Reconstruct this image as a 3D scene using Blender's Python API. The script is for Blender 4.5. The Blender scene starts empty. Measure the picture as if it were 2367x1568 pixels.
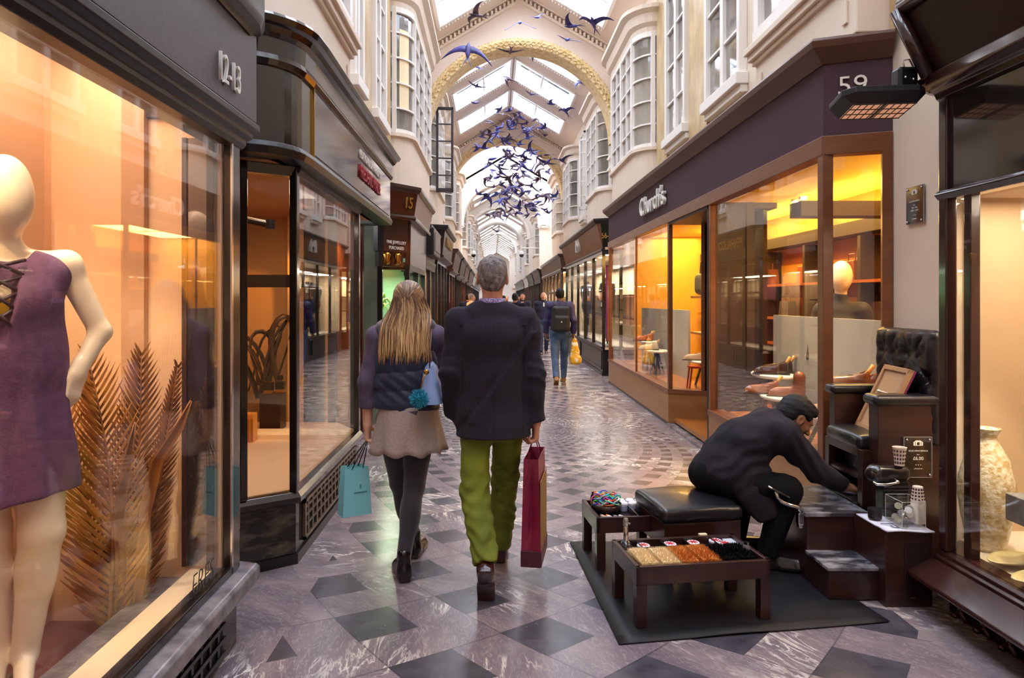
import bpy, bmesh, math, random
import numpy as np
from mathutils import Vector, Matrix
R = math.radians
PI = math.pi
rnd = random.Random(7)
SC = bpy.context.scene
COL = SC.collection

# ---------------------------------------------------------------- colours and materials
def lin(c):
    return c/12.92 if c <= 0.04045 else ((c+0.055)/1.055)**2.4
def H(h):
    h = h.lstrip('#')
    return tuple(lin(int(h[i:i+2], 16)/255) for i in (0, 2, 4)) + (1,)

class NT:
    def __init__(s, name):
        s.m = bpy.data.materials.new(name); s.m.use_nodes = True
        s.t = s.m.node_tree; s.t.nodes.clear()
        s.out = s.t.nodes.new('ShaderNodeOutputMaterial')
    def n(s, typ, **kw):
        x = s.t.nodes.new('ShaderNode'+typ)
        for k, v in kw.items():
            if k.startswith('i_'):
                x.inputs[k[2:].replace('_', ' ')].default_value = v
            else: setattr(x, k, v)
        return x
    def l(s, a, b): s.t.links.new(a, b)
    def m_(s, op, a, b=None, clamp=False):
        x = s.n('Math', operation=op, use_clamp=clamp)
        for i, v in enumerate((a, b)):
            if v is None: continue
            if isinstance(v, (int, float)): x.inputs[i].default_value = v
            else: s.l(v, x.inputs[i])
        return x.outputs[0]
    def mix(s, f, a, b):
        x = s.n('MixRGB')
        for i, v in enumerate((f, a, b)):
            if isinstance(v, (int, float)): x.inputs[i].default_value = v
            elif isinstance(v, tuple): x.inputs[i].default_value = v
            else: s.l(v, x.inputs[i])
        return x.outputs[0]
    def coord(s, scale=(1, 1, 1)):
        g = s.n('NewGeometry'); mp = s.n('Mapping'); mp.inputs['Scale'].default_value = scale
        s.l(g.outputs['Position'], mp.inputs['Vector']); return mp.outputs[0]
    def ocoord(s, scale=(1, 1, 1)):
        g = s.n('TexCoord'); mp = s.n('Mapping'); mp.inputs['Scale'].default_value = scale
        s.l(g.outputs['Object'], mp.inputs['Vector']); return mp.outputs[0]
    def noise(s, vec, scale, detail=4, rough=.55, dist=0):
        x = s.n('TexNoise'); x.inputs['Scale'].default_value = scale
        x.inputs['Detail'].default_value = detail; x.inputs['Roughness'].default_value = rough
        x.inputs['Distortion'].default_value = dist
        s.l(vec, x.inputs['Vector']); return x.outputs['Fac']
    def ramp(s, f, stops):
        x = s.n('ValToRGB'); e = x.color_ramp.elements
        while len(e) < len(stops): e.new(0.5)
        for i, (p, c) in enumerate(stops):
            e[i].position = p; e[i].color = c if isinstance(c, tuple) else (c, c, c, 1)
        s.l(f, x.inputs[0]); return x.outputs[0]

def mat(name, col, rough=.5, metal=0, spec=.5, col2=None, nscale=8, stretch=(1, 1, 1), bump=0, bscale=60,
        coat=0, sheen=0, alpha=None, trans=0, emit=None, es=0, lo=.35, hi=.65, sss=0, bstretch=(1, 1, 1), detail=5):
    t = NT(name)
    p = t.n('BsdfPrincipled')
    c1 = H(col) if isinstance(col, str) else col
    p.inputs['Base Color'].default_value = c1
    p.inputs['Roughness'].default_value = rough
    p.inputs['Metallic'].default_value = metal
    p.inputs['Specular IOR Level'].default_value = spec
    if coat: p.inputs['Coat Weight'].default_value = coat; p.inputs['Coat Roughness'].default_value = .08
    if sheen: p.inputs['Sheen Weight'].default_value = sheen; p.inputs['Sheen Roughness'].default_value = .5
    if sss:
        p.inputs['Subsurface Weight'].default_value = sss
        p.inputs['Subsurface Radius'].default_value = (.01, .004, .002); p.inputs['Subsurface Scale'].default_value = 1
    if emit: p.inputs['Emission Color'].default_value = H(emit); p.inputs['Emission Strength'].default_value = es
    if col2:
        c2 = H(col2) if isinstance(col2, str) else col2
        f = t.ramp(t.noise(t.ocoord(stretch), nscale, detail), [(lo, 0.0), (hi, 1.0)])
        t.l(t.mix(f, c1, c2), p.inputs['Base Color'])
    if bump:
        b = t.n('Bump'); b.inputs['Strength'].default_value = bump; b.inputs['Distance'].default_value = .01
        t.l(t.noise(t.ocoord(bstretch), bscale, 3), b.inputs['Height']); t.l(b.outputs[0], p.inputs['Normal'])
    t.l(p.outputs[0], t.out.inputs[0])
    return t.m

def glass_mat(name, tint=(1, 1, 1, 1), boost=1.0, ior=1.5, haze=0):
    t = NT(name)
    tr = t.n('BsdfTransparent'); tr.inputs[0].default_value = tint
    gl = t.n('BsdfGlossy'); gl.inputs['Roughness'].default_value = .01; gl.inputs[0].default_value = (1, 1, 1, 1)
    fr = t.n('Fresnel'); g = t.n('NewGeometry')
    t.l(t.m_('ADD', t.m_('MULTIPLY', g.outputs['Backfacing'], 1/ior-ior), ior), fr.inputs[0])
    f = t.m_('MULTIPLY', fr.outputs[0], boost, True)
    mx = t.n('MixShader'); t.l(f, mx.inputs[0]); t.l(tr.outputs[0], mx.inputs[1]); t.l(gl.outputs[0], mx.inputs[2])
    t.l(mx.outputs[0], t.out.inputs[0]); return t.m

def emit_mat(name, col, s):
    t = NT(name); e = t.n('Emission'); e.inputs[0].default_value = H(col) if isinstance(col, str) else col
    e.inputs[1].default_value = s; t.l(e.outputs[0], t.out.inputs[0]); return t.m

# ---------------------------------------------------------------- objects
def setp(o, label=None, cat=None, group=None, kind=None):
    if label: o['label'] = label
    if cat: o['category'] = cat
    if group: o['group'] = group
    if kind: o['kind'] = kind
    return o
def thing(name, label, cat, loc=(0, 0, 0), group=None):
    o = bpy.data.objects.new(name, None); COL.objects.link(o)
    o.empty_display_size = .05
    o.location = loc; setp(o, label, cat, group); return o
def attach(o, parent):
    o.parent = parent
    if parent.type == 'EMPTY': o.matrix_parent_inverse = Matrix.Translation(-Vector(parent.location))
    else: o.matrix_parent_inverse = Matrix.Translation(-Vector(parent.location)) if parent.parent is None else Matrix.Identity(4)
def copy_tree(o, parent=None):
    c = o.copy(); COL.objects.link(c)
    if parent is not None:
        c.parent = parent; c.matrix_parent_inverse = o.matrix_parent_inverse.copy()
    for ch in list(o.children): copy_tree(ch, c)
    return c
def dup(o, loc, rz=None, label=None, scale=None):
    c = copy_tree(o); c.location = loc
    if rz is not None: c.rotation_euler = (0, 0, rz)
    if label: c['label'] = label
    if scale: c.scale = scale if hasattr(scale, '__len__') else (scale,)*3
    return c

def basis(f, up=(0, 0, 1)):
    """matrix with columns right, forward, up"""
    f = Vector(f).normalized(); u = Vector(up)
    r = f.cross(u).normalized(); u = r.cross(f).normalized()
    return Matrix((r, f, u)).transposed()

class MB:
    def __init__(s): s.v = []; s.f = []
    def add(s, vs, fs):
        b = len(s.v); s.v += [tuple(v) for v in vs]; s.f += [tuple(i+b for i in f) for f in fs]; return s
    def box(s, x0, x1, y0, y1, z0, z1):
        x0, x1 = sorted((x0, x1)); y0, y1 = sorted((y0, y1)); z0, z1 = sorted((z0, z1))
        return s.add([(x0, y0, z0), (x1, y0, z0), (x1, y1, z0), (x0, y1, z0), (x0, y0, z1), (x1, y0, z1), (x1, y1, z1), (x0, y1, z1)],
              [(0, 3, 2, 1), (4, 5, 6, 7), (0, 1, 5, 4), (1, 2, 6, 5), (2, 3, 7, 6), (3, 0, 4, 7)])
    def obox(s, c, h, M=None, taper=1):
        pts = []
        for z in (-1, 1):
            k = taper if z > 0 else 1
            for x, y in ((-1, -1), (1, -1), (1, 1), (-1, 1)):
                p = Vector((x*h[0]*k, y*h[1]*k, z*h[2]))
                pts.append((M @ p if M else p)+Vector(c))
        return s.add(pts, [(0, 3, 2, 1), (4, 5, 6, 7), (0, 1, 5, 4), (1, 2, 6, 5), (2, 3, 7, 6), (3, 0, 4, 7)])
    def bar(s, a, b, w, t, up=(0, 0, 1)):
        a = Vector(a); b = Vector(b); d = b-a
        if abs(d.normalized().dot(Vector(up))) > .98: up = (0, 1, 0)
        M = basis(d, up)
        return s.obox((a+b)/2, (w/2, d.length/2, t/2), M)
    def prism(s, poly, a0, a1, ax='z'):
        n = len(poly)
        area = sum(poly[i][0]*poly[(i+1) % n][1]-poly[(i+1) % n][0]*poly[i][1] for i in range(n))
        if area < 0: poly = poly[::-1]
        def P(u, v, w):
            return (u, v, w) if ax == 'z' else ((v, w, u) if ax == 'y_' else ((w, u, v) if ax == 'x' else (u, w, v)))
        vs = [P(u, v, a0) for u, v in poly]+[P(u, v, a1) for u, v in poly]
        fs = [tuple(range(n))[::-1], tuple(range(n, 2*n))]+[(i, (i+1) % n, n+(i+1) % n, n+i) for i in range(n)]
        flip = (a1 < a0) != (ax == 'y')
        if flip: fs = [f[::-1] for f in fs]
        return s.add(vs, fs)
    def sweep(s, path, prof, sgn=1, caps=True):
        """sweep profile [(outward offset, z)] along plan path [(x, y)]; sgn=+1: outward is left of travel"""
        n = len(path); m = len(prof); P = [Vector((p[0], p[1])) for p in path]; rows = []
        for i in range(n):
            nn = []
            if i > 0: d = (P[i]-P[i-1]).normalized(); nn.append(Vector((-d.y, d.x)))
            if i < n-1: d = (P[i+1]-P[i]).normalized(); nn.append(Vector((-d.y, d.x)))
            if len(nn) == 2:
                q = (nn[0]+nn[1]).normalized(); q = q/max(.3, q.dot(nn[0]))
            else: q = nn[0]
            rows.append([(P[i].x+q.x*o*sgn, P[i].y+q.y*o*sgn, z) for o, z in prof])
        vs = [v for r in rows for v in r]; fs = []
        for i in range(n-1):
            for j in range(m):
                a, b = i*m+j, i*m+(j+1) % m
                fs.append((a, b, b+m, a+m))
        if caps: fs += [tuple(range(m))[::-1], tuple(range((n-1)*m, n*m))]
        area = sum(prof[i][0]*prof[(i+1) % m][1]-prof[(i+1) % m][0]*prof[i][1] for i in range(m))
        if (area*sgn) > 0: fs = [f[::-1] for f in fs]
        return s.add(vs, fs)
    def tube(s, path, r, n=8, cap=True, flat=None):
        P = [Vector(p) for p in path]; k = len(P)
        rr = r if hasattr(r, '__len__') else [r]*k
        vs = []; fs = []; prev = None
        for i in range(k):
            d = (P[min(i+1, k-1)]-P[max(i-1, 0)]).normalized()
            if prev is None:
                u = Vector((0, 0, 1)) if abs(d.z) < .9 else Vector((1, 0, 0))
                u = (u-d*u.dot(d)).normalized()
            else: u = (prev-d*prev.dot(d)).normalized()
            prev = u; w = d.cross(u)
            for j in range(n):
                a = 2*PI*j/n; fu = 1 if flat is None else flat
                vs.append(P[i]+u*(math.cos(a)*rr[i]*fu)+w*(math.sin(a)*rr[i]))
        for i in range(k-1):
            for j in range(n):
                a, b = i*n+j, i*n+(j+1) % n
                fs.append((a, b, b+n, a+n))
        if cap: fs += [tuple(range(n))[::-1], tuple(range((k-1)*n, k*n))]
        return s.add(vs, fs)
    def lathe(s, prof, c=(0, 0, 0), n=24, M=None, wob=None, sx=1, sy=1, cap=True):
        vs = []; fs = []; m = len(prof); c = Vector(c)
        for i, (r, z) in enumerate(prof):
            for j in range(n):
                a = 2*PI*j/n; q = r*(wob(a, z) if wob else 1)
                p = Vector((math.cos(a)*q*sx, math.sin(a)*q*sy, z))
                vs.append((M @ p if M else p)+c)
        for i in range(m-1):
            for j in range(n):
                a, b = i*n+j, i*n+(j+1) % n
                fs.append((a, b, b+n, a+n))
        if cap: fs += [tuple(range(n))[::-1], tuple(range((m-1)*n, m*n))]
        return s.add(vs, fs)
    def ball(s, c, r, M=None, n=14, m=9):
        r = r if hasattr(r, '__len__') else (r, r, r)
        vs = []; fs = []; c = Vector(c)
        for i in range(m+1):
            t = PI*i/m
            for j in range(n):
                a = 2*PI*j/n
                p = Vector((math.sin(t)*math.cos(a)*r[0], math.sin(t)*math.sin(a)*r[1], -math.cos(t)*r[2]))
                vs.append((M @ p if M else p)+c)
        for i in range(m):
            for j in range(n):
                a, b = i*n+j, i*n+(j+1) % n
                fs.append((a, b, b+n, a+n))
        return s.add(vs, fs)
    def rows(s, rows, closed=False):
        m = len(rows[0]); vs = [v for r in rows for v in r]; fs = []
        for i in range(len(rows)-1):
            for j in range(m if closed else m-1):
                a, b = i*m+j, i*m+(j+1) % m
                fs.append((a, b, b+m, a+m))
        return s.add(vs, fs)
    def xf(s, M):
        s.v = [tuple(M @ Vector(v)) for v in s.v]; return s
    def merge(s, o): return s.add(o.v, o.f)
    def build(s, name, m, parent=None, smooth=False, bevel=0, seg=2, loc=None, solid=0, angle=None):
        me = bpy.data.meshes.new(name)
        vs = s.v if loc is None else [(v[0]-loc[0], v[1]-loc[1], v[2]-loc[2]) for v in s.v]
        me.from_pydata(vs, [], s.f)
        bm = bmesh.new(); bm.from_mesh(me)
        if smooth: bmesh.ops.remove_doubles(bm, verts=bm.verts, dist=1e-5)
        bm.to_mesh(me); bm.free()
        if smooth:
            me.polygons.foreach_set('use_smooth', [True]*len(me.polygons))
            if angle: me.set_sharp_from_angle(angle=R(angle))
        me.update(); me.validate()
        o = bpy.data.objects.new(name, me); COL.objects.link(o)
        if isinstance(m, (list, tuple)):
            for q in m: me.materials.append(q)
        else: me.materials.append(m)
        if loc is not None: o.location = loc
        if parent is not None: attach(o, parent)
        if solid:
            md = o.modifiers.new('thick', 'SOLIDIFY'); md.thickness = solid
        if bevel:
            md = o.modifiers.new('edge', 'BEVEL'); md.width = bevel; md.segments = seg; md.limit_method = 'ANGLE'; md.angle_limit = R(40)
            md.harden_normals = False
        return o

def st(name, mb, m, **kw):
    o = mb.build(name, m, **kw); o['kind'] = 'structure'; return o

def text(name, body, size, loc, ux, uy, m, parent=None, ext=.004, xs=1, bold=0, align='CENTER', shear=0, spacing=1):
    cu = bpy.data.curves.new(name, 'FONT'); cu.body = body; cu.size = size; cu.extrude = ext; cu.offset = bold
    cu.align_x = align; cu.align_y = 'CENTER'; cu.shear = shear; cu.space_character = spacing; cu.resolution_u = 3
    o = bpy.data.objects.new(name, cu); COL.objects.link(o)
    dg = bpy.context.evaluated_depsgraph_get(); me = bpy.data.meshes.new_from_object(o.evaluated_get(dg))
    bpy.data.objects.remove(o)
    ux = Vector(ux).normalized(); uy = Vector(uy).normalized(); uz = ux.cross(uy)
    M = Matrix.Translation(Vector(loc)) @ Matrix((ux*xs, uy, uz)).transposed().to_4x4()
    me.transform(M); me.materials.clear(); me.materials.append(m); me.name = name
    o = bpy.data.objects.new(name, me); COL.objects.link(o)
    if parent is not None: attach(o, parent)
    return o

# ---------------------------------------------------------------- smooth solid modelling (signed distance -> surface nets)
def V3(p): return np.array(p, dtype=np.float32)
def cone(a, b, r1, r2, k=.02, flat=None, sub=False): return dict(t='c', a=V3(a), b=V3(b), r1=r1, r2=r2, k=k, flat=flat, sub=sub)
def ell(c, r, k=.02, M=None, sub=False):
    return dict(t='e', c=V3(c), r=V3(r), k=k, M=None if M is None else np.array(M, dtype=np.float32), sub=sub)
def bx(c, h, k=.01, M=None, rd=.01, sub=False):
    return dict(t='b', c=V3(c), h=V3(h), k=k, M=None if M is None else np.array(M, dtype=np.float32), rd=rd, sub=sub)

def _flat(v, fl):
    n, f = fl; n = V3(n)/np.linalg.norm(n)
    return v+((v @ n)*(1/f-1))[..., None]*n if v.ndim > 1 else v+(v @ n)*(1/f-1)*n
def _dist(p, P):
    if p['t'] == 'c':
        pa = P-p['a']; ba = p['b']-p['a']; s = 1
        if p['flat'] is not None:
            pa = _flat(pa, p['flat']); ba = _flat(ba, p['flat']); s = min(1, p['flat'][1])
        L = float(ba @ ba)+1e-9
        h = np.clip((pa @ ba)/L, 0, 1)
        d = np.sqrt(((pa-h[..., None]*ba)**2).sum(-1))-(p['r1']+(p['r2']-p['r1'])*h)
        return d*(s if s == 1 else (s+1)/2)
    q = P-p['c']
    if p['M'] is not None: q = q @ p['M']
    if p['t'] == 'e':
        k0 = np.sqrt(((q/p['r'])**2).sum(-1)); k1 = np.sqrt(((q/(p['r']**2))**2).sum(-1))+1e-9
        return k0*(k0-1)/k1
    w = np.abs(q)-(p['h']-p['rd'])
    return np.sqrt((np.maximum(w, 0)**2).sum(-1))+np.minimum(w.max(-1), 0)-p['rd']
def _bb(p):
    if p['t'] == 'c':
        r = max(p['r1'], p['r2'])
        if p['flat'] is not None: r = r*max(1, p['flat'][1])
        return np.minimum(p['a'], p['b'])-r, np.maximum(p['a'], p['b'])+r
    h = p['r'] if p['t'] == 'e' else p['h']
    if p['M'] is not None: h = np.abs(p['M']) @ h
    return p['c']-h, p['c']+h
def sdf(name, prims, res, m, parent=None, cuts=(), disp=None, loc=None, matfn=None):
    lo = np.min([_bb(p)[0] for p in prims if not p['sub']], 0)-res*3
    hi = np.max([_bb(p)[1] for p in prims if not p['sub']], 0)+res*3
    n = np.ceil((hi-lo)/res).astype(int)+1
    F = np.full(n, 1.0, np.float32)
    ax = [lo[i]+res*np.arange(n[i], dtype=np.float32) for i in range(3)]
    for p in prims:
        a, b = _bb(p); pad = p['k']+res*3
        i0 = np.clip(((a-pad-lo)/res).astype(int), 0, n-1); i1 = np.clip(((b+pad-lo)/res).astype(int)+2, 1, n)
        if (i1 <= i0).any(): continue
        sl = tuple(slice(i0[i], i1[i]) for i in range(3))
        P = np.stack(np.meshgrid(*[ax[i][sl[i]] for i in range(3)], indexing='ij'), -1)
        d = _dist(p, P); f = F[sl]; k = p['k']
        if p['sub']:
            d = -d; h = np.maximum(k-np.abs(f-d), 0)/k; F[sl] = np.maximum(f, d)+h*h*k*.25
        else:
            h = np.maximum(k-np.abs(f-d), 0)/k; F[sl] = np.minimum(f, d)-h*h*k*.25
    G = None
    if disp or cuts:
        X, Y, Z = np.meshgrid(*ax, indexing='ij')
        if disp: F = F+disp(X, Y, Z).astype(np.float32)
        for c, nn in cuts:
            nn = V3(nn)/np.linalg.norm(nn)
            F = np.maximum(F, (X-c[0])*nn[0]+(Y-c[1])*nn[1]+(Z-c[2])*nn[2])
    F[0], F[-1], F[:, 0], F[:, -1], F[:, :, 0], F[:, :, -1] = (1,)*6
    S = F < 0
    c = np.zeros(n-1, np.uint8)
    for i in (0, 1):
        for j in (0, 1):
            for k in (0, 1): c += S[i:n[0]-1+i, j:n[1]-1+j, k:n[2]-1+k]
    act = (c > 0) & (c < 8)
    I = np.argwhere(act); idx = np.full(n-1, -1, np.int64); idx[act] = np.arange(len(I))
    acc = np.zeros((len(I), 3)); cnt = np.zeros(len(I))
    cor = [(i, j, k) for i in (0, 1) for j in (0, 1) for k in (0, 1)]
    for u in cor:
        for a in range(3):
            if u[a]: continue
            w = list(u); w[a] = 1
            A = I+u; B = I+w
            fa = F[A[:, 0], A[:, 1], A[:, 2]]; fb = F[B[:, 0], B[:, 1], B[:, 2]]
            x = (fa < 0) != (fb < 0)
            t = np.where(x, fa/np.where(x, fa-fb, 1), 0)
            q = np.array(u)+np.zeros((len(I), 3)); q[:, a] = t
            acc[x] += q[x]; cnt[x] += 1
    Vt = lo+res*(I+acc/cnt[:, None])
    quads = []
    for a in range(3):
        b1, b2 = (a+1) % 3, (a+2) % 3
        sl0 = [slice(None)]*3; sl1 = [slice(None)]*3; sl0[a] = slice(0, -1); sl1[a] = slice(1, None)
        s0 = S[tuple(sl0)]; s1 = S[tuple(sl1)]
        E = np.argwhere(s0 != s1)
        E = E[(E[:, b1] > 0) & (E[:, b2] > 0)]
        ins = s0[E[:, 0], E[:, 1], E[:, 2]]
        def g(o1, o2):
            q = E.copy(); q[:, b1] += o1; q[:, b2] += o2; return idx[q[:, 0], q[:, 1], q[:, 2]]
        Q = np.stack([g(-1, -1), g(0, -1), g(0, 0), g(-1, 0)], 1)
        Q[~ins] = Q[~ins][:, ::-1]; quads.append(Q)
    Q = np.concatenate(quads)
    Q = Q[(Q >= 0).all(1)]
    if loc is not None: Vt = Vt-np.array(loc)
    me = bpy.data.meshes.new(name)
    me.vertices.add(len(Vt)); me.vertices.foreach_set('co', Vt.astype(np.float32).ravel())
    me.loops.add(len(Q)*4); me.loops.foreach_set('vertex_index', Q.astype(np.int32).ravel())
    me.polygons.add(len(Q)); me.polygons.foreach_set('loop_start', np.arange(0, len(Q)*4, 4, dtype=np.int32))
    me.polygons.foreach_set('loop_total', np.full(len(Q), 4, dtype=np.int32))
    me.polygons.foreach_set('use_smooth', np.ones(len(Q), dtype=bool))
    me.update(calc_edges=True)
    for q in (m if isinstance(m, (list, tuple)) else [m]): me.materials.append(q)
    if matfn is not None:
        ct = Vt[Q].mean(1)+(np.array(loc) if loc is not None else 0)
        me.polygons.foreach_set('material_index', matfn(ct).astype(np.int32))
    o = bpy.data.objects.new(name, me); COL.objects.link(o)
    if loc is not None: o.location = loc
    if parent is not None: attach(o, parent)
    return o

def area(name, loc, size, power, col, rot=(0, 0, 0), size_y=None):
    L = bpy.data.lights.new(name, 'AREA'); L.energy = power; L.color = H(col)[:3] if isinstance(col, str) else col
    L.size = size
    if size_y: L.shape = 'RECTANGLE'; L.size_y = size_y
    o = bpy.data.objects.new(name, L); COL.objects.link(o); o.location = loc; o.rotation_euler = rot; return o
def spot(name, loc, target, power, col, ang=60, blend=.5, rad=.03):
    L = bpy.data.lights.new(name, 'SPOT'); L.energy = power; L.color = H(col)[:3]; L.spot_size = R(ang); L.spot_blend = blend
    L.shadow_soft_size = rad
    o = bpy.data.objects.new(name, L); COL.objects.link(o); o.location = loc
    o.rotation_euler = (Vector(target)-Vector(loc)).to_track_quat('-Z', 'Y').to_euler(); return o
EXPOSURE, SKY, LK = 0.72, 8.0, .60
# ---------------------------------------------------------------- materials of the place
CREAM = mat('cream_paint', '#ead9c6', .55, col2='#e2cfba', nscale=1.2)
CEILM = mat('ceiling_plaster', '#e3d0c0', .6, col2='#dac6b6', nscale=.8)
WHITE = mat('white_paint', '#f0e9e2', .45)
GOLD = mat('gilt_plaster', '#f0dcb2', .5, col2='#d8b478', nscale=14)
GOLDD = mat('gilt_relief', '#cfa864', .5, col2='#e6cf9c', nscale=10)
STONE = mat('honey_marble', '#d8bd8c', .35, col2='#b8986a', nscale=5, stretch=(1, 1, .5), detail=9)
DIM = mat('dim_room', '#6d6258', .7, col2='#9a8c7c', nscale=1.3)
BLIND = mat('blind_cloth', '#f3ddb4', .8)
PANE = mat('window_pane_glass', '#6a6560', .04, spec=.9, col2='#a39a8e', nscale=.9, lo=.4, hi=.6, stretch=(1, 1, .6))
CURBSHADE = mat('curb_shade', '#39424f', .5)  # dark colour standing in for the shade outside the skylight curbs
GLASS = glass_mat('shop_glass', (.97, .975, .97, 1), 1.0)
GLASSR = glass_mat('plate_glass', (.94, .95, .94, 1), 1.5, 1.55)
SKYGL = glass_mat('skylight_glass', (.9, .95, 1, 1), .7)
CHROME = mat('chrome', '#d8d8dc', .12, 1)
BRASS = mat('brass', '#b98a3e', .25, 1)
SIGNW = mat('sign_white', '#e8e4da', .4)
SIGNG = mat('sign_gold', '#c99b4a', .35, .6)

# ---------------------------------------------------------------- camera
cam = bpy.data.cameras.new('camera'); co = bpy.data.objects.new('camera', cam); COL.objects.link(co)
co.location = (0, 0, 1.57); co.rotation_euler = (PI/2, 0, 0)
cam.sensor_width = 36; cam.lens = 1600/2367*36; cam.shift_x = (1183.5-1138)/2367; cam.shift_y = -(784-693)/2367
cam.clip_start = .05; cam.clip_end = 300
SC.camera = co
SC.view_settings.view_transform = 'Standard'; SC.view_settings.look = 'None'
SC.view_settings.gamma = 1; SC.view_settings.use_curve_mapping = False
SC.view_settings.exposure = EXPOSURE
w = bpy.data.worlds.new('sky'); SC.world = w; w.use_nodes = True
bg = w.node_tree.nodes['Background']; bg.inputs[0].default_value = (.93, .94, 1, 1)
# overcast sky: zenith about three times as bright as the horizon
_n = w.node_tree.nodes; _l = w.node_tree.links
tc = _n.new('ShaderNodeTexCoord'); sp = _n.new('ShaderNodeSeparateXYZ'); mr_ = _n.new('ShaderNodeMapRange')
mr_.inputs['To Min'].default_value = SKY*.38; mr_.inputs['To Max'].default_value = SKY*1.3
_l.new(tc.outputs['Generated'], sp.inputs[0]); _l.new(sp.outputs[2], mr_.inputs[0]); _l.new(mr_.outputs[0], bg.inputs[1])
SC.cycles.max_bounces = 9; SC.cycles.diffuse_bounces = 5; SC.cycles.glossy_bounces = 4
SC.cycles.transparent_max_bounces = 24; SC.cycles.transmission_bounces = 8
SC.cycles.sample_clamp_indirect = 6

# ---------------------------------------------------------------- floor: log-polar marble inlay
t = NT('marble_floor')
g = t.n('NewGeometry'); sx = t.n('SeparateXYZ'); t.l(g.outputs['Position'], sx.inputs[0])
X = t.m_('SUBTRACT', sx.outputs[0], .62); Y = t.m_('SUBTRACT', sx.outputs[1], 8.55)
rr = t.m_('SQRT', t.m_('ADD', t.m_('MULTIPLY', X, X), t.m_('MULTIPLY', Y, Y)))
th = t.m_('ARCTAN2', Y, X); lr = t.m_('LOGARITHM', t.m_('ADD', rr, .02), math.e)
a = t.m_('MULTIPLY', th, 40/(2*PI)); b = t.m_('MULTIPLY', lr, 7.4)
u = t.m_('FRACT', t.m_('ADD', t.m_('ADD', a, b), 200.3)); v = t.m_('FRACT', t.m_('ADD', t.m_('SUBTRACT', a, b), 200.1))
def inside(x, lo, hi, e=.006):
    return t.m_('MULTIPLY', t.m_('GREATER_THAN', x, lo), t.m_('LESS_THAN', x, hi))
dark = t.m_('MULTIPLY', inside(u, .0, .53), inside(v, .0, .53))
dark = t.m_('MULTIPLY', dark, t.m_('GREATER_THAN', rr, .28))
# thin border strips along the shopfronts carry no inlay
edge = inside(sx.outputs[0], -.98, 2.02)
dark = t.m_('MULTIPLY', dark, edge)
ring = inside(rr, .2, .26)
joint = t.m_('MAXIMUM', t.m_('LESS_THAN', u, .014), t.m_('LESS_THAN', v, .014))
joint = t.m_('MULTIPLY', t.m_('MULTIPLY', joint, edge), t.m_('GREATER_THAN', rr, .3))
# every slab gets its own tone and its own vein direction
cu = t.m_('FLOOR', t.m_('ADD', t.m_('ADD', a, b), 200.3)); cv = t.m_('FLOOR', t.m_('ADD', t.m_('SUBTRACT', a, b), 200.1))
wn = t.n('TexWhiteNoise', noise_dimensions='2D'); cx = t.n('CombineXYZ'); t.l(cu, cx.inputs[0]); t.l(cv, cx.inputs[1]); t.l(cx.outputs[0], wn.inputs['Vector'])
rot = t.n('VectorRotate', rotation_type='Z_AXIS'); t.l(g.outputs['Position'], rot.inputs['Vector']); t.l(t.m_('MULTIPLY', wn.outputs['Value'], 1.6), rot.inputs['Angle'])
mp = t.n('Mapping'); mp.inputs['Scale'].default_value = (1.0, 3.4, 1); t.l(rot.outputs[0], mp.inputs[0])
cl = t.noise(mp.outputs[0], 1.6, 7, .6, .4)
base = t.ramp(cl, [(.25, H('#584f5a')), (.5, H('#7b6d74')), (.75, H('#938481'))])
base = t.mix(t.m_('MULTIPLY', wn.outputs['Value'], .28), base, H('#5c525c'))
vv = t.noise(mp.outputs[0], 2.1, 9, .62, 1.2)
vein = t.m_('ABSOLUTE', t.m_('SUBTRACT', vv, .5))
vein = t.ramp(vein, [(0.0, 1.0), (.012, .6), (.03, 0.0)])
gate = t.ramp(t.noise(g.outputs['Position'], 1.3, 3), [(.5, 0.0), (.62, 1.0)])
veinf = t.m_('MULTIPLY', vein, gate)
fine = t.ramp(t.m_('ABSOLUTE', t.m_('SUBTRACT', t.noise(mp.outputs[0], 7, 6, .6, 1.5), .5)), [(0, .5), (.012, .2), (.025, 0.0)])
base = t.mix(t.m_('MULTIPLY', fine, .55), base, H('#cfc4bd'))
base = t.mix(t.m_('MULTIPLY', veinf, .85), base, H('#efe6dc'))
dk = t.ramp(t.noise(g.outputs['Position'], 9, 6), [(.3, H('#3a3740')), (.7, H('#504c55'))])
colr = t.mix(dark, base, dk)
colr = t.mix(t.m_('MULTIPLY', joint, .55), colr, H('#37323a'))
colr = t.mix(t.m_('MULTIPLY', ring, .7), colr, H('#4d4852'))
p = t.n('BsdfPrincipled'); t.l(colr, p.inputs['Base Color'])
ro = t.ramp(t.noise(g.outputs['Position'], 2.5, 5), [(.3, .17), (.7, .30)]); t.l(ro, p.inputs['Roughness'])
p.inputs['Specular IOR Level'].default_value = .55
t.l(p.outputs[0], t.out.inputs[0]); FLOORM = t.m
st('floor', MB().box(-3.4, 4.4, -3, 96, -.12, 0), FLOORM)

XL, XR, AX = -1.48, 2.58, .55          # upper walls and the axis of the vault
ZE, ZR = 6.55, 7.75                    # eaves and ridge
YB, YF = -3.0, 92
# ---------------------------------------------------------------- upper walls (above the shops) and the wall behind them
st('wall_left', MB().box(XL-.25, XL, YB, YF, 2.92, ZE+.5).box(-3.45, -3.3, YB, YF, 0, 2.6).box(-3.3, XL-.25, YB, YF, 2.9, 3.0), CREAM)
st('wall_right', MB().box(XR, XR+.25, YB, YF, 2.92, ZE+.5).box(4.3, 4.45, YB, YF, 0, 2.6).box(XR+.25, 4.3, YB, YF, 2.9, 3.0), CREAM)
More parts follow.
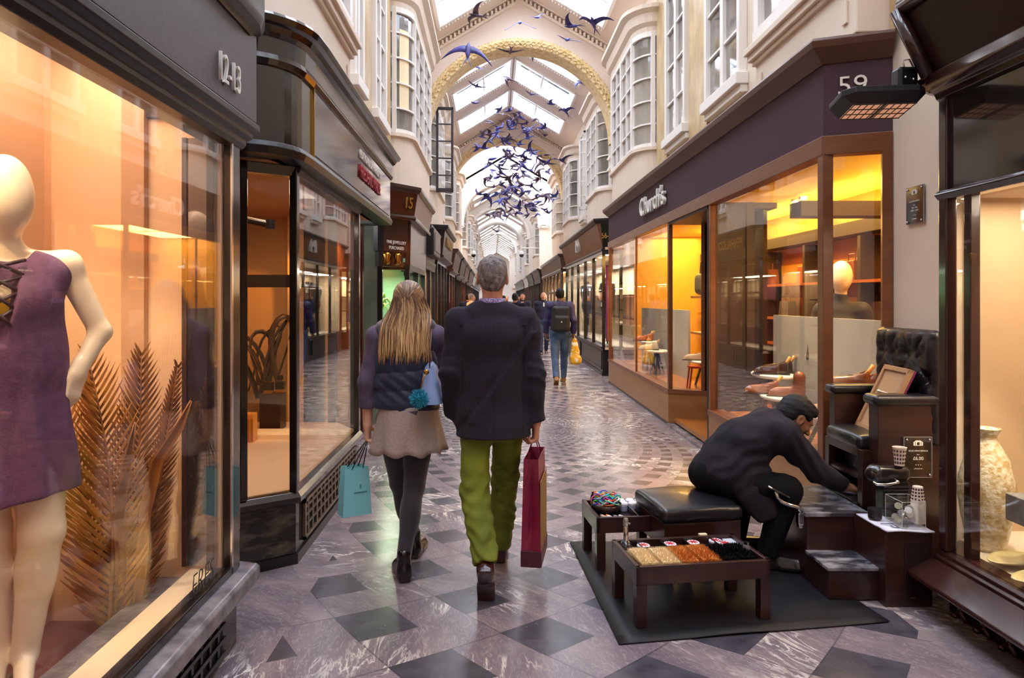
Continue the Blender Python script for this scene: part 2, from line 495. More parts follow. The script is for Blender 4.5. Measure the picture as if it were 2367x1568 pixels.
# recess wall behind the shoe shine chair
st('wall_recess', MB().box(2.578, 2.66, 3.84, 4.455, 0, 3.2), CREAM)
st('wall_end', MB().box(-3.4, 4.4, YF, YF+.2, 0, 9), WHITE)
st('wall_back', MB().box(-3.4, 4.4, YB-.2, YB, 0, 8), CREAM)

# ---------------------------------------------------------------- vault: sloping ceiling with skylight openings
def zc(x): return ZR-(ZR-ZE)*abs(x-AX)/(XR-AX)
SKX = 1.58
sky_bands = [(-2.4, -.6), (.2, 2.0), (2.9, 4.7), (5.5, 7.4), (8.2, 10.2), (11.0, 13.35), (14.9, 16.9), (17.6, 19.3), (20.2, 21.9)]
yy = 31.2
while yy < 89:
    sky_bands.append((yy, yy+1.0)); yy += 2.3
def slab(mb, y0, y1, x0, x1, dz=0, th=.1):
    """piece of the sloping ceiling between two plan x values on the same side"""
    for sg in (-1, 1):
        a, b = AX+sg*x0, AX+sg*x1
        za, zb = zc(a)+dz, zc(b)+dz
        mb.prism([(a, za), (b, zb), (b, zb+th), (a, za+th)], y0, y1, 'y')
cm = MB()
ys = YB
LANT = (23.6, 30.0)
for (a, b) in sky_bands+[(999, 999)]:
    e = min(a, YF)
    for s0, s1 in ([(ys, e)] if not (ys < LANT[0] and e > LANT[1]) else [(ys, LANT[0]), (LANT[1], e)]):
        slab(cm, s0, s1, 0, 2.1)
    if b < YF: slab(cm, a, b, SKX, 2.1); slab(cm, a, b, 0, .05)
    ys = b
st('ceiling', cm, CEILM)
# raised lantern between the second and the third arch
lm = MB()
lm.box(XL-.3, XL, LANT[0], LANT[1], 6.8, 10.2); lm.box(XR, XR+.3, LANT[0], LANT[1], 6.8, 10.2)
lm.box(XL, XR, LANT[0]-.12, LANT[0], 7.9, 10.2)
st('wall_lantern', lm, WHITE)
lr_ = MB()
for k in range(6): lr_.box(XL, XR, LANT[0]+k*1.27, LANT[0]+k*1.27+.08, 10.15, 10.25)
for k in range(4): lr_.box(XL+k*1.33, XL+k*1.33+.08, LANT[0], LANT[1], 10.15, 10.25)
st('trim_1', lr_, WHITE)
# glazing bars, curbs and panes of every skylight
for i, (a, b) in enumerate(sky_bands):
    fr = MB(); gl = MB()
    for sg in (-1, 1):
        x0, x1 = AX+sg*.05, AX+sg*SKX
        for y in (a, b-.07):
            fr.prism([(x0, zc(x0)-.03), (x1, zc(x1)-.03), (x1, zc(x1)+.22), (x0, zc(x0)+.22)], y, y+.07, 'y')
        ym = (a+b)/2
        if a < 31:
            xm = AX+sg*.78
            fr.prism([(xm-.02, zc(xm)+.1), (xm+.02, zc(xm)+.1), (xm+.02, zc(xm)+.18), (xm-.02, zc(xm)+.18)], a, b, 'y')
            for q in (.33, .66):
                y = a+(b-a)*q
                fr.prism([(x0, zc(x0)+.11), (x1, zc(x1)+.11), (x1, zc(x1)+.17), (x0, zc(x0)+.17)], y-.02, y+.02, 'y')
        for xe in (x0, x1-sg*.0):
            fr.prism([(xe-.03, zc(xe)-.03), (xe+.03, zc(xe)-.03), (xe+.03, zc(xe)+.22), (xe-.03, zc(xe)+.22)], a, b, 'y')
        gl.prism([(x0, zc(x0)+.16), (x1, zc(x1)+.16), (x1, zc(x1)+.17), (x0, zc(x0)+.17)], a, b, 'y')
    f = st('window_%d' % (i+1), fr, WHITE)
    gl.build('skylight_pane', SKYGL, f)
    if a < 31:      # little ornamental crest along the lower edge of the opening
        cr = MB()
        for sg in (-1, 1):
            for k in range(26):
                x = AX+sg*(.08+1.48*k/25)
                cr.ball((x, b+.02, zc(x)-.045), (.016, .016, .022), n=6, m=4)
        cr.build('crest', WHITE, f)
# dark strips added in place of the shade along each skylight's near curb
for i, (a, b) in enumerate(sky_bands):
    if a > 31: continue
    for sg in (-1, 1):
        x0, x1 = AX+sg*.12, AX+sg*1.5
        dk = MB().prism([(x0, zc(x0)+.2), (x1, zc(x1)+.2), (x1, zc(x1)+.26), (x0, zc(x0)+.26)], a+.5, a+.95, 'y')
        o = dk.build('curb_shade_strip', CURBSHADE, bpy.data.objects['window_%d' % (i+1)])
# ---------------------------------------------------------------- arches
def arch(idx, y, r, cx, zs, zt, thick, gable=True, gold=True, col=False, xl=XL, xr=XR, lift=0):
    n = 40
    pts = [(cx+r*math.cos(PI*i/n), zs+r*math.sin(PI*i/n)) for i in range(n+1)]
    mb = MB()
    for i in range(n):          # spandrel as strips up to the gable line
        (xa, za), (xb, zb) = pts[i], pts[i+1]
        ta = min(zc(max(xl, min(xr, xa)))+.1+lift, zt); tb = min(zc(max(xl, min(xr, xb)))+.1+lift, zt)
        mb.prism([(xb, zb), (xa, za), (xa, ta), (xb, tb)], y, y+thick, 'y')
    for s, xw in ((-1, xl), (1, xr)):
        xe = cx+s*r
        if abs(xe-xw) > .01: mb.box(xe, xw, y, y+thick, 3.0, zc(xe)+.05+lift)
    o = st('trim_%d' % idx, mb, CEILM if gold else WHITE)
    # soffit band with ornament
    bd = MB(); R0_, R1_ = r-.10, r+.06
    prof = []
    rows = []
    for i in range(n+1):
        a = PI*i/n; c, s = math.cos(a), math.sin(a)
        rows.append([(cx+q*c, yy_, zs+q*s) for q, yy_ in ((R1_+.05, y-.015), (R1_, y-.05), (R0_+.03, y+.0), (R0_, y+.12), (R0_, y+thick), (R1_, y+thick))])
    bd.rows(rows)
    b = bd.build('arch_band', GOLD if gold else WHITE, o, smooth=True, angle=40)
    if gold:
        sc = MB()
        for i in range(88):
            a = PI*(i+.5)/88; c, s = math.cos(a), math.sin(a); q = (R0_+R1_)/2+(.03 if i % 2 else -.02)
            sc.ball((cx+q*c, y-.01+(.02 if i % 2 else 0), zs+q*s), (.035, .025, .035), n=6, m=4)
            q2 = R1_+.035
            sc.ball((cx+q2*c, y-.02, zs+q2*s), (.02, .015, .02), n=6, m=4)
        for ph in (0, PI):
            sc.tube([(cx+(rm_)*math.cos(a_), y-.045, zs+rm_*math.sin(a_)) for a_, rm_ in [(PI*i/420, (R0_+R1_)/2+.03+.035*math.sin(i*.42+ph)) for i in range(421)]], .010, 5)
        sc.build('scroll_ornament', GOLDD, o, smooth=True)
    if gable:
        gb = MB()
        for sg in (-1, 1):
            x1 = cx+sg*(xr-cx)
            for (o0, o1, dy) in ((0, .07, .12), (-.16, -.10, .07)):
                gb.prism([(AX, zc(AX)+o0-.02), (x1, zc(x1)+o0-.02), (x1, zc(x1)+o1-.02), (AX, zc(AX)+o1-.02)], y-dy, y, 'y')
            for k in range(24):
                x = AX+sg*(.06+1.9*k/23)
                gb.obox((x, y-.05, zc(x)-.085), (.022, .05, .04))
        gb.build('dentil_cornice', CREAM, o)
    if col:
        for s in (-1, 1):
            xe = cx+s*(r+.12)
            cb = MB().box(xe-.16, xe+.16, y-.02, y+.3, 2.9, zs-.25)
            cb.box(xe-.22, xe+.22, y-.1, y+.34, zs-.1, zs)
            cb.build('pilaster', WHITE, o)
            vb = MB()
            for q in (-1, 1):
                pth = [(xe+q*.17+math.cos(t_*.9)*.09*(1-t_/9), y-.1, zs-.19+math.sin(t_*.9)*.09*(1-t_/9)) for t_ in range(9)]
                vb.tube(pth, .03, 6)
            vb.ball((xe, y-.05, zs-.2), (.16, .06, .07))
            vb.build('volute', WHITE, o, smooth=True)
    return o
arch(2, 14.0, 1.97, AX, 4.78, 99, .45)
arch(3, 23.3, 1.97, AX-.08, 4.95, 99, .3)
arch(4, 30.0, 1.72, AX-.18, 4.9, 99, .5, gable=False, gold=False, col=True, lift=3.2)
for i, (y, r, zs) in enumerate([(40, 1.8, 5.1), (50, 1.8, 5.3), (60, 1.75, 5.6), (72, 1.7, 6.0), (83, 1.7, 6.2)]):
    arch(5+i, y, r, AX-.2, zs, 99, .4, gable=False, gold=False, col=(i == 1), lift=1.5)

# ---------------------------------------------------------------- upper storey
TR = [20]
def trim(mb, m, **kw):
    TR[0] += 1; return st('trim_%d' % TR[0], mb, m, **kw)
WN = [40]
def sash(side, y0, y1, z0, z1, cols=2, rws=5, xw=None, m=None):
    """flat sash window on an upper wall"""
    xw = (XL if side < 0 else XR) if xw is None else xw; d = -side     # d: towards the arcade
    WN[0] += 1
    fr = MB()
    fr.box(xw, xw+d*.09, y0, y0+.07, z0, z1).box(xw, xw+d*.09, y1-.07, y1, z0, z1)
    fr.box(xw, xw+d*.09, y0, y1, z1-.07, z1).box(xw, xw+d*.13, y0-.04, y1+.04, z0-.09, z0+.03)
    fr.box(xw, xw+d*.08, y0-.02, y1+.02, z0-.17, z0-.09)
    f = st('window_%d' % WN[0], fr, m or WHITE, bevel=.008)
    bars = MB()
    for k in range(1, cols):
        y = y0+(y1-y0)*k/cols; wd = .05 if k*2 == cols else .018
        bars.box(xw+d*.02, xw+d*.075, y-wd, y+wd, z0, z1)
    for k in range(1, rws):
        z = z0+(z1-z0)*k/rws; bars.box(xw+d*.03, xw+d*.065, y0+.05, y1-.05, z-.014, z+.014)
    bars.build('glazing_bars', m or WHITE, f)
    MB().box(xw+d*.005, xw+d*.035, y0+.05, y1-.05, z0, z1-.05).build('pane', PANE, f)
    return f
def bow_bay(side, y0, y1, z0, z1, proj=.30, blind=0, apron=True):
    """bowed bay window standing out from an upper wall: curved ends, flat front"""
    xw = XL if side < 0 else XR; d = -side; WN[0] += 1
    rc = min(proj*1.25, (y1-y0)/3)
    near = [(xw+d*proj*math.sin(PI/2*i/6), y0+rc*(1-math.cos(PI/2*i/6))) for i in range(7)]
    far = [(x, y0+y1-y) for x, y in near][::-1]
    path = near+far
    s = 1 if side > 0 else -1
    o = st('window_%d' % WN[0], MB().sweep(path, [(-.03, 3.0), (.0, 3.0), (.0, z0-.06), (.05, z0-.05), (.05, z0), (-.03, z0)], s), CREAM)
    MB().sweep(path, [(-.06, z1), (.02, z1), (.03, z1+.07), (.09, z1+.12), (.12, z1+.25), (.2, z1+.3), (.2, z1+.36), (-.06, z1+.36)], s).build('cornice', CREAM, o)
    MB().prism(path+[(xw, y1), (xw, y0)], z1+.3, z1+.355).build('bay_roof', CREAM, o)
    fr = MB()
    fr.sweep(path, [(-.03, z0), (.02, z0), (.02, z0+.06), (-.03, z0+.06)], s)
    fr.sweep(path, [(-.03, z1-.08), (.02, z1-.08), (.02, z1+.01), (-.03, z1+.01)], s)
    for k in (0, 1, 6, 7, 12, 13):
        x, y = path[k]; fr.box(x-.03, x+.03, y-.035, y+.035, z0, z1)
    ym = (path[6][1]+path[7][1])/2
    fr.box(path[6][0]-.03, path[6][0]+.03, ym-.04, ym+.04, z0, z1)
    for q in (.25, .75):
        y = path[6][1]*(1-q)+path[7][1]*q; fr.box(path[6][0]-.02, path[6][0]+.02, y-.012, y+.012, z0, z1)
    fr.build('window_frame', WHITE, o)
    br = MB()
    for k in range(1, 5):
        z = z0+(z1-z0)*k/5
        br.sweep(path, [(-.03, z-.012), (.012, z-.012), (.012, z+.012), (-.03, z+.012)], s)
    br.build('glazing_bars', WHITE, o)
    MB().sweep(path, [(-.035, z0), (-.02, z0), (-.02, z1), (-.035, z1)], s).build('pane', PANE, o)
    if blind:
        MB().sweep(near[2:5], [(-.019, z0+blind), (-.012, z0+blind), (-.012, z1-.3), (-.019, z1-.3)], s).build('roller_blind', BLIND, o)
    return o
def box_bay(side, y0, y1, z0, z1, proj, zb=3.0):
    xw = XL if side < 0 else XR; d = -side; WN[0] += 1; xf = xw+d*proj
    o = st('window_%d' % WN[0], MB().box(xw, xf, y0, y1, zb, z0-.16), CREAM, bevel=.01)
    MB().box(xw, xf+d*.09, y0-.06, y1+.06, z0-.1, z0-.04).box(xw, xf+d*.06, y0-.04, y1+.04, z0-.16, z0-.1).box(xw, xf+d*.03, y0-.02, y1+.02, z0-.2, z0-.16).build('sill', CREAM, o, bevel=.008)
    pn = MB()
    for (a, b) in ((y0+.1, y0+.16), (y1-.16, y1-.1)): pn.box(xf, xf+d*.015, a, b, zb+.1, z0-.3)
    pn.build('panel_moulding', CREAM, o, bevel=.004)
    fr = MB(); n = 3
    for k in range(n+1):
        y = y0+.05+(y1-y0-.1)*k/n; fr.box(xf-d*.08, xf+d*.02, y-.05, y+.05, z0-.04, z1)
    fr.box(xf-d*.08, xf+d*.02, y0, y1, z1-.1, z1); fr.box(xf-d*.08, xf+d*.03, y0, y1, z0-.04, z0+.1)
    for k in range(1, 5):
        z = z0+(z1-z0)*k/5; fr.box(xf-d*.06, xf, y0, y1, z-.015, z+.015)
    fr.box(xw, xf-d*.05, y0, y0+.06, z0-.04, z1); fr.box(xw, xf-d*.05, y1-.06, y1, z0-.04, z1)
    fr.build('window_frame', WHITE, o)
    MB().box(xf-d*.06, xf-d*.04, y0+.05, y1-.05, z0, z1).build('pane', PANE, o)
    MB().box(xw, xf+d*.08, y0-.05, y1+.05, z1, z1+.25).build('cornice', CREAM, o, bevel=.02)
    return o
# left wall, near to far
box_bay(-1, 2.2, 5.95, 3.84, 6.1, .26)
sash(-1, 7.05, 7.55, 3.84, 6.3, 2); trim(MB().box(XL, XL+.04, 7.62, 8.25, 3.0, ZE), STONE)
sash(-1, 8.3, 9.15, 3.84, 6.3, 2); trim(MB().box(XL, XL+.04, 9.2, 9.8, 3.0, ZE), STONE)
bow_bay(-1, 9.85, 13.2, 3.95, 5.75, .32, blind=.35)
# right wall
box_bay(1, 4.45, 6.15, 3.84, 6.1, .24, 3.29)
trim(MB().box(XR-.03, XR, 4.2, 4.44, 3.29, ZE), STONE)
sash(1, 7.0, 8.15, 3.84, 6.4, 2); trim(MB().box(XR-.04, XR, 8.2, 8.95, 3.0, ZE), STONE)
sash(1, 9.0, 10.02, 3.84, 6.4, 2); trim(MB().box(XR-.04, XR, 10.07, 10.7, 3.0, ZE), STONE)
bow_bay(1, 10.75, 13.4, 3.95, 5.75, .32)
# beyond the first arch the same scheme repeats
for (y, sd) in ((14.6, 0), (24.2, 0), (31.2, 0), (41, 0), (51, 0), (61, 0)):
    L_ = 9 if y < 20 else (5.5 if y < 30 else 8)
    for side in (-1, 1):
        bow_bay(side, y+.1, y+2.4, 3.95, 5.7, .3)
        sash(side, y+2.8, y+3.6, 3.84, 6.2, 2)
        if L_ > 6:
            sash(side, y+4.3, y+5.1, 3.84, 6.2, 2); bow_bay(side, y+5.5, y+7.9, 3.95, 5.7, .3)
# open casement leaves
def casement(y, x0, x1, z0, z1, m, label, skew):
    d = thing('open_casement', label, 'window', (x0, y, z0))
    M = Matrix.Translation(Vector((x0, y, 0))) @ Matrix.Rotation(skew, 4, 'Z') @ Matrix.Translation(Vector((-x0, -y, 0)))
    f = MB(); w_ = .035
    f.box(x0, x1, y-.025, y+.025, z0, z0+.09).box(x0, x1, y-.025, y+.025, z1-.06, z1)
    f.box(x0, x0+math.copysign(.05, x1-x0), y-.025, y+.025, z0, z1).box(x1, x1-math.copysign(.05, x1-x0), y-.025, y+.025, z0, z1)
    b = f
    for k in range(1, 5): z = z0+(z1-z0)*k/5; b.box(x0, x1, y-.015, y+.015, z-.014, z+.014)
    f.xf(M).build('window_frame', m, d, bevel=.003)
    MB().box(x0, x1, y-.004, y+.004, z0+.05, z1-.04).xf(M).build('pane', GLASS, d)
DARKW = mat('dark_window_paint', '#2a1a20', .3)
casement(14.75, -1.2, -.83, 3.86, 5.68, DARKW, 'dark framed casement swung open from the left bay beyond the gilded arch', .12)
casement(14.5, -1.42, -1.13, 4.0, 6.2, DARKW, 'dark edge-on casement leaf folded back beside the left arch springing', 1.25)
casement(18.0, 2.26, 2.5-.0, 3.9, 5.75, WHITE, 'white casement swung open from a bay on the right wall past the arch', -.5)
# carved brackets on the wall by the first arch
for x in (XL+.06, XR-.06):
    v = MB()
    sg = 1 if x < 0 else -1
    for q in range(2):
        pth = [(x+sg*(.09+math.cos(t_*.8)*.1*(1-t_/10)), 13.93, 4.15+q*.22+math.sin(t_*.8)*.1*(1-t_/10)) for t_ in range(10)]
        v.tube(pth, .035, 6)
    v.box(x-.1, x+.1, 13.9, 14.0, 4.5, 4.56)
    trim(v, CREAM, smooth=True, angle=40)
# dome cameras on brackets at the far arches
cams = []
for sg, lab in ((-1, 'left'), (1, 'right')):
    x = AX-.28+sg*1.25; y = 36.0
    d = thing('security_camera', 'white dome security camera on a bracket high on the %s wall far down the arcade' % lab, 'security camera', (x, y, 3.75), 'dome cameras down the arcade')
    MB().tube([(x, y, 4.25), (XL if sg < 0 else XR, y, 4.25)], .03, 8).tube([(x, y, 4.25), (x, y, 4.1)], .03, 8).build('bracket', WHITE, d)
    MB().lathe([(.03, 4.12), (.1, 4.08), (.14, 3.98), (.14, 3.92)], (x, y, 0), 14).build('housing', WHITE, d, smooth=True, angle=40)
    MB().ball((x, y, 3.9), (.12, .12, .13)).build('dome', mat('smoked_dome', '#2a2a2e', .1), d, smooth=True)
# ---------------------------------------------------------------- shopfront materials
BLACKG = mat('black_gloss_paint', '#17120f', .16, coat=.6, col2='#241a14', nscale=5, stretch=(1, 1, .15))
BLACKM = mat('black_satin_paint', '#161215', .3)
GREYF = mat('grey_fascia', '#4b434a', .42, col2='#534b52', nscale=40)
CHARC = mat('charcoal_frame', '#221d20', .3)
GRANITE = mat('dark_granite', '#2a2624', .12, col2='#6a5d4a', nscale=7, stretch=(1, 1, 3), detail=10, lo=.5, hi=.8)
LEDGE = mat('grey_marble_ledge', '#5a555a', .15, col2='#8a8488', nscale=10, detail=9)
BROWNF = mat('brown_fascia', '#48333a', .75, spec=.25, col2='#4d373e', nscale=60)
BRONZE = mat('bronzed_wood', '#6e3f25', .32, col2='#7a4a2c', nscale=4, stretch=(1, .2, 4))
BRONZED = mat('dark_bronze_strip', '#5a3322', .35, col2='#4c2b1e', nscale=3, stretch=(1, .3, 3))
TAN = mat('tan_wood', '#8a5a2c', .3, col2='#9a683a', nscale=3, stretch=(1, .3, 3))
MAHOG = mat('mahogany', '#2c1513', .22, coat=.4, col2='#3a1d18', nscale=4, stretch=(1, 1, .2))
REDWD = mat('red_wood', '#4e2219', .28, col2='#3a1812', nscale=6, stretch=(1, 1, .3))
PEACH = mat('peach_backdrop', '#e3b58e', .6, col2='#dcae88', nscale=.8)
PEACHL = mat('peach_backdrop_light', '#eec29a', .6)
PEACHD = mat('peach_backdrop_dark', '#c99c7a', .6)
TERRA = mat('terracotta_floor', '#7d4433', .45, col2='#6d3a2d', nscale=2)
BEIGE = mat('beige_backdrop', '#cdb08c', .6, col2='#c6a985', nscale=1)
LINEN = mat('pale_display_base', '#d9cbb2', .5)
ORANGEW = mat('orange_veneer', '#b5651d', .4, col2='#a0541a', nscale=3, stretch=(.3, 1, 3))
YELW = mat('yellow_lit_wall', '#d9a441', .6)
DKIN = mat('dark_interior', '#33231a', .5)
GREYBRD = mat('grey_display_board', '#a9a69e', .45, col2='#b7b3aa', nscale=3)
REDP = mat('red_letters', '#a01522', .4)
MIRROR = mat('tinted_mirror', '#8f8c90', .05, .9)
WARM = emit_mat('warm_lamp', '#ffd9a0', 14)
COOL = emit_mat('cool_lamp', '#fff3e0', 10)

def lamp_row(parent, pts, r=.03, m=WARM, name='spotlight'):
    for p in pts:
        MB().lathe([(r*1.3, 0), (r*1.3, .03)], p, 10).build(name, CHROME, parent)
        MB().lathe([(r, -.004), (r, .0)], p, 10).build(name+'_lens', m, parent)

def pts_arc(cx, cy, rx, ry, a0, a1, n):
    return [(cx+rx*math.cos(R(a0+(a1-a0)*i/n)), cy+ry*math.sin(R(a0+(a1-a0)*i/n))) for i in range(n+1)]

# ================================================================ near left: grey shop, numbers 12-13
S = thing('shopfront', 'dark grey shopfront numbered 12-13 with a peach display window, nearest on the left', 'shopfront', (-1.17, 1.0, 0))
P0 = [(-1.17, -2.0), (-1.17, 3.17), (-1.62, 3.30)]
riser = MB().sweep(P0, [(-.3, 0), (.0, 0), (.0, .26), (-.3, .26)], -1)
riser.build('stall_riser', GRANITE, S, bevel=.006)
MB().sweep(P0, [(-.3, .26), (.075, .26), (.085, .275), (.085, .33), (.07, .345), (-.3, .345)], -1).build('ledge', LEDGE, S, bevel=.004)
gr = MB()
for y in np.arange(1.2, 2.95, .085): gr.box(-1.168, -1.15, y, y+.022, .045, .225)
for z in (.045, .105, .165, .215): gr.box(-1.168, -1.145, 1.2, 2.98, z, z+.018)
gr.build('grille', BLACKM, S)
MB().box(-1.169, -1.160, 1.2, 2.98, .04, .235).build('grille_backing', mat('grille_black', '#060506', .8), S)
fr = MB()
fr.sweep(P0, [(-.06, .345), (.012, .345), (.012, .385), (-.06, .385)], -1)
fr.box(-1.23, -1.155, 3.08, 3.17, .345, 2.32).box(-1.25, -1.215, 3.02, 3.08, .385, 2.3)
fr.sweep([(-1.18, 3.17), (-1.62, 3.30)], [(-.05, .345), (.03, .345), (.03, 2.32), (-.05, 2.32)], -1)
fr.build('window_frame', BLACKG, S, bevel=.006)
ef = MB().box(-1.158, -1.15, 3.06, 3.075, .385, 2.28)
ef.build('edge_trim', CHROME, S)
MB().box(-1.185, -1.177, -2, 3.08, .385, 2.27).build('window_pane', GLASS, S)
MB().sweep(P0, [(-.1, 2.26), (.02, 2.26), (.035, 2.28), (.035, 2.30), (.06, 2.315), (.06, 2.335), (.085, 2.35), (.085, 2.38), (-.1, 2.38)], -1).build('lintel_moulding', CHARC, S, bevel=.004)
PF = [(-1.17, -2.0), (-1.17, 3.16), (-1.7, 3.3)]
MB().sweep(PF, [(-.2, 2.37), (.06, 2.37), (.075, 2.39), (.075, 2.86), (-.2, 2.86)], -1).build('fascia', GREYF, S, bevel=.004)
MB().sweep([(-1.17, -2.0), (-1.17, 3.08), (-1.19, 3.15), (-1.26, 3.2), (-1.7, 3.3)], [(-.2, 2.76), (.085, 2.76), (.1, 2.785), (.13, 2.80), (.145, 2.83), (.145, 3.0), (.17, 3.02), (.215, 3.05), (.235, 3.10), (.215, 3.15), (.18, 3.17), (-.2, 3.17)], -1).build('cornice', CHARC, S, smooth=True, angle=35)
text('number_lettering', '12-13', .17, (-1.085, 2.86, 2.50), (0, 1, 0), (0, 0, 1), SIGNW, S, .006, .62, -.001)
text('glass_lettering', 'ERES', .13, (-1.172, 2.80, .44), (0, 1, 0), (0, 0, 1), BLACKM, S, .001, .8, -.003, shear=.2)
# display box
ib = MB().box(-2.05, -1.95, -2, 3.2, .1, 2.9)
ib.build('backdrop', PEACH, S)
MB().box(-1.95, -1.20, 3.06, 3.12, .1, 2.8).build('end_panel', PEACHL, S)
MB().box(-1.95, -1.92, 1.9, 2.35, .15, 2.78).box(-1.95, -1.93, 2.66, 2.98, .15, 2.78).build('backdrop_panel', PEACHD, S)
MB().box(-1.62, -1.52, 3.02, 3.06, .15, 2.78).build('end_strip', PEACHD, S)
MB().box(-1.34, -1.25, 3.04, 3.06, .4, 2.28).build('mirror_strip', MIRROR, S)
MB().box(-1.36, -1.34, 3.03, 3.06, .4, 2.28).build('mirror_edge', mat('brown_edge', '#4a2f2a', .4), S)
MB().box(-1.95, -1.2, -2, 3.1, .05, .15).build('display_floor', TERRA, S)
MB().box(-1.33, -1.19, -2, 3.08, .3, .384).build('inner_sill', mat('pale_sill', '#f0d9b4', .4), S)
MB().box(-2.0, -1.2, -2, 3.1, 2.78, 2.84).build('display_ceiling', PEACHL, S)

# ================================================================ second left: black gloss perfume shop
S = thing('shopfront', 'black gloss shopfront with rounded corner and red and white lettering, perfume in its window', 'shopfront', (-1.17, 5, 0))
P1 = [(-1.55, 3.84), (-1.17, 4.12), (-1.17, 6.05), (-1.45, 6.4)]
MB().sweep(P1, [(-.3, .06), (.0, .06), (.0, .36), (-.3, .36)], -1).build('stall_riser', GRANITE, S, bevel=.005)
MB().sweep(P1, [(-.3, 0), (.015, 0), (.015, .06), (-.3, .06)], -1).build('plinth', BLACKM, S)
MB().sweep(P1, [(-.3, .36), (.02, .36), (.035, .37), (.035, .40), (.015, .43), (-.3, .43)], -1).build('sill', BLACKG, S, bevel=.003)
g2 = MB(); g2.box(-1.168, -1.15, 4.26, 5.86, .315, .335).box(-1.168, -1.15, 4.26, 5.86, .09, .11).box(-1.168, -1.15, 4.26, 4.29, .09, .335).box(-1.168, -1.15, 5.83, 5.86, .09, .335)
g2.build('grille_frame', mat('bronze_grille', '#5b4636', .3), S)
g3 = MB()
for y in np.arange(4.33, 5.82, .105): g3.box(-1.166, -1.152, y, y+.03, .11, .315)
for z in (.165, .225, .275): g3.box(-1.166, -1.153, 4.29, 5.83, z, z+.018)
g3.build('grille', mat('bronze_grille_dark', '#453528', .35), S)
MB().box(-1.1695, -1.163, 4.28, 5.85, .1, .32).build('grille_backing', mat('grille_black2', '#070505', .8), S)
fr = MB()
fr.box(-1.20, -1.155, 4.09, 4.15, .43, 2.36).box(-1.2, -1.155, 5.99, 6.06, .43, 2.36)
fr.sweep(P1[:2], [(-.05, 2.30), (.012, 2.30), (.03, 2.36), (-.05, 2.36)], -1)
fr.sweep([(-1.55, 3.84), (-1.44, 3.921)], [(-.05, .43), (.02, .43), (.02, 2.36), (-.05, 2.36)], -1)
fr.sweep([(-1.44, 3.921), (-1.405, 3.947)], [(-.05, .43), (.035, .43), (.035, 2.36), (-.05, 2.36)], -1)
fr.build('window_frame', BLACKG, S, bevel=.005)
MB().sweep([(-1.17, 4.12), (-1.17, 6.05)], [(-.05, 2.31), (.01, 2.31), (.03, 2.34), (.03, 2.37), (.05, 2.39), (.05, 2.42), (.07, 2.45), (-.05, 2.45)], -1).build('lintel_moulding', mat('bronze_moulding', '#3f352c', .22), S, bevel=.003)
MB().sweep(P1[:3], [(-.03, .43), (-.022, .43), (-.022, 2.33), (-.03, 2.33)], -1).build('window_pane', GLASS, S)
arcp = [(-1.62, 3.66)]+pts_arc(-1.40, 4.02, .31, .34, -82, -8, 8)+[(-1.085, 4.15), (-1.085, 7.35), (-1.5, 7.45)]
MB().sweep(arcp, [(-.15, 2.42), (.0, 2.42), (.0, 2.86), (-.15, 2.86)], -1).build('fascia', BLACKG, S)
MB().sweep(arcp, [(-.15, 2.36), (.012, 2.36), (.025, 2.40), (.012, 2.43), (-.15, 2.43)], -1).build('fascia_lower_moulding', BLACKM, S, bevel=.003)
MB().sweep(arcp, [(-.15, 2.84), (.015, 2.84), (.03, 2.87), (.02, 2.9), (.025, 2.99), (.05, 3.01), (.065, 3.04), (.09, 3.05), (.105, 3.08), (.09, 3.10), (-.15, 3.12)], -1).build('cornice', BLACKG, S, bevel=.002)
FACM = mat('mirror_black_fascia', '#2d292f', .08, spec=.7, coat=.5)
MB().box(-1.0865, -1.078, 4.18, 7.3, 2.45, 2.84).build('fascia_panel', FACM, S)
MB().box(-1.085, -1.07, 4.165, 4.175, 2.42, 2.86).build('panel_edge', BRASS, S)
text('white_lettering', 'EDITIONS DE PARFUMS', .1, (-1.070, 6.1, 2.75), (0, 1, 0), (0, 0, 1), SIGNW, S, .006, .98, 0)
text('red_lettering', 'FREDERIC MALLE', .155, (-1.070, 6.1, 2.61), (0, 1, 0), (0, 0, 1), REDP, S, .007, .86, .0)
MB().box(-2.6, -2.5, 3.6, 8, .3, 2.4).box(-2.5, -1.4, 3.80, 3.84, .3, 2.4).build('backdrop', mat('amber_wall', '#a8713f', .5, col2='#94602f', nscale=1), S)
MB().box(-2.5, -1.9, 6.75, 6.8, .3, 2.4).box(-1.9, -1.45, 6.42, 6.46, .3, 2.4).build('partition', mat('pale_partition', '#c4a273', .5), S)
MB().prism([(-2.5, 3.84), (-1.55, 3.88), (-1.2, 4.14), (-1.2, 6.05), (-1.45, 6.42), (-2.5, 6.42)], .40, .435).build('display_floor', mat('warm_display_floor', '#d9b68c', .3), S)
MB().box(-2.5, -1.2, 5.62, 5.9, .435, .47).build('floor_step', mat('pale_step', '#f2d9a8', .35), S)
MB().box(-2.5, -1.2, 3.9, 6.9, 2.36, 2.4).build('display_ceiling', mat('amber_ceiling', '#b07a4a', .5), S)
MB().box(-2.2, -1.3, 5.0, 5.1, 1.66, 1.75).build('signboard', BLACKM, S)
text('board_number', '14', .07, (-1.36, 4.995, 1.705), (1, 0, 0), (0, 0, 1), SIGNG, S, .002)
MB().tube([(-1.75, 4.5, 2.12), (-1.45, 4.52, 2.06)], .022, 10).lathe([(.03, 0), (.03, .06)], (-1.45, 4.52, 2.03), 12).build('track_spotlight', BLACKM, S)
# doorway beyond
MB().box(-1.75, -1.55, 6.42, 6.47, 0, 2.35).box(-1.52, -1.45, 6.4, 6.48, 0, 2.4).build('door_frame', BLACKM, S)
MB().box(-1.6, -1.45, 7.0, 7.06, 0.0, 2.4).build('door_panel', ORANGEW, S)

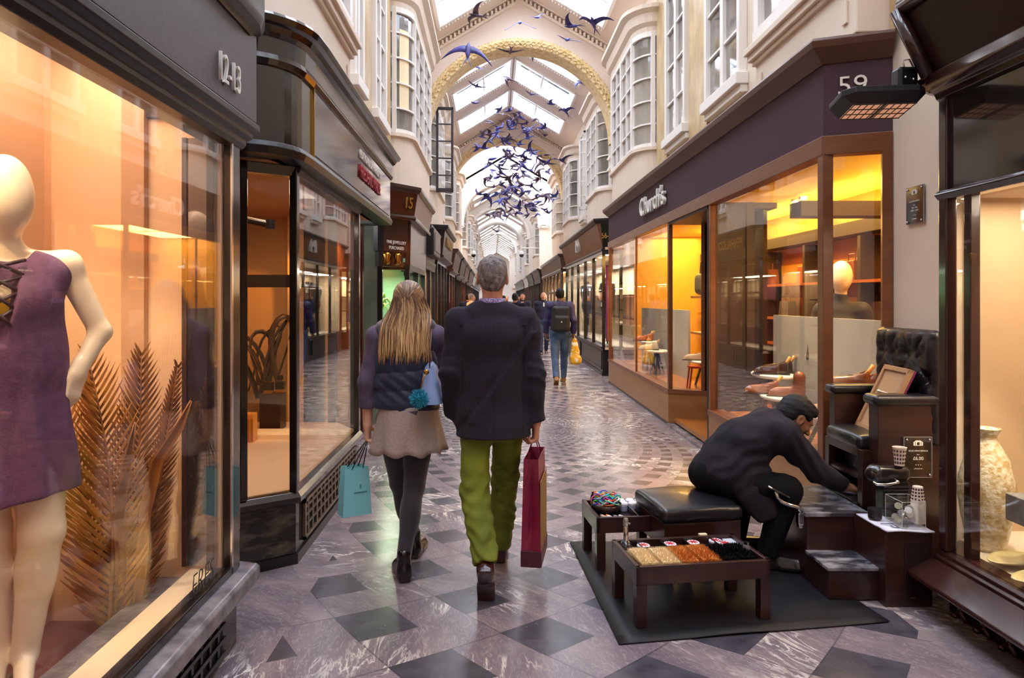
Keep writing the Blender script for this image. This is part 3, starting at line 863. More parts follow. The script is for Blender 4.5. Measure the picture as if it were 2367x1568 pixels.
# ================================================================ generic distant shopfronts
def shop(label, side, y0, y1, xf, zr, zg, z0, z1, mr, mf, mfa, mco, mback, panes=3, cant=.28, lean=.0, wood=None, sign=None, canton=True, lit=None, arcs=False, depth=.9, out=0, nofascia=False):
    d = -side; sgn = 1 if side > 0 else -1
    S = thing('shopfront', label, 'shopfront', (xf, (y0+y1)/2, 0))
    path = [(xf-d*cant, y0-cant*.55), (xf, y0), (xf, y1), (xf-d*cant, y1+cant*.55)]
    MB().sweep(path, [(-.2, .07), (0, .07), (0, zr-.05), (.03, zr-.04), (.03, zr), (-.2, zr)], sgn).build('stall_riser', mr, S, bevel=.005)
    MB().sweep(path, [(-.2, 0), (.02, 0), (.02, .07), (-.2, .07)], sgn).build('plinth', BLACKM, S)
    pm = MB()
    for (a, b) in ((y0+.1, (y0+y1)/2-.06), ((y0+y1)/2+.06, y1-.1)):
        for q in ((a, a+.04), (b-.04, b)): pm.box(xf, xf+d*.014, q[0], q[1], .12, zr-.1)
        pm.box(xf, xf+d*.014, a, b, .12, .15).box(xf, xf+d*.014, a, b, zr-.13, zr-.1)
    pm.build('riser_moulding', mr, S)
    f = MB()
    for k in range(panes+1):
        y = y0+(y1-y0)*k/panes; f.box(xf-d*.05, xf+d*.012, y-.03, y+.03, zr, zg)
    x, y = path[0]; f.box(x-.03, x+.03, y-.03, y+.03, zr, zg)
    f.sweep(path, [(-.06, zg-.05), (.015, zg-.05), (.015, zg+.03), (-.06, zg+.03)], sgn)
    if arcs:
        for k in range(panes):
            ya, yb = y0+(y1-y0)*k/panes+.03, y0+(y1-y0)*(k+1)/panes-.03; ym = (ya+yb)/2; r = (yb-ya)/2
            f.box(xf-d*.03, xf+d*.01, ya, yb, zg-.72, zg-.66)
            pr = None
            f.tube([(xf-d*.01, ym+r*math.cos(PI*i/10), zg-.6+r*.75*math.sin(PI*i/10)) for i in range(11)], .025, 6)
            for q in (.33, .66): f.box(xf-d*.02, xf, ya+(yb-ya)*q-.01, ya+(yb-ya)*q+.01, zg-.68, zg)
    f.build('window_frame', mf, S)
    MB().sweep(path[:3], [(-.035, zr), (-.027, zr), (-.027, zg), (-.035, zg)], sgn).build('window_pane', GLASS, S)
    if not nofascia:
        MB().sweep(path, [(-.15, z0), (out, z0), (out+lean, z1-.05), (-.15, z1-.05)], sgn).build('fascia', mfa, S)
        MB().sweep(path, [(-.15, z1-.07), (out+lean+.03, z1-.07), (out+lean+.07, z1-.01), (out+lean+.07, z1+.03), (-.15, z1+.05)], sgn).build('cornice', mco, S, bevel=.004)
    MB().sweep(path, [(-.1, zg+.02), (.02, zg+.02), (.03+out, z0-.03), (.03+out, z0+.01), (-.1, z0+.01)], sgn).build('lintel', mco, S)
    # interior
    xb = xf-d*depth
    MB().box(xb, xb-d*.05, y0-.3, y1+.3, 0, zg+.1).box(xf-d*.05, xb, y1+.12, y1+.16, 0, zg+.1).build('backdrop', mback, S)
    MB().box(xf-d*.04, xb, y0-.1, y1+.12, zr-.06, zr-.01).build('display_floor', LINEN, S)
    MB().box(xf-d*.04, xb, y0-.1, y1+.12, zg+.05, zg+.1).build('display_ceiling', mback, S)
    shl = MB()
    for z in (zr+.55, zr+1.05): shl.box(xb+d*.02, xb+d*.28, y0, y1, z, z+.03)
    shl.build('shelf', wood or DKIN, S)
    n = max(1, int((y1-y0)/.9))
    for k in range(n):
        y = y0+(y1-y0)*(k+.5)/n
        MB().lathe([(.045, 0), (.045, .02)], (xf-d*.35, y, zg+.03), 10).build('downlight', lit or WARM, S)
    return S
def goods(side, xf, y0, y1, z, n, label, name, cat, mats_, grp, h=.2, depth=.55):
    """little display pieces on a far shop's window base"""
    d = -side; o = None
    for k in range(n):
        y = y0+(y1-y0)*(k+.5)/n; x = xf-d*depth*(.4+.3*(k % 3)); hh = h*(.7+.3*((k*7) % 3))
        if name == 'dress_form':
            mb = MB().lathe([(.09, 0), (.02, .02), (.02, .55), (.10, .62), (.15, .8), (.13, .95), (.19, 1.2), (.16, 1.32), (.05, 1.38), (.05, 1.45)], (0, 0, 0), 14, sy=.65)
        else:
            mb = MB().lathe([(.06, 0), (.07, hh*.1), (.05, hh*.35), (.07, hh*.6), (.03, hh*.8), (.035, hh)], (0, 0, 0), 12)
        p = mb.build(name, mats_[k % len(mats_)], smooth=True, angle=40); p.location = (x, y, z)
        setp(p, label, cat, grp)

GRNW = mat('green_lit_wall', '#7fae8c', .6, col2='#a9cfae', nscale=1)
# number 15, jeweller
TAUF = mat('taupe_fascia', '#a08d80', .4)
J = shop('red-brown jeweller shopfront numbered 15 with a black corner sign', -1, 8.95, 11.0, -1.08, .55, 2.0, 2.62, 2.98, MAHOG, BLACKM, TAUF, MAHOG, GRNW, 2, .34, nofascia=True)
JP = [(-1.30, 8.42), (-1.0, 8.82), (-1.0, 10.9), (-1.3, 11.1)]
MB().sweep(JP, [(-.15, 2.62), (.0, 2.62), (.06, 2.93), (-.15, 2.93)], -1).build('fascia', TAUF, J)
MB().sweep(JP[:2], [(.0, 2.63), (.012, 2.63), (.07, 2.92), (.0, 2.92)], -1).build('number_panel', REDWD, J, bevel=.004)
MB().sweep(JP, [(-.15, 2.91), (.07, 2.91), (.10, 2.95), (.10, 2.99), (-.15, 3.0)], -1).build('cornice', MAHOG, J, bevel=.004)
MB().sweep(JP, [(-.15, 2.57), (.02, 2.57), (.03, 2.6), (.02, 2.63), (-.15, 2.63)], -1).build('fascia_lower_moulding', MAHOG, J, bevel=.004)
uj = Vector((.3, .4, 0)).normalized(); nj = Vector((.4, -.3, 0)).normalized()
text('number_lettering', '15', .2, Vector((-1.09, 8.70, 2.775))+nj*.052, uj, Vector((nj.x*.19, nj.y*.19, 1)), SIGNG, J, .008, .8)
cp = [(-1.46, 8.50), (-1.40, 8.46), (-1.33, 8.47), (-1.10, 8.86), (-1.075, 8.95)]
MB().sweep(cp, [(-.06, 2.17), (.0, 2.17), (.0, 2.6), (-.06, 2.6)], -1).build('corner_sign', BLACKM, J, smooth=True, angle=35)
MB().sweep(cp, [(-.08, 1.98), (-.03, 1.98), (-.03, 2.17), (-.08, 2.17)], -1).build('ornament_band', BLACKM, J)
MB().sweep([(-1.075, 8.97), (-1.075, 10.2)], [(-.02, 2.05), (.006, 2.05), (.006, 2.58), (-.02, 2.58)], -1).build('side_sign', mat('taupe_sign', '#8f8084', .3), J)
us = Vector((.23, .39, 0)).normalized(); ns = Vector((.39, -.23, 0)).normalized()
text('sign_lettering', 'FINE JEWELLERY', .058, Vector((-1.205, 8.68, 2.285))+ns*.006, us, (0, 0, 1), SIGNW, J, .002, .92, 0)
text('sign_lettering', 'PURCHASED', .058, Vector((-1.205, 8.68, 2.215))+ns*.006, us, (0, 0, 1), SIGNW, J, .002, .92, 0)
MB().box(-1.62, -1.52, 8.1, 8.2, 0, 2.5).build('door_post', REDWD, J)
MB().box(-2.1, -1.42, 8.74, 8.78, 0, 2.9).build('side_wall', mat('door_glass_reflection', '#7d8a76', .5, col2='#5d6a5c', nscale=2), J)  # green reflection in the door glass, painted into the wall colour
MB().box(-2.1, -1.64, 8.72, 8.74, 1.95, 2.5).build('pink_poster', mat('pink_poster', '#b98a8a', .5), J)
S3 = shop('narrow dark shopfront with a framed sign board, next past the jeweller', -1, 11.6, 13.6, -1.14, .5, 2.15, 2.25, 2.8, BLACKM, CHARC, BLACKM, BLACKM, BEIGE, 2, .2, .06)
MB().box(-1.14, -.97, 11.5, 12.9, 2.32, 2.78).build('sign_box', CHARC, S3, bevel=.02)
MB().box(-.97, -.955, 11.65, 12.75, 2.40, 2.70).build('sign_panel', mat('sign_grey', '#7d7470', .4), S3)
S4 = shop('black shopfront with gold lettered boxy sign, left side before the white columns', -1, 14.6, 17.6, -1.17, .5, 2.4, 2.5, 3.1, BLACKM, BLACKG, BLACKM, BLACKM, mat('plum_wall', '#6b3f4f', .5), 3, .3, .06, out=.12)
text('sign_lettering', "PENHALIGON'S", .3, (-.985, 16.1, 2.83), (0, 1, 0), (0, 0, 1), SIGNG, S4, .006, .95)
farL = [(18.6, 21.4, MAHOG, REDWD, 'mahogany shopfront with warm gold light, first left one past the black gold-lettered sign', ORANGEW),
        (22.4, 25.5, BLACKM, BLACKM, 'small black shopfront on the left just short of the white columns', BEIGE),
        (26.2, 29.6, REDWD, REDWD, 'red-brown shopfront on the left level with the lantern', ORANGEW),
        (31.0, 36.0, BLACKM, CHARC, 'dark shopfront on the left directly past the white column arch', BEIGE),
        (36.8, 42.0, MAHOG, MAHOG, 'brown shopfront far down on the left under the plain vault', YELW),
        (43.0, 60.0, BLACKM, CHARC, 'furthest dark run of shopfront on the left', BEIGE)]
for (a, b, m1, m2, lb, bk) in farL:
    shop(lb, -1, a, b, -1.17, .5, 2.3, 2.38, 2.9, m1, m1, m2, m2, bk, max(2, int((b-a)/1.1)), .2, .1, out=.1)

# ================================================================ right: long brown shoe shop
S = thing('shopfront', 'long brown shoe shop front with bronze window surrounds on the right', 'shopfront', (2.2, 9, 0))
CH = S
XF = 2.2
NEAR = [(2.576, 4.455), (XF, 4.60), (XF, 7.04)]
FAR = [(2.62, 8.45), (XF, 8.65), (XF, 13.1)]
FULL = [(2.576, 4.455), (XF, 4.60), (XF, 13.1), (2.5, 13.3)]
for nm, prof, m, b in (('stall_riser', [(-.15, .03), (0, .03), (0, .40), (-.15, .40)], TAN, .004),
                       ('sill', [(-.15, .40), (.012, .40), (.012, .455), (-.15, .455)], BRONZE, .004),
                       ('plinth', [(-.15, 0), (.004, 0), (.004, .03), (-.15, .03)], BLACKM, 0)):
    for pth in (NEAR, FAR): MB().sweep(pth, prof, 1).build(nm, m, S, bevel=b)
for pth in (NEAR, FAR):
    MB().sweep(pth, [(-.045, .455), (-.037, .455), (-.037, 2.56), (-.045, 2.56)], 1).build('window_pane', GLASS, S)
fr = MB()
fr.box(XF-.01, XF+.06, 4.585, 4.665, .455, 2.56).box(XF, XF+.05, 6.98, 7.06, .455, 2.56)
fr.box(XF, XF+.05, 8.63, 8.7, .455, 2.56).box(XF+.02, XF+.045, 10.72, 10.75, .455, 2.56).box(XF, XF+.05, 13.03, 13.1, .455, 2.56)
fr.sweep([(2.576, 4.455), (2.52, 4.4766)], [(-.05, .455), (.015, .455), (.015, 2.56), (-.05, 2.56)], 1)
fr.sweep([(2.60, 8.46), (2.56, 8.48)], [(-.05, .455), (.015, .455), (.015, 2.56), (-.05, 2.56)], 1)
fr.build('window_frame', BRONZE, S, bevel=.005)
MB().sweep(FULL, [(-.1, 2.53), (.015, 2.53), (.015, 2.655), (-.1, 2.655)], 1).build('lintel', BRONZE, S, bevel=.004)
MB().sweep(FULL, [(-.12, 2.655), (.0, 2.655), (.0, 3.14), (-.12, 3.14)], 1).build('fascia', BROWNF, S)
MB().sweep(FULL, [(-.12, 3.13), (.01, 3.13), (.10, 3.22), (.11, 3.26), (.10, 3.28), (-.12, 3.28)], 1).build('cornice', BRONZED, S, bevel=.003)
text('sign_lettering', "Church's", .36, (XF-.03, 9.42, 2.89), (0, -1, 0), (0, 0, 1), SIGNW, S, .02, 1.12, .002)
cn = Vector((-.145, -.376, 0)).normalized(); cu_ = Vector((.376, -.145, 0)).normalized()
text('number_lettering', '59', .17, Vector((2.36, 4.538, 2.97))+cn*.012, cu_, (0, 0, 1), SIGNW, S, .006, 1.1, -.001)
# doorway
MB().box(XF, 2.65, 7.04, 7.09, 0, 2.56).box(2.58, 2.66, 7.02, 7.12, 0, 2.56).build('door_jamb', DKIN, S)
MB().box(2.62, 2.72, 8.42, 8.5, 0, 2.56).build('door_jamb', BRONZE, S)
MB().box(XF, 2.9, 7.05, 8.62, 2.5, 2.56).build('door_soffit', DKIN, S)
MB().box(XF-.02, 3.0, 7.05, 8.64, 0, .03).build('threshold', LEDGE, S, bevel=.004)
MB().box(2.78, 2.82, 7.1, 8.4, .03, 2.5).build('shop_door', mat('dark_door', '#2d1a12', .25), S)
# interior
MB().box(4.15, 4.2, 4.4, 13.2, 0, 3.0).build('back_wall', ORANGEW, S)
MB().box(2.7, 4.2, 13.15, 13.2, 0, 3.0).build('end_wall', YELW, S)
MB().box(2.60, 4.2, 4.46, 4.5, 0, 3.0).build('near_wall', YELW, S)
MB().box(XF+.06, 4.2, 4.66, 13.1, 2.76, 2.8).build('shop_ceiling', mat('shop_ceiling_paint', '#c9a24c', .6), S)
MB().box(XF+.06, 4.2, 4.66, 13.1, .05, .10).build('shop_floor', mat('shop_parquet', '#9a5a28', .25), S)
for (a, b) in ((4.66, 7.0), (8.7, 13.0)):
    MB().box(XF+.06, 2.78, a, b, .10, .44).build('display_base', mat('display_parquet', '#b5733a', .22, col2='#a5642f', nscale=5), S)
    MB().box(2.76, 2.79, a+.15 if a < 5 else 9.75, b-.2, .10, 1.42).build('display_board', GREYBRD, S)
MB().prism([(2.58, 4.52), (2.78, 4.52), (2.78, 4.7), (XF+.08, 4.7)], .1, .44).build('display_base', LINEN, S)
co_ = MB(); co_.box(3.9, 4.14, 4.5, 13, 2.28, 2.33).box(3.9, 3.93, 4.5, 13, 2.33, 2.42); co_.box(2.9, 4.1, 6.5, 6.75, 2.36, 2.5).build('ceiling_cove', DKIN, S)
for k, y in enumerate((5.0, 6.1, 7.3, 8.6, 9.9, 11.2, 12.4)):
    MB().box(3.88, 4.14, y, y+.06, .1, 2.25).build('shelf_upright', DKIN, S)
sv = MB()
for z in (.55, .95, 1.3, 1.75): sv.box(3.86, 4.14, 4.6, 13, z, z+.03)
sv.build('wall_shelf', ORANGEW, S)
for z in (1.3, 1.75): MB().box(4.135, 4.145, 4.6, 13, z+.05, z+.3).build('lit_niche', mat('yellow_niche', '#e0a52e', .5), S)
MB().box(3.3, 4.1, 4.505, 4.53, 1.45, 2.0).build('picture_panel', mat('lilac_picture', '#9a8fb0', .4, col2='#e7e0ea', nscale=6, stretch=(.1, 1, 1.5)), S)
lamp_row(S, [(2.62, y, 2.70) for y in (4.95, 5.1, 5.25, 5.4, 6.2, 6.35, 6.5, 6.65)], .035)
lamp_row(S, [(2.65, y, 2.70) for y in (9.2, 9.35, 9.5, 11.4, 11.55, 11.7)], .035)
lamp_row(S, [(3.5, y, 2.70) for y in (4.9, 5.1, 5.3, 7.8, 8.0)], .035)

# further right
ORF = mat('orange_brown_fascia', '#7c5236', .4)
S = shop('black and orange-brown clothes shopfront numbered 56-57, just past the long brown shoe shop', 1, 14.3, 21.4, 2.28, .6, 2.55, 2.62, 3.2, BLACKM, BLACKG, ORF, BLACKM, mat('bright_wall', '#d8c3a0', .6), 5, .34, .14)
text('sign_lettering', 'IM', .42, (2.18, 17.6, 2.92), (0, -1, 0), (0, .0, 1), SIGNW, S, .04, 1.4, .01)
n2 = Vector((-.187, -.34, 0)).normalized(); u2 = Vector((.34, -.187, 0)).normalized()
MB().sweep([(2.62, 14.113), (2.29, 14.295)], [(.0, 2.62), (.015, 2.62), (.15, 3.14), (.0, 3.14)], 1).build('number_panel', BLACKM, S)
text('number_lettering', '56-57', .17, Vector((2.41, 14.228, 2.88))+n2*.09, u2, (0, 0, 1), SIGNG, S, .006, .72)
goods(1, 2.28, 14.5, 21, .6, 6, 'dark suited tailor form standing in the window of the 56-57 shop', 'dress_form', 'dress form', [BLACKM, mat('navy_cloth', '#1c2036', .8), mat('grey_cloth', '#4a4a50', .8)], 'dress forms in the 56-57 window')
for (y, c, lb) in ((14.62, '#a12d8c', 'magenta scarf hanging at the near end of the 56-57 window'), (14.42, '#d9641e', 'orange scarf hanging at the near corner of the 56-57 window')):
    q = MB().rows([[(2.42+.02*math.sin(j*1.3+i*.3), y+.05*j/4, 2.3-i*.16) for j in range(5)] for i in range(11)])
    s_ = q.build('scarf', mat('scarf_'+c[1:], c, .6), smooth=True, loc=(2.42, y, 2.3), solid=.01); setp(s_, lb, 'scarf')
S = shop('carved dark shopfront with arched glazing bars beyond the orange-brown fascia on the right', 1, 22.0, 30.5, 2.2, .6, 2.5, 2.55, 3.0, MAHOG, mat('bronze_carved', '#4a3426', .35), mat('carved_fascia', '#5a4436', .4), MAHOG, mat('cream_wall', '#ead9b0', .6), 6, .25, .06, arcs=True)
farR = [(31.4, 36, BLACKM, 'black shopfront on the right directly past the arched glazing bars', BEIGE),
        (36.8, 41, CHARC, 'second black shopfront past the arched glazing bars on the right', mat('pink_wall', '#c9a0a0', .6)),
        (41.8, 47, MAHOG, 'brown shopfront far down on the right', YELW), (48, 64, BLACKM, 'furthest dark run of shopfront on the right', BEIGE)]
for (a, b, m1, lb, bk) in farR:
    shop(lb, 1, a, b, 2.2, .5, 2.4, 2.48, 2.95, m1, m1, m1, m1, bk, max(2, int((b-a)/1.1)), .25, .12)

# ================================================================ near right: mahogany shop with vase
S = thing('shopfront', 'mahogany shopfront with a projecting canted fascia, nearest on the right', 'shopfront', (2.27, 1.5, 0))
PR = [(2.27, -2.0), (2.27, 3.5), (2.44, 3.61)]
PRr = [(2.6, 3.72), (2.27, 3.5), (2.27, -2.0)]
MB().sweep(PR, [(-.15, .0), (-.03, .0), (-.03, .16), (-.15, .16)], 1).build('stall_riser', BLACKM, S)
lt = MB()
for k in range(34):
    y = 3.42-k*.16
    for z0_, z1_ in ((.01, .085), (.085, .155)):
        lt.tube([(2.287, y, z0_), (2.287, y-.08, z1_)], .012, 6).tube([(2.287, y-.08, z0_), (2.287, y, z1_)], .012, 6)
    for z in (.01, .085, .155): lt.ball((2.283, y, z), (.018, .022, .018), n=6, m=4)
for z in (.012, .085, .153): lt.tube([(2.292, 3.45, z), (2.292, -1.95, z)], .009, 6)
lt.build('lattice_grille', MAHOG, S, smooth=True)
MB().sweep(PR, [(-.15, .16), (.14, .16), (.155, .17), (.155, .19), (.02, .265), (-.15, .265)], 1).build('ledge', MAHOG, S, bevel=.006)
MB().sweep(PR, [(-.1, .26), (.03, .26), (.03, .275), (.015, .285), (.015, .30), (-.0, .315), (-.1, .315)], 1).build('sill', MAHOG, S, bevel=.003)
fr = MB().box(2.255, 2.31, 3.44, 3.5, .315, 2.66)
fr.box(2.30, 2.35, 3.33, 3.38, .315, 2.1)
fr.sweep(PR, [(-.06, 2.07), (.012, 2.07), (.03, 2.1), (.012, 2.12), (-.06, 2.13)], 1)
fr.build('window_frame', MAHOG, S, bevel=.006)
MB().box(2.285, 2.293, -2, 3.45, .315, 2.08).build('window_pane', GLASS, S)
MB().sweep([(2.27, 3.5), (2.44, 3.61)], [(-.03, .315), (-.022, .315), (-.022, 2.08), (-.03, 2.08)], 1).build('end_pane', GLASS, S)
MB().sweep(PR, [(-.05, 2.12), (-.005, 2.12), (-.005, 2.62), (-.05, 2.62)], 1).build('transom_panel', mat('dark_transom_glass', '#2b2624', .08, spec=.8), S)
MB().sweep(PR[:2]+[(2.3, 3.53)], [(-.05, 2.58), (.02, 2.58), (.03, 2.61), (.05, 2.62), (.06, 2.65), (.09, 2.66), (.1, 2.69), (-.05, 2.69)], 1).build('fascia_lower_moulding', MAHOG, S, bevel=.003)
PFa = [(2.27, -2.0), (2.27, 3.42), (2.31, 3.5), (2.5, 3.6)]
MB().sweep(PFa, [(-.2, 2.67), (.07, 2.67), (.20, 3.03), (-.2, 3.03)], 1).build('fascia', mat('mahogany_dark_panel', '#2a1614', .3), S)
MB().sweep(PFa, [(-.2, 2.62), (.08, 2.62), (.11, 2.64), (.11, 2.68), (.08, 2.70), (-.2, 2.70)], 1).build('fascia_base_roll', MAHOG, S, smooth=True, angle=50)
MB().sweep(PFa, [(-.2, 3.0), (.2, 3.0), (.235, 3.02), (.245, 3.06), (.225, 3.1), (-.2, 3.12)], 1).build('cornice', MAHOG, S, smooth=True, angle=50)
MB().tube([(2.17, 3.44, 2.68), (2.045, 3.50, 3.03)], .035, 8).build('corner_rib', MAHOG, S, smooth=True)
MB().box(3.2, 3.25, -2, 3.82, .1, 2.6).build('backdrop', BEIGE, S)
MB().box(2.62, 3.25, 3.76, 3.80, 0, 2.9).build('end_panel', BEIGE, S)
MB().box(2.61, 3.25, 3.80, 3.83, 0, 3.1).build('party_wall', CREAM, S)
MB().prism([(2.30, -2), (3.2, -2), (3.2, 3.76), (2.62, 3.76), (2.30, 3.5)], .25, .312).build('display_floor', LINEN, S)
MB().prism([(2.30, -2), (3.2, -2), (3.2, 3.76), (2.62, 3.76), (2.30, 3.5)], 2.12, 2.16).build('display_ceiling', BEIGE, S)
# ---------------------------------------------------------------- people
SKIN = mat('skin', '#c98d70', .5, sss=.15, col2='#b87a60', nscale=30)
SKINP = mat('skin_pale', '#d6a284', .5, sss=.15)
SKIND = mat('skin_tan', '#8a5c42', .5, sss=.1)
WOOL = mat('charcoal_wool', '#231f28', .95, spec=.2, col2='#332e3a', nscale=220, bump=.25, bscale=300, sheen=.05)
OLIVE = mat('olive_corduroy', '#7a8220', .85, col2='#5f6a18', nscale=6, bump=.2, bscale=160)
NAVYQ = mat('navy_quilted', '#20233f', .55, sheen=.2, bump=.25, bscale=26)
PLUM = mat('plum_knit', '#594a5e', .9, bump=.3, bscale=180)
FELT = mat('taupe_felt', '#ab988f', .95, col2='#9c8a82', nscale=90, bump=.2, bscale=200)
TIGHTS = mat('dark_tights', '#2e2933', .8, bump=.15, bscale=300, sheen=.3)
LEATHB = mat('black_leather', '#1a1012', .22, coat=.3)
BROWNS = mat('oxblood_leather', '#3a1a17', .25, coat=.3)
DARKC = mat('black_cotton', '#211d25', .9, spec=.2, bump=.3, bscale=35, col2='#2c2731', nscale=5)
BLKTR = mat('black_trousers', '#0f0d11', .9, spec=.2, bump=.2, bscale=40)
HAIRG = mat('grey_hair', '#54494a', .7, col2='#8d8280', nscale=45, bump=.6, bscale=120, stretch=(1, 1, .4))
HAIRD = mat('dark_hair', '#0d0b10', .6, spec=.3, col2='#17141b', nscale=60, bump=.5, bscale=140)
def hairmat(name, roots, mid, tips):
    t = NT(name); p = t.n('BsdfPrincipled'); p.inputs['Roughness'].default_value = .4; p.inputs['Specular IOR Level'].default_value = .5
    g = t.n('NewGeometry'); sz = t.n('SeparateXYZ'); t.l(g.outputs['Position'], sz.inputs[0])
    mr = t.n('MapRange'); mr.inputs[1].default_value = 1.2; mr.inputs[2].default_value = 1.66; t.l(sz.outputs[2], mr.inputs[0])
    n1 = t.noise(t.coord((26, 26, .8)), 4, 3); f = t.m_('ADD', mr.outputs[0], t.m_('MULTIPLY', t.m_('SUBTRACT', n1, .5), .5)); f = t.m_('ADD', f, t.m_('MULTIPLY', t.m_('SUBTRACT', g.outputs['Random Per Island'], .5), .85))
    c = t.ramp(f, [(.05, H(tips)), (.45, H(mid)), (.8, H(roots))])
    t.l(c, p.inputs['Base Color']); t.l(p.outputs[0], t.out.inputs[0]); return t.m
BLOND = hairmat('blond_hair', '#6b503c', '#96704c', '#d8ab74')
BLONDC = mat('hair_underlayer', '#6e523e', .5, col2='#83644a', nscale=40)
BLONDL = hairmat('blond_hair_light', '#b08c66', '#bd9668', '#e4c08a')
CHECK = mat('check_shirt', '#c9b8d8', .8, col2='#6f5fa0', nscale=160, lo=.48, hi=.52)
EYE = mat('eye_white', '#e8e0da', .2)
PUPIL = mat('eye_dark', '#20140e', .1)
NAVYC = mat('navy_cloth_coat', '#1f2036', .85, bump=.2, bscale=60)
DENIM = mat('blue_denim', '#4f668c', .85, col2='#2f456e', nscale=5, bump=.15, bscale=200)
PURPJ = mat('indigo_jacket', '#2a2350', .6, bump=.3, bscale=30)
BAGB = mat('black_nylon', '#141318', .6, bump=.2, bscale=120)

def wob(amp, seed, f=18):
    q = np.random.RandomState(seed); D = q.normal(size=(7, 3)); ph = q.uniform(0, 6.28, 7)
    def fn(X, Y, Z):
        o = 0
        for i in range(7):
            s = f*(.6+.25*i); o = o+np.sin((X*D[i, 0]+Y*D[i, 1]+Z*D[i, 2])*s+ph[i])/(1+.3*i)
        return o*amp/2.5
    return fn
def head_prims(c, f, up=(0, 0, 1), s=1.0, neck=None, ear=1):
    M = basis(f, up); c = Vector(c)
    P = lambda x, y, z: tuple(c+M @ Vector((x*s, y*s, z*s)))
    r = lambda *q: tuple(v*s for v in q)
    L = [ell(P(0, -.015, .03), r(.076, .098, .086), .03, M), ell(P(0, .025, -.03), r(.062, .068, .082), .04, M),
         ell(P(0, .066, -.092), r(.03, .024, .022), .03, M), ell(P(0, .08, .02), r(.052, .018, .013), .02, M),
         ell(P(-.04, .062, -.022), r(.022, .024, .02), .02, M), ell(P(.04, .062, -.022), r(.022, .024, .02), .02, M),
         cone(P(0, .090, .005), P(0, .116, -.032), .007*s, .013*s, .014),
         ell(P(-.012, .103, -.036), r(.008, .01, .008), .01, M), ell(P(.012, .103, -.036), r(.008, .01, .008), .01, M)]
    for q in (-1, 1): L.append(dict(ell(P(q*.031, .098, .004), r(.017, .014, .010), .01, M), sub=True))
    L += [ell(P(0, .088, -.056), r(.023, .011, .007), .008, M), ell(P(0, .086, -.068), r(.02, .011, .008), .008, M)]
    for q in (-1, 1):
        L += [ell(P(q*.079, -.008, -.004), r(.009*ear, .021*ear, .032*ear), .008, M), dict(ell(P(q*.087, -.004, 0), r(.005, .012, .018), .006, M), sub=True)]
    if neck is not None: L.append(cone(neck, P(0, -.03, -.05), .058*s, .052*s, .03))
    return L, P, M
def face_extras(P, parent, s=1):
    for q in (-1, 1):
        e = MB().ball(P(q*.031, .083, .004), .0125*s).build('eye', EYE, parent, smooth=True)
        MB().ball(P(q*.031, .0905, .004), .0062*s).build('pupil', PUPIL, e, smooth=True)
def hand_prims(w, d, n, side, curl=1.0, s=1.0, thumb=.5):
    """w wrist, d direction of the fingers, n palm normal (palm faces n), side: direction of the thumb"""
    d = Vector(d).normalized(); n = Vector(n); n = (n-d*n.dot(d)).normalized(); t = Vector(side); t = (t-d*t.dot(d)-n*t.dot(n)).normalized()
    w = Vector(w); M = Matrix((t, d, n)).transposed()
    L = [bx(tuple(w+d*.048*s), (.038*s, .05*s, .0135*s), .016, M, .012*s), cone(tuple(w-d*.03*s), tuple(w+d*.015*s), .027*s, .028*s, .02, flat=(tuple(n), .75))]
    for i, (off, ln) in enumerate(((.029, .92), (.0098, 1.0), (-.0098, .95), (-.029, .76))):
        p = w+d*.094*s+t*off*s; a = 0; r = .0092*s
        for j, l in enumerate((.043, .027, .021)):
            a += curl*(R(62), R(78), R(48))[j]*(.92+.06*i)
            q = p+(d*math.cos(a)+n*math.sin(a))*l*ln*s
            L.append(cone(tuple(p), tuple(q), r, r*.9, .0035)); p = q; r *= .9
    p = w+d*.028*s+t*.033*s+n*.006*s; dr = (d*.62+t*.62+n*thumb).normalized()
    q = p+dr*.044*s; L.append(cone(tuple(p), tuple(q), .0125*s, .0105*s, .008))
    dr2 = (d*.75+t*.05+n*(.55+thumb*.6)).normalized(); L.append(cone(tuple(q), tuple(q+dr2*.034*s), .0103*s, .0085*s, .004))
    return L
def cuff(w, d, r=.08, l=.06):
    d = Vector(d).normalized(); M = basis(d, (0, 0, 1) if abs(d.z) < .9 else (0, 1, 0))
    return dict(bx(tuple(Vector(w)+d*l), (r, l, r), .004, M, .002), sub=True)
def shoe_prims(a, f, up=(0, 0, 1), s=1.0, boot=.0):
    """a: point on the sole under the ankle"""
    M = basis(f, up); a = Vector(a); P = lambda x, y, z: tuple(a+M @ Vector((x*s, y*s, z*s)))
    L = [bx(P(0, .145, .014), (.045*s, .085*s, .013*s), .02, M, .012*s), bx(P(0, -.01, .016), (.034*s, .045*s, .016*s), .01, M, .01*s),
         bx(P(0, .06, .022), (.036*s, .08*s, .01*s), .02, M, .008*s),
         cone(P(0, -.015, .058), P(0, .165, .04), .038*s, .036*s, .03), ell(P(0, .185, .035), (.038*s, .04*s, .026*s), .02, M),
         cone(P(0, -.005, .06), P(0, -.01, .105+boot), .041*s, .04*s, .03)]
    return L
def add(o, *v): return tuple(Vector(o)+Vector(v))

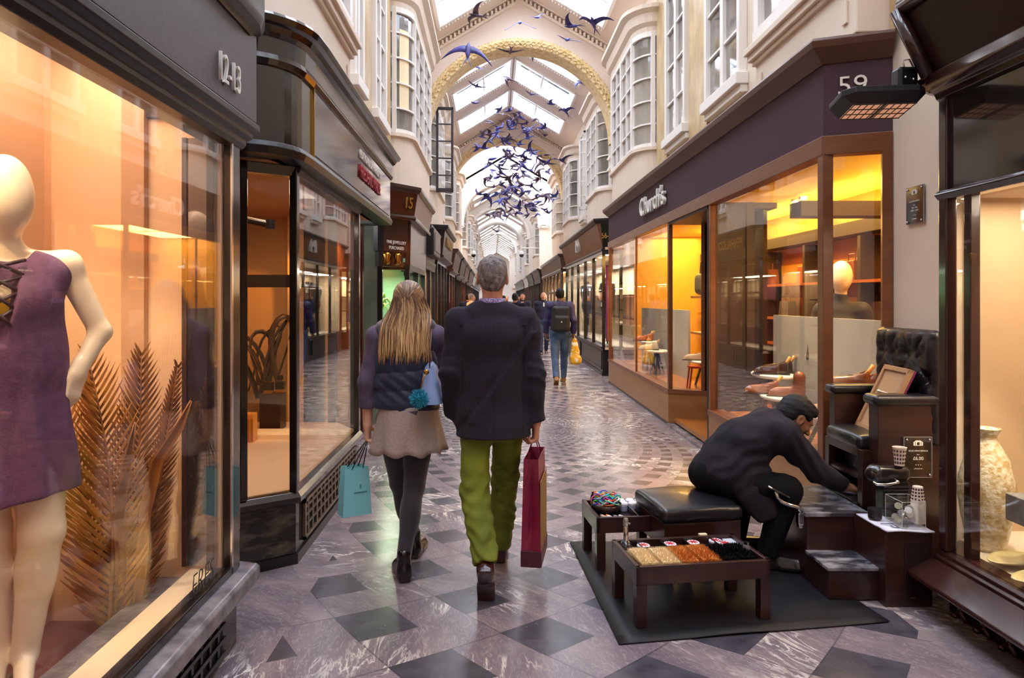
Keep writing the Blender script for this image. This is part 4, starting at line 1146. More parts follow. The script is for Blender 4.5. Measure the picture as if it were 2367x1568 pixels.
def person(label, loc, rz, skin, jacket, trous, hairm, shoem, s=1.0, res=.011, bald=False, pose='walk', group=None, coat=.82, arms=None, smile=False, halfhead=0, shirt=None, look=None):
    """a clothed walking or standing figure; facing +y before rotation"""
    root = thing('person', label, 'person', loc, group)
    Mz = Matrix.Translation(Vector(loc)) @ Matrix.Rotation(rz, 4, 'Z')
    T = lambda x, y, z: tuple(Mz @ Vector((x*s, y*s, z*s)))
    D = lambda x, y, z: tuple(Mz.to_3x3() @ Vector((x, y, z)))
    st_ = .16 if pose == 'walk' else .02
    hip = [T(-.09, 0, .93), T(.09, 0, .93)]; kn = [T(-.095, .02-st_*.3, .50), T(.095, .04+st_*.75, .52)]
    an = [T(-.09, -st_*1.5, .13), T(.09, st_*1.3, .09)]
    sh = [T(-.185, -.01, 1.45), T(.185, -.01, 1.45)]
    el = [T(-.25, -.04+st_*.3, 1.17), T(.25, -.04-st_*.3, 1.17)]; wr = [T(-.255, .06+st_*.4, .92), T(.255, .06-st_*.4, .92)]
    if arms == 'up':
        el[1] = T(.24, .05, 1.2); wr[1] = T(.08, .2, 1.42)
    nb = T(0, -.015, 1.5); hc = T(0, .015, 1.665)
    hf = D(*(look or (0, 1, 0)))
    L, P, M = head_prims(hc, hf, s=s, neck=nb)
    fl = (D(0, 1, 0), .68)
    L += [cone(T(0, 0, 1.0), T(0, 0, 1.3), .13*s, .15*s, .04, flat=fl), cone(sh[0], sh[1], .06*s, .06*s, .05)]
    for i in (0, 1):
        L += [cone(sh[i], el[i], .05*s, .042*s, .03), cone(el[i], wr[i], .042*s, .03*s, .02), cone(hip[i], kn[i], .08*s, .056*s, .03), cone(kn[i], an[i], .054*s, .036*s, .02)]
        dd = Vector(wr[i])-Vector(el[i])
        L += hand_prims(wr[i], dd, D(1 if i == 0 else -1, 0, 0), D(0, 1, 0), .55, s)
    body = sdf('body', L, res*.75, skin, root)
    if not bald:
        hl = [ell(P(0, -.022, .038), (.083*s, .098*s, .088*s), .02, M), ell(P(0, -.05, -.01), (.074*s, .06*s, .075*s), .02, M), dict(bx(P(0, .13, -.02), (.12*s, .07*s, .10*s), .02, M, .01), sub=True)]
        sdf('hair', hl, res*.8, hairm, root, disp=wob(.004, 3, 60))
    else:
        hl = [ell(P(0, -.045, .0), (.082*s, .066*s, .05*s), .01, M)]
        sdf('hair', hl, res*.8, hairm, root)
    face_extras(P, body, s)
    J = [cone(T(0, 0, .88), T(0, .0, 1.1), .19*s, .165*s, .04, flat=fl), cone(T(0, 0, 1.1), T(0, 0, 1.32), .165*s, .185*s, .05, flat=fl),
         cone(sh[0], sh[1], .078*s, .078*s, .06), cone(nb, T(0, 0, 1.53), .075*s, .07*s, .03)]
    for i in (0, 1):
        J += [cone(sh[i], el[i], .074*s, .06*s, .04), cone(el[i], wr[i], .06*s, .05*s, .02), cuff(wr[i], Vector(wr[i])-Vector(el[i]), .075)]
    sdf('jacket', J[4:]+J[:4], res, jacket, root, cuts=[(T(0, 0, coat), (0, 0, -1))], disp=wob(.006, 5, 24))
    if shirt:
        MB().obox(T(0, .112, 1.43), (.022*s, .02*s, .06*s), M, .6).build('shirt_front', shirt, root, bevel=.01)
    Tt = [ell(T(0, 0, .94), (.165*s, .165*s, .13*s), .04)]
    Tt[0]['r'] = V3((.16*s, .13*s, .13*s)); Tt[0]['M'] = np.array(Mz.to_3x3(), dtype=np.float32)
    for i in (0, 1):
        Tt += [cone(hip[i], kn[i], .098*s, .074*s, .04), cone(kn[i], an[i], .072*s, .06*s, .03), cuff(an[i], Vector(an[i])-Vector(kn[i]), .09)]
    sdf('trousers', Tt, res, trous, root, disp=wob(.006, 9, 30))
    for i in (0, 1):
        if pose == 'walk' and i == 0:
            f = D(0, .75, -.5); up = D(0, .5, .75); a = Vector(an[i])-Vector(up)*.1*s
        else:
            f = D(0, 1, 0); up = D(0, 0, 1); a = Vector(an[i])-Vector((0, 0, .09*s))
        sdf('shoe', shoe_prims(a, f, up, s), res*.75, shoem, root)
    return root, wr, el, T, D

# ================================================================ the man in the dark blazer
root = MAN = thing('person', 'person walking away in a dark wool blazer and olive trousers, carrying a burgundy bag', 'person', (0, 3.83, 0))
mx, my = .0, 3.83
nb = (0, 3.83, 1.505); hc = (0, 3.86, 1.69)
L, P, M = head_prims(hc, (0, 1, 0), s=1.03, neck=nb, ear=1.1)
sh = [(-.185, 3.83, 1.455), (.185, 3.83, 1.455)]
el = [(-.226, 3.79, 1.17), (.222, 3.80, 1.18)]; wr = [(-.215, 3.90, .93), (.240, 3.82, .905)]
hip = [(-.092, 3.83, .93), (.092, 3.83, .93)]; kn = [(-.098, 3.78, .53), (.075, 4.04, .53)]; an = [(-.035, 3.585, .225), (.045, 4.16, .10)]
fl = ((0, 1, 0), .66)
L += [cone((0, 3.83, 1.0), (0, 3.83, 1.3), .14, .155, .04, flat=fl), cone(sh[0], sh[1], .062, .062, .05)]
for i in (0, 1):
    L += [cone(sh[i], el[i], .052, .044, .03), cone(el[i], wr[i], .044, .031, .02), cone(hip[i], kn[i], .085, .058, .03), cone(kn[i], an[i], .056, .037, .02)]
L += hand_prims(wr[1], (-.02, .03, -1), (-1, -.15, 0), (-.1, 1, 0), .95, 1.08)
L += hand_prims(wr[0], (.35, .5, -.8), (1, -.4, 0), (0, 1, .3), .4, 1.0)
body = sdf('body', L, .0048, SKIN, root)
face_extras(P, body)
hl = [ell(P(0, -.02, .04), (.083, .102, .087), .02, M), ell(P(0, -.062, -.012), (.073, .052, .07), .03, M), dict(bx(P(0, .135, -.02), (.13, .07, .12), .02, M, .01), sub=True),
      dict(ell(P(-.083, .0, -.012), (.03, .035, .045), .02, M), sub=True), dict(ell(P(.083, .0, -.012), (.03, .035, .045), .02, M), sub=True)]
sdf('hair', hl, .005, HAIRG, root, disp=wob(.0035, 3, 70))
# check collar
MB().lathe([(.066, 1.53), (.070, 1.548), (.074, 1.572), (.068, 1.578), (.062, 1.56)], (0, 3.832, 0), 28, wob=lambda a, z: 1.0).build('shirt_collar', CHECK, root, smooth=True)
# blazer
fl = ((0, 1, 0), .78)
J = [cone((0, 3.83, .82), (0, 3.83, 1.12), .212, .174, .05, flat=fl), cone((0, 3.83, 1.12), (0, 3.82, 1.33), .170, .188, .06, flat=((0, 1, 0), .7)),
     ell((0, 3.81, 1.36), (.20, .115, .15), .05), cone((-.198, 3.82, 1.476), (0, 3.815, 1.498), .046, .06, .03), cone((.198, 3.82, 1.476), (0, 3.815, 1.498), .046, .06, .03), cone((-.075, 3.81, 1.50), (.075, 3.81, 1.50), .062, .062, .04),
     cone((-.185, 3.82, 1.45), (-.185, 3.82, 1.40), .07, .075, .03), cone((.185, 3.82, 1.45), (.185, 3.82, 1.40), .07, .075, .03)]
for i in (0, 1):
    J += [cone(add(sh[i], (.006, -.006)[i == 1]*-1, 0, .0), el[i], .066, .060, .02), cone(el[i], wr[i], .060, .055, .02)]
J += [cuff(wr[1], Vector(wr[1])-Vector(el[1]), .085), cuff(wr[0], Vector(wr[0])-Vector(el[0]), .085)]
w1 = wob(.005, 5, 16)
def fold(X, Y, Z):
    d = w1(X, Y, Z)
    d = d+.006*np.sin((Z*14-X*22)+1.3)*np.exp(-((Z-1.12)/.2)**2)*(Y < 3.83)
    d = d+.007*np.exp(-((np.abs(X)-.165-(Z-1.2)*.02)/.008)**2)*(Y < 3.84)*(Z < 1.43)
    # sleeve creases at the elbows
    d = d+.0035*np.sin(Z*95+Y*60+X*20)*np.exp(-((Z-1.17)/.10)**2)*(np.abs(X) > .19)
    # long crease from the right shoulder blade to the left hip
    d = d+.011*np.exp(-((X*.9-(Z-1.12)*.62)/.022)**2)*(1+.3*np.sin(Z*30))-.006*np.exp(-((X*.9-(Z-1.12)*.62-.035)/.02)**2)*(Y < 3.8)*(Z < 1.4)*(Z > .9)
    # centre back seam
    d = d+.004*np.exp(-(X/.006)**2)*(Y < 3.8)*(Z < 1.48)
    return d
sl_ = J[8:]
sdf('blazer', sl_+J[:8], .0062, WOOL, root, cuts=[((0, 3.83, .822), (0, 0, -1))], disp=fold)
MB().lathe([(.078, 1.50), (.081, 1.535), (.078, 1.553), (.071, 1.548), (.068, 1.51)], (0, 3.83, 0), 28).build('blazer_collar', mat('charcoal_collar', '#1b1820', .9), root, smooth=True)
bt = MB()
for k in range(3): bt.ball((-.262+k*.006, 3.84+k*.012, 1.04-k*.03), (.008, .006, .008), n=8, m=5)
bt.build('cuff_button', BRASS, root, smooth=True)
MB().box(-.16, -.13, 3.74, 3.80, .812, .83).build('lining_edge', mat('red_lining', '#7a1822', .6), root, bevel=.004)
# trousers
Tt = [ell((0, 3.83, .88), (.15, .11, .10), .04)]
for i in (0, 1):
    Tt += [cone(hip[i], kn[i], .090, .080, .03), cone(kn[i], an[i], .078, .068, .02)]
Tt += [cuff(add(an[0], .0, -.01, -.02), Vector(an[0])-Vector(kn[0]), .1), cuff(add(an[1], 0, 0, .0), Vector(an[1])-Vector(kn[1]), .1)]
w2 = wob(.005, 19, 26)
def tf(X, Y, Z):
    d = w2(X, Y, Z)
    a = np.exp(-((Z-.28)/.14)**2)+.8*np.exp(-((Z-.55)/.09)**2)+.55*np.exp(-((Z-.80)/.07)**2)
    return d+.0045*a*np.sin(Z*88+X*38+2.2*np.sin(X*23+Z*9)+1.5*np.sin(Y*31))+.0045*a*np.sin(Z*47-X*60+1.7*np.sin(Z*13))
sdf('trousers', Tt, .006, OLIVE, root, disp=tf)
f0 = Vector((.02, .52, -.855)).normalized(); u0 = Vector((0, .855, .52))
b0 = sdf('shoe', shoe_prims(Vector((-.035, 3.515, .15)), f0, u0, 1.0), .005, BROWNS, root)
b1 = sdf('shoe', shoe_prims(Vector((.045, 4.17, .0)), (.05, 1, 0), (0, 0, 1), 1.05), .005, BROWNS, root)
# burgundy carrier bag in his hand
BURG = mat('burgundy_card', '#8a2342', .4, col2='#7d1d3a', nscale=3)
BURGD = mat('burgundy_dark', '#4a1524', .45)
BGT = mat('bag_edge_tan', '#8a6a2c', .5)
bag = thing('shopping_bag', 'tall burgundy paper bag hanging from the hand of the person in olive trousers', 'shopping bag', (.235, 3.85, .14))
Mb = Matrix.Translation((.235, 3.86, 0)) @ Matrix.Rotation(R(-10), 4, 'Z')
z0, z1 = .14, .715; hw, hd = .055, .165
def bagmesh(rows):
    return MB().rows(rows, True)
nr = 9; rows = []
for i in range(nr):
    q = i/(nr-1); z = z0+(z1-z0)*q; pinch = .030*math.sin(PI*min(1, q*1.05))*(q > .05); w_ = hw*(1-.28*q)
    rows.append([(-w_, -hd, z), (-w_*.4, -hd+pinch*.8, z), (0, -hd+pinch*1.5+.004*math.sin(i*2.2), z), (w_*.4, -hd+pinch*.8, z), (w_, -hd, z), (w_, 0, z+.0), (w_, hd, z), (0, hd-pinch*1.5, z), (-w_, hd, z), (-w_, 0, z)])
mb = MB().rows(rows, True); mb.add(rows[0], [tuple(range(10))]); mb.xf(Mb)
o = mb.build('bag_body', BURG, bag, solid=.002); 
MB().box(-hw-.001, hw+.001, -hd-.002, hd+.002, z0-.002, z0+.085).xf(Mb).build('bag_base', BURGD, bag, bevel=.003)
MB().box(hw*.99, hw*.99+.004, -hd+.005, hd-.005, z0+.05, z1-.12).xf(Mb @ Matrix.Translation((-.006, 0, 0))).build('side_panel', BGT, bag)
for s_ in (-1, 1):
    p0 = Mb @ Vector((s_*.035, -.06, z1-.01)); p1 = Mb @ Vector((s_*.035, .06, z1-.01)); tp = Vector((.235, 3.835+s_*.004, .818))
    MB().tube([p0, p0.lerp(tp, .55)+Vector((0, -.01, .01)), tp, p1.lerp(tp, .55)+Vector((0, .01, .01)), p1], .003, 6).build('cord_handle', BURG, bag, smooth=True)

# ================================================================ the blond woman
root = thing('person', 'person with long blond hair, navy quilted vest and taupe skirt, carrying a teal bag', 'person', (-.50, 4.0, 0))
cx, cy = -.495, 4.0
nb = (cx, cy, 1.40); hc = (cx+.012, cy+.02, 1.557)
L, P, M = head_prims(hc, (.05, 1, 0), s=.95, neck=nb)
sh = [(cx-.165, cy, 1.355), (cx+.165, cy, 1.355)]
el = [(cx-.225, cy-.03, 1.09), (cx+.205, cy+.06, 1.10)]; wr = [(cx-.225, cy+.0, .855), (cx+.16, cy+.27, 1.16)]
hip = [(cx-.08, cy, .87), (cx+.08, cy, .87)]; kn = [(cx-.055, cy+.12, .48), (cx+.045, cy-.01, .49)]; an = [(cx+.02, cy+.24, .10), (cx+.0, cy-.13, .13)]
fl = ((0, 1, 0), .66)
L += [cone((cx, cy, .95), (cx, cy, 1.25), .12, .135, .04, flat=fl), cone(sh[0], sh[1], .05, .05, .05)]
for i in (0, 1):
    L += [cone(sh[i], el[i], .044, .037, .03), cone(el[i], wr[i], .037, .026, .02), cone(hip[i], kn[i], .085, .054, .03), cone(kn[i], an[i], .052, .033, .02)]
L += hand_prims(wr[0], (.02, .02, -1), (1, -.1, 0), (.0, 1, 0), .92, .95)
L += hand_prims(wr[1], (-.3, .4, .5), (-.6, 0, .4), (0, 0, 1), .9, .95)
sdf('body', L, .0048, SKINP, root)
# sweater sleeves and shoulders
J = [cone(sh[0], sh[1], .06, .06, .05), cone((cx, cy, .98), (cx, cy, 1.28), .15, .15, .04, flat=fl)]
for i in (0, 1): J += [cone(sh[i], el[i], .060, .050, .03), cone(el[i], wr[i], .050, .042, .02), cuff(wr[i], Vector(wr[i])-Vector(el[i]), .07)]
sdf('sweater', J[2:]+J[:2], .006, PLUM, root, cuts=[((cx, cy, .945), (0, 0, -1))], disp=wob(.004, 8, 30))
Vv = [cone((cx, cy, .98), (cx, cy, 1.14), .190, .175, .04, flat=((0, 1, 0), .72)), cone((cx, cy, 1.14), (cx, cy, 1.30), .175, .185, .05, flat=((0, 1, 0), .70)),
      cone((cx-.09, cy, 1.385), (cx+.09, cy, 1.385), .078, .078, .06), cone((cx-.05, cy, 1.42), (cx+.05, cy, 1.42), .062, .062, .04)]
w3 = wob(.004, 21, 28)
def quilt(X, Y, Z):
    zz = Z-.03*np.sin((X-cx)*3)
    q = np.abs(np.sin((zz-.955)*PI/.105))
    return w3(X, Y, Z)-.014*np.sqrt(q)+.005*np.sin((X-cx)*70+Z*95)*np.exp(-((Z-1.08)/.09)**2)*.8+.006
arm_sub = []
for s_ in (-1, 1): arm_sub.append(dict(ell((cx+s_*.205, cy, 1.30), (.05, .09, .12), .02), sub=True))
sdf('quilted_vest', Vv+arm_sub, .006, NAVYQ, root, cuts=[((cx, cy, .945), (-.03, 0, -1))], disp=quilt)
# skirt
rows = []
for i in range(10):
    q = i/9; z = .985-.285*q; rx = .158+.047*q; ry = .125+.055*q; r_ = []
    for j in range(72):
        a = 2*PI*j/72; wv = 1+.07*q*q*math.sin(a*9+.6)+.03*q*math.sin(a*4)
        r_.append((cx+.01+rx*wv*math.cos(a)*(1.0+.03*q), cy+ry*wv*math.sin(a), z+.012*q*math.sin(a*9+2)))
    rows.append(r_)
MB().rows(rows, True).build('skirt', FELT, root, smooth=True, solid=.006)
MB().prism([(cx+.03, .948), (cx+.085, .955), (cx+.075, .928), (cx+.055, .938)], cy-.172, cy-.166, 'y').build('vest_tab', PLUM, root)
Lg = []
for i in (0, 1):
    ca = tuple(Vector(kn[i]).lerp(Vector(an[i]), .35)+Vector((0, -.018, 0)))
    Lg += [cone(hip[i], kn[i], .098, .060, .03), cone(kn[i], an[i], .058, .040, .02), ell(ca, (.052, .055, .11), .04)]
Lg.append(ell((cx, cy, .87), (.15, .115, .12), .04))
sdf('tights', Lg, .006, TIGHTS, root)
b = sdf('boot', shoe_prims(Vector((cx+.0, cy-.125, .0)), (-.28, 1, 0), (0, 0, 1), .95, .05), .005, LEATHB, root)
b = sdf('boot', shoe_prims(Vector((cx+.02, cy+.235, .0)), (.12, 1, 0), (0, 0, 1), .95, .05), .005, LEATHB, root)
# hair: a cap and hanging locks
hl = [ell(P(0, -.025, .035), (.084, .105, .09), .02, M), ell(P(0, -.07, -.05), (.085, .05, .10), .04, M), dict(bx(P(0, .15, -.02), (.13, .08, .14), .02, M, .01), sub=True)]
cap = sdf('hair', hl, .005, BLONDC, root, disp=wob(.003, 31, 50))
q = random.Random(4)
def locks(n, a0, a1, r, ln, m, nm):
    mb = MB()
    for k in range(n):
        a = R(q.uniform(a0, a1)); hx = math.sin(a); hy = -math.cos(a)
        h0 = q.uniform(.02, .115)
        h0 = q.uniform(-.02, .055); st0 = Vector(P(hx*.086, -.025+hy*.107, h0)); L_ = ln*q.uniform(.86, 1.04)
        sp = q.uniform(.9, 1.15); end = Vector((cx+.0+hx*.125*sp+q.uniform(-.012, .012), cy-.105+hy*.045+q.uniform(-.015, .015), 1.62-L_))
        mid = Vector((hc[0]+hx*.102*sp, hc[1]+hy*.122-.012, 1.505)); m2 = Vector((cx+hx*.125*sp, cy-.075+hy*.055, 1.40))
        pts = []
        C = [st0, mid, m2, end]
        ph = q.uniform(0, 6.28); am = q.uniform(.001, .006)
        for i in range(15):
            t_ = i/14
            # Catmull-like blend through the control points
            u_ = t_*3; j = min(2, int(u_)); f_ = u_-j
            p0, p1, p2, p3 = C[max(j-1, 0)], C[j], C[j+1], C[min(j+2, 3)]
            v = .5*((2*p1)+(-p0+p2)*f_+(2*p0-5*p1+4*p2-p3)*f_*f_+(-p0+3*p1-3*p2+p3)*f_**3)
            v.x += am*math.sin(t_*11+ph); pts.append(v)
        rr_ = [r*(.5+.5*min(1, t_*5))*(1 if t_ < .75 else max(.12, 1-(t_-.75)*3.4)) for t_ in [i/14 for i in range(15)]]
        mb.tube(pts, rr_, 5, flat=.6)
    return mb.build(nm, m, cap, smooth=True)
locks(210, -105, 105, .0075, .40, BLOND, 'long_lock')
locks(26, -16, 22, .008, .40, BLONDL, 'light_lock')
MB().ball(P(.012, -.128, .018), (.014, .010, .012)).build('hair_tie', mat('hair_tie_cloth', '#4a3a30', .6), cap, smooth=True)
def over_cap(s0, s1, n_, r_):
    # strands combed over the crown from the hairline to the tie
    mb = MB(); C0 = Vector((0, -.025, .035)); R_ = (.087, .108, .093)
    for k in range(n_):
        a = R(s0+(s1-s0)*k/(n_-1)+q.uniform(-2, 2))
        d0 = Vector((math.sin(a)*1.0, .55+.25*math.cos(a)*1, .15+.75*math.cos(a))).normalized()
        d1 = (Vector((.012+q.uniform(-.012, .012), -.130, .018+q.uniform(-.012, .012)))-C0); d1 = Vector((d1.x/R_[0], d1.y/R_[1], d1.z/R_[2])).normalized()
        pts = []
        for i in range(13):
            t_ = i/12; v = d0.slerp(d1, t_); m_ = 1.0+.012*math.sin(t_*9+k)
            pts.append(P(C0.x+v.x*R_[0]*m_, C0.y+v.y*R_[1]*m_, C0.z+v.z*R_[2]*m_))
        mb.tube(pts, [r_*(1-.35*i/12) for i in range(13)], 5)
    return mb
over_cap(-125, 125, 210, .0062).build('combed_lock', BLOND, cap, smooth=True)
over_cap(-95, 95, 30, .0066).build('swept_lock', BLONDL, cap, smooth=True)
# teal carrier
TEAL = mat('teal_card', '#7fc4cb', .45)
TEALD = mat('teal_print', '#2f6a76', .5)
tb = thing('shopping_bag', 'small teal paper bag with dark cord handles held low by the blond person', 'shopping bag', (-.79, 3.95, .34))
Mt = Matrix.Translation((-.79, 3.97, 0)) @ Matrix.Rotation(R(30), 4, 'Z')
z0, z1 = .345, .615; hw, hd = .085, .05
mb = MB(); rows = []
for i in range(6):
    q_ = i/5; z = z0+(z1-z0)*q_; pin = .03*q_; k_ = 1-.18*q_
    rows.append([(-hw*k_, -hd*k_, z), (hw*k_, -hd*k_, z), (hw*k_-pin, 0, z), (hw*k_, hd*k_, z), (-hw*k_, hd*k_, z), (-hw*k_+pin, 0, z)])
mb.rows(rows, True); mb.add(rows[0], [tuple(range(6))]); mb.xf(Mt).build('bag_body', TEAL, tb, solid=.002)
text('bag_lettering', 'II', .035, Mt @ Vector((.02, -hd*.91-.003, .505)), Mt.to_3x3() @ Vector((1, 0, 0)), (0, 0, 1), TEALD, tb, .0006, .7)
lm_ = MB()
for k in range(9): lm_.box(-.018+k*.0085, -.013+k*.0085, -hd*.93-.004, -hd*.93-.002, .47, .478)
lm_.xf(Mt).build('small_print', TEALD, tb)
for s_ in (-1, 1):
    p0 = Mt @ Vector((-.03, s_*.04, z1-.01)); p1 = Mt @ Vector((.035, s_*.04, z1-.01)); tp = Vector((-.712, 4.0+s_*.006, .782))
    MB().tube([p0, p0.lerp(tp, .6), tp, p1.lerp(tp, .6), p1], .0035, 6).build('cord_handle', BLACKM, tb, smooth=True)
# pale blue shoulder bag with pompom
PBLUE = mat('pale_blue_leather', '#93a9d8', .35, col2='#86a0d0', nscale=5)
hb = thing('shoulder_bag', 'pale blue leather bag with teal pompom over the right shoulder of the blond person', 'handbag', (-.35, 3.90, .985))
rows = []
for i in range(9):
    t_ = i/8; z = .995+.215*t_; hw_ = .058*(1-t_)**.6+.012; hd_ = .125-.03*t_; r_ = []
    for j in range(28):
        a_ = 2*PI*j/28; c_, s_ = math.cos(a_), math.sin(a_); e_ = .55
        r_.append((-.345+hw_*math.copysign(abs(c_)**e_, c_)+.006*math.sin(z*60+a_*3)*t_, 3.90+hd_*math.copysign(abs(s_)**e_, s_), z+.012*math.cos(a_*2)*t_))
    rows.append(r_)
mb = MB().rows(rows, True); mb.add(rows[0], [tuple(range(28))[::-1]]); mb.add(rows[-1], [tuple(range(28))])
mb.build('bag_body', PBLUE, hb, smooth=True, angle=50)
MB().tube([(-.40, 3.79, 1.0), (-.405, 3.9, 1.0), (-.40, 4.01, 1.0), (-.29, 4.01, 1.0), (-.285, 3.9, 1.0), (-.29, 3.79, 1.0), (-.40, 3.79, 1.0)], .005, 6).build('base_seam', mat('blue_seam', '#6f8cc0', .4), hb, smooth=True)
MB().tube([(-.345, 3.81, 1.19), (-.345, 3.85, 1.31), (-.345, 3.965, 1.425), (-.345, 4.03, 1.33), (-.345, 3.99, 1.19)], .009, 8, flat=.5).build('strap', mat('brown_strap', '#6b3f36', .4), hb, smooth=True)
pm = MB(); q = random.Random(2)
for k in range(420):
    v = Vector((q.gauss(0, 1), q.gauss(0, 1), q.gauss(0, 1))).normalized(); r_ = q.uniform(.045, .06)
    c_ = Vector((-.395, 3.735, 1.035)); pm.tube([c_+v*.015, c_+v*r_], [.004, .001], 4)
pm.ball((-.395, 3.735, 1.035), .034)
pm.build('pompom', mat('teal_fluff', '#1f7f9c', .9, col2='#2a95ad', nscale=30), hb)
MB().tube([(-.36, 3.775, 1.18), (-.375, 3.76, 1.14), (-.393, 3.74, 1.07)], .004, 6).ball((-.36, 3.772, 1.175), (.016, .01, .016)).build('charm_chain', BRASS, hb, smooth=True)

# ================================================================ the shoe shiner
root = thing('person', 'person in black bending forward from the leather stool, reaching under the high chair', 'person', (1.42, 4.12, .0))
pv = (1.36, 4.16, .52)
sh = [(1.70, 4.33, .80), (1.69, 3.98, .785)]       # left (far), right (near)
hc = (1.815, 4.14, .862); hf = (.80, .04, -.60); hu = (.60, 0, .80)
nb = (1.715, 4.15, .85)
L, P, M = head_prims(hc, hf, hu, s=1.0, neck=nb, ear=1.1)
el = [(1.90, 4.32, .60), (1.885, 4.0, .575)]; wr = [(2.08, 4.25, .475), (2.065, 4.07, .475)]
hip = [(1.40, 4.27, .50), (1.40, 4.07, .50)]; kn = [(1.62, 4.40, .47), (1.69, 3.985, .475)]; an = [(1.51, 4.32, .10), (1.60, 4.02, .10)]
ay = Vector((.35, 0, .30)).normalized(); nrm = (-ay.z, 0, ay.x)
fl = (nrm, .72)
L += [cone(pv, (1.52, 4.15, .69), .13, .14, .04, flat=fl), cone((1.52, 4.15, .69), (1.66, 4.15, .78), .14, .13, .04, flat=fl), cone(sh[0], sh[1], .058, .058, .05)]
for i in (0, 1):
    L += [cone(sh[i], el[i], .05, .042, .03), cone(el[i], wr[i], .042, .03, .02), cone(hip[i], kn[i], .08, .058, .03), cone(kn[i], an[i], .056, .037, .02)]
L += hand_prims(wr[1], (.9, .15, -.25), (0, .3, -1), (.1, 1, .1), .45, 1.0)
L += hand_prims(wr[0], (.9, -.15, -.2), (0, -.3, -1), (.1, -1, .1), .45, 1.0)
body = sdf('body', L, .0048, SKIND, root)
face_extras(P, body)
hl = [ell(P(0, -.02, .042), (.088, .108, .093), .02, M), ell(P(0, -.065, -.015), (.078, .058, .075), .03, M), ell(P(0, .045, .082), (.064, .045, .03), .03, M),
      dict(bx(P(0, .135, -.045), (.13, .075, .105), .02, M, .01), sub=True), dict(ell(P(.088, .0, -.02), (.028, .036, .045), .02, M), sub=True), dict(ell(P(-.088, .0, -.02), (.028, .036, .045), .02, M), sub=True),
      ell(P(.077, .014, -.015), (.005, .007, .022), .01, M)]
sdf('hair', hl, .005, HAIRD, root, disp=wob(.004, 13, 60))
J = [cone((1.335, 4.16, .555), (1.44, 4.155, .655), .155, .16, .05, flat=(nrm, .80)), cone((1.44, 4.155, .655), (1.62, 4.15, .755), .165, .158, .06, flat=(nrm, .80)),
     cone(add(sh[0], -.02, 0, 0), add(sh[1], -.02, 0, 0), .085, .085, .08), ell((1.53, 4.15, .735), (.16, .19, .12), .06),
     cone(nb, P(0, -.05, -.075), .075, .068, .03)]
# the loose side of the jacket hanging down towards the knee
J += [cone((1.50, 4.02, .60), (1.60, 3.985, .44), .10, .055, .06, flat=((0, 1, 0), .55)), cone((1.40, 4.0, .56), (1.53, 3.95, .32), .075, .03, .06, flat=((0, 1, 0), .6)), cone((1.46, 4.0, .56), (1.60, 3.945, .36), .08, .035, .06, flat=((0, 1, 0), .55))]
for i in (0, 1): J += [cone(sh[i], el[i], .082, .066, .05), cone(el[i], wr[i], .064, .048, .02), cuff(wr[i], Vector(wr[i])-Vector(el[i]), .07)]
w4 = wob(.006, 44, 22)
def jf(X, Y, Z):
    d = w4(X, Y, Z)
    a = np.exp(-(((X-1.50)/.15)**2+((Z-.61)/.12)**2))
    return d+.009*a*np.sin(Z*78-X*38+1.6*np.sin(X*24+Z*11)+1.2*np.sin(Y*19))+.005*np.exp(-(((X-1.66)/.07)**2))*np.sin(X*70-Z*45+1.4*np.sin(Y*22))+.006*np.exp(-(((X-1.80)/.08)**2))*np.sin(X*95+Z*60)
sdf('jacket', J, .006, DARKC, root, disp=jf)
Tt = [ell((1.345, 4.165, .525), (.16, .175, .13), .05)]
for i in (0, 1):
    Tt += [cone(hip[i], kn[i], .105, .085, .05), cone(kn[i], an[i], .083, .066, .03), cuff(an[i], Vector(an[i])-Vector(kn[i]), .1)]
sdf('trousers', Tt, .006, BLKTR, root, disp=wob(.006, 46, 26), cuts=[])
for i, f in ((0, (.9, .1, 0)), (1, (1, -.25, 0))):
    a = Vector((an[i][0], an[i][1], 0)); a.z = .012
    sdf('shoe', shoe_prims(a, f, (0, 0, 1), 1.0 if i else .95), .005, LEATHB, root)

# ================================================================ people further down the arcade
SH = mat('tan_shoe', '#8a6238', .5)
r1, wr_, el_, T, D = person('person with black backpack and blue jeans walking away, patterned yellow bag in hand', (1.27, 13.0, 0), 0, SKIND, PURPJ, DENIM, HAIRD, SH, 1.0, .012, coat=.93)
bp = thing('backpack', 'black backpack worn over the indigo jacket of the person in jeans', 'backpack', (1.27, 12.78, 1.0))
sdf('pack_body', [bx((1.27, 12.80, 1.21), (.165, .085, .24), .03, None, .06), bx((1.27, 12.72, 1.13), (.125, .04, .13), .03, None, .035)], .01, BAGB, bp)
for s_ in (-1, 1): MB().tube([(1.27+s_*.1, 12.84, 1.43), (1.27+s_*.12, 12.98, 1.55), (1.27+s_*.13, 13.12, 1.42), (1.27+s_*.15, 13.1, 1.15)], .018, 6, flat=.5).build('shoulder_strap', BAGB, bp, smooth=True)
MB().ball((1.27, 12.68, 1.16), .012).build('badge', SIGNW, bp)
yb_ = thing('carrier_bag', 'yellow and white patterned plastic bag held by the person in jeans', 'shopping bag', (1.56, 12.95, .36))
YB = mat('yellow_plastic', '#e0a722', .35, col2='#f2ead8', nscale=9, lo=.56, hi=.6)
sdf('bag_body', [cone((1.555, 12.97, .46), (1.545, 12.98, .80), .105, .05, .04, flat=((0, 1, 0), .5)), bx((1.56, 12.97, .44), (.1, .05, .07), .04, None, .03)], .01, YB, yb_, disp=wob(.008, 50, 25))
MB().tube([(1.53, 12.98, .80), (1.525, 13.0, .89), (1.54, 13.0, .89), (1.56, 12.98, .80)], .008, 6).build('bag_handle', SIGNW, yb_)
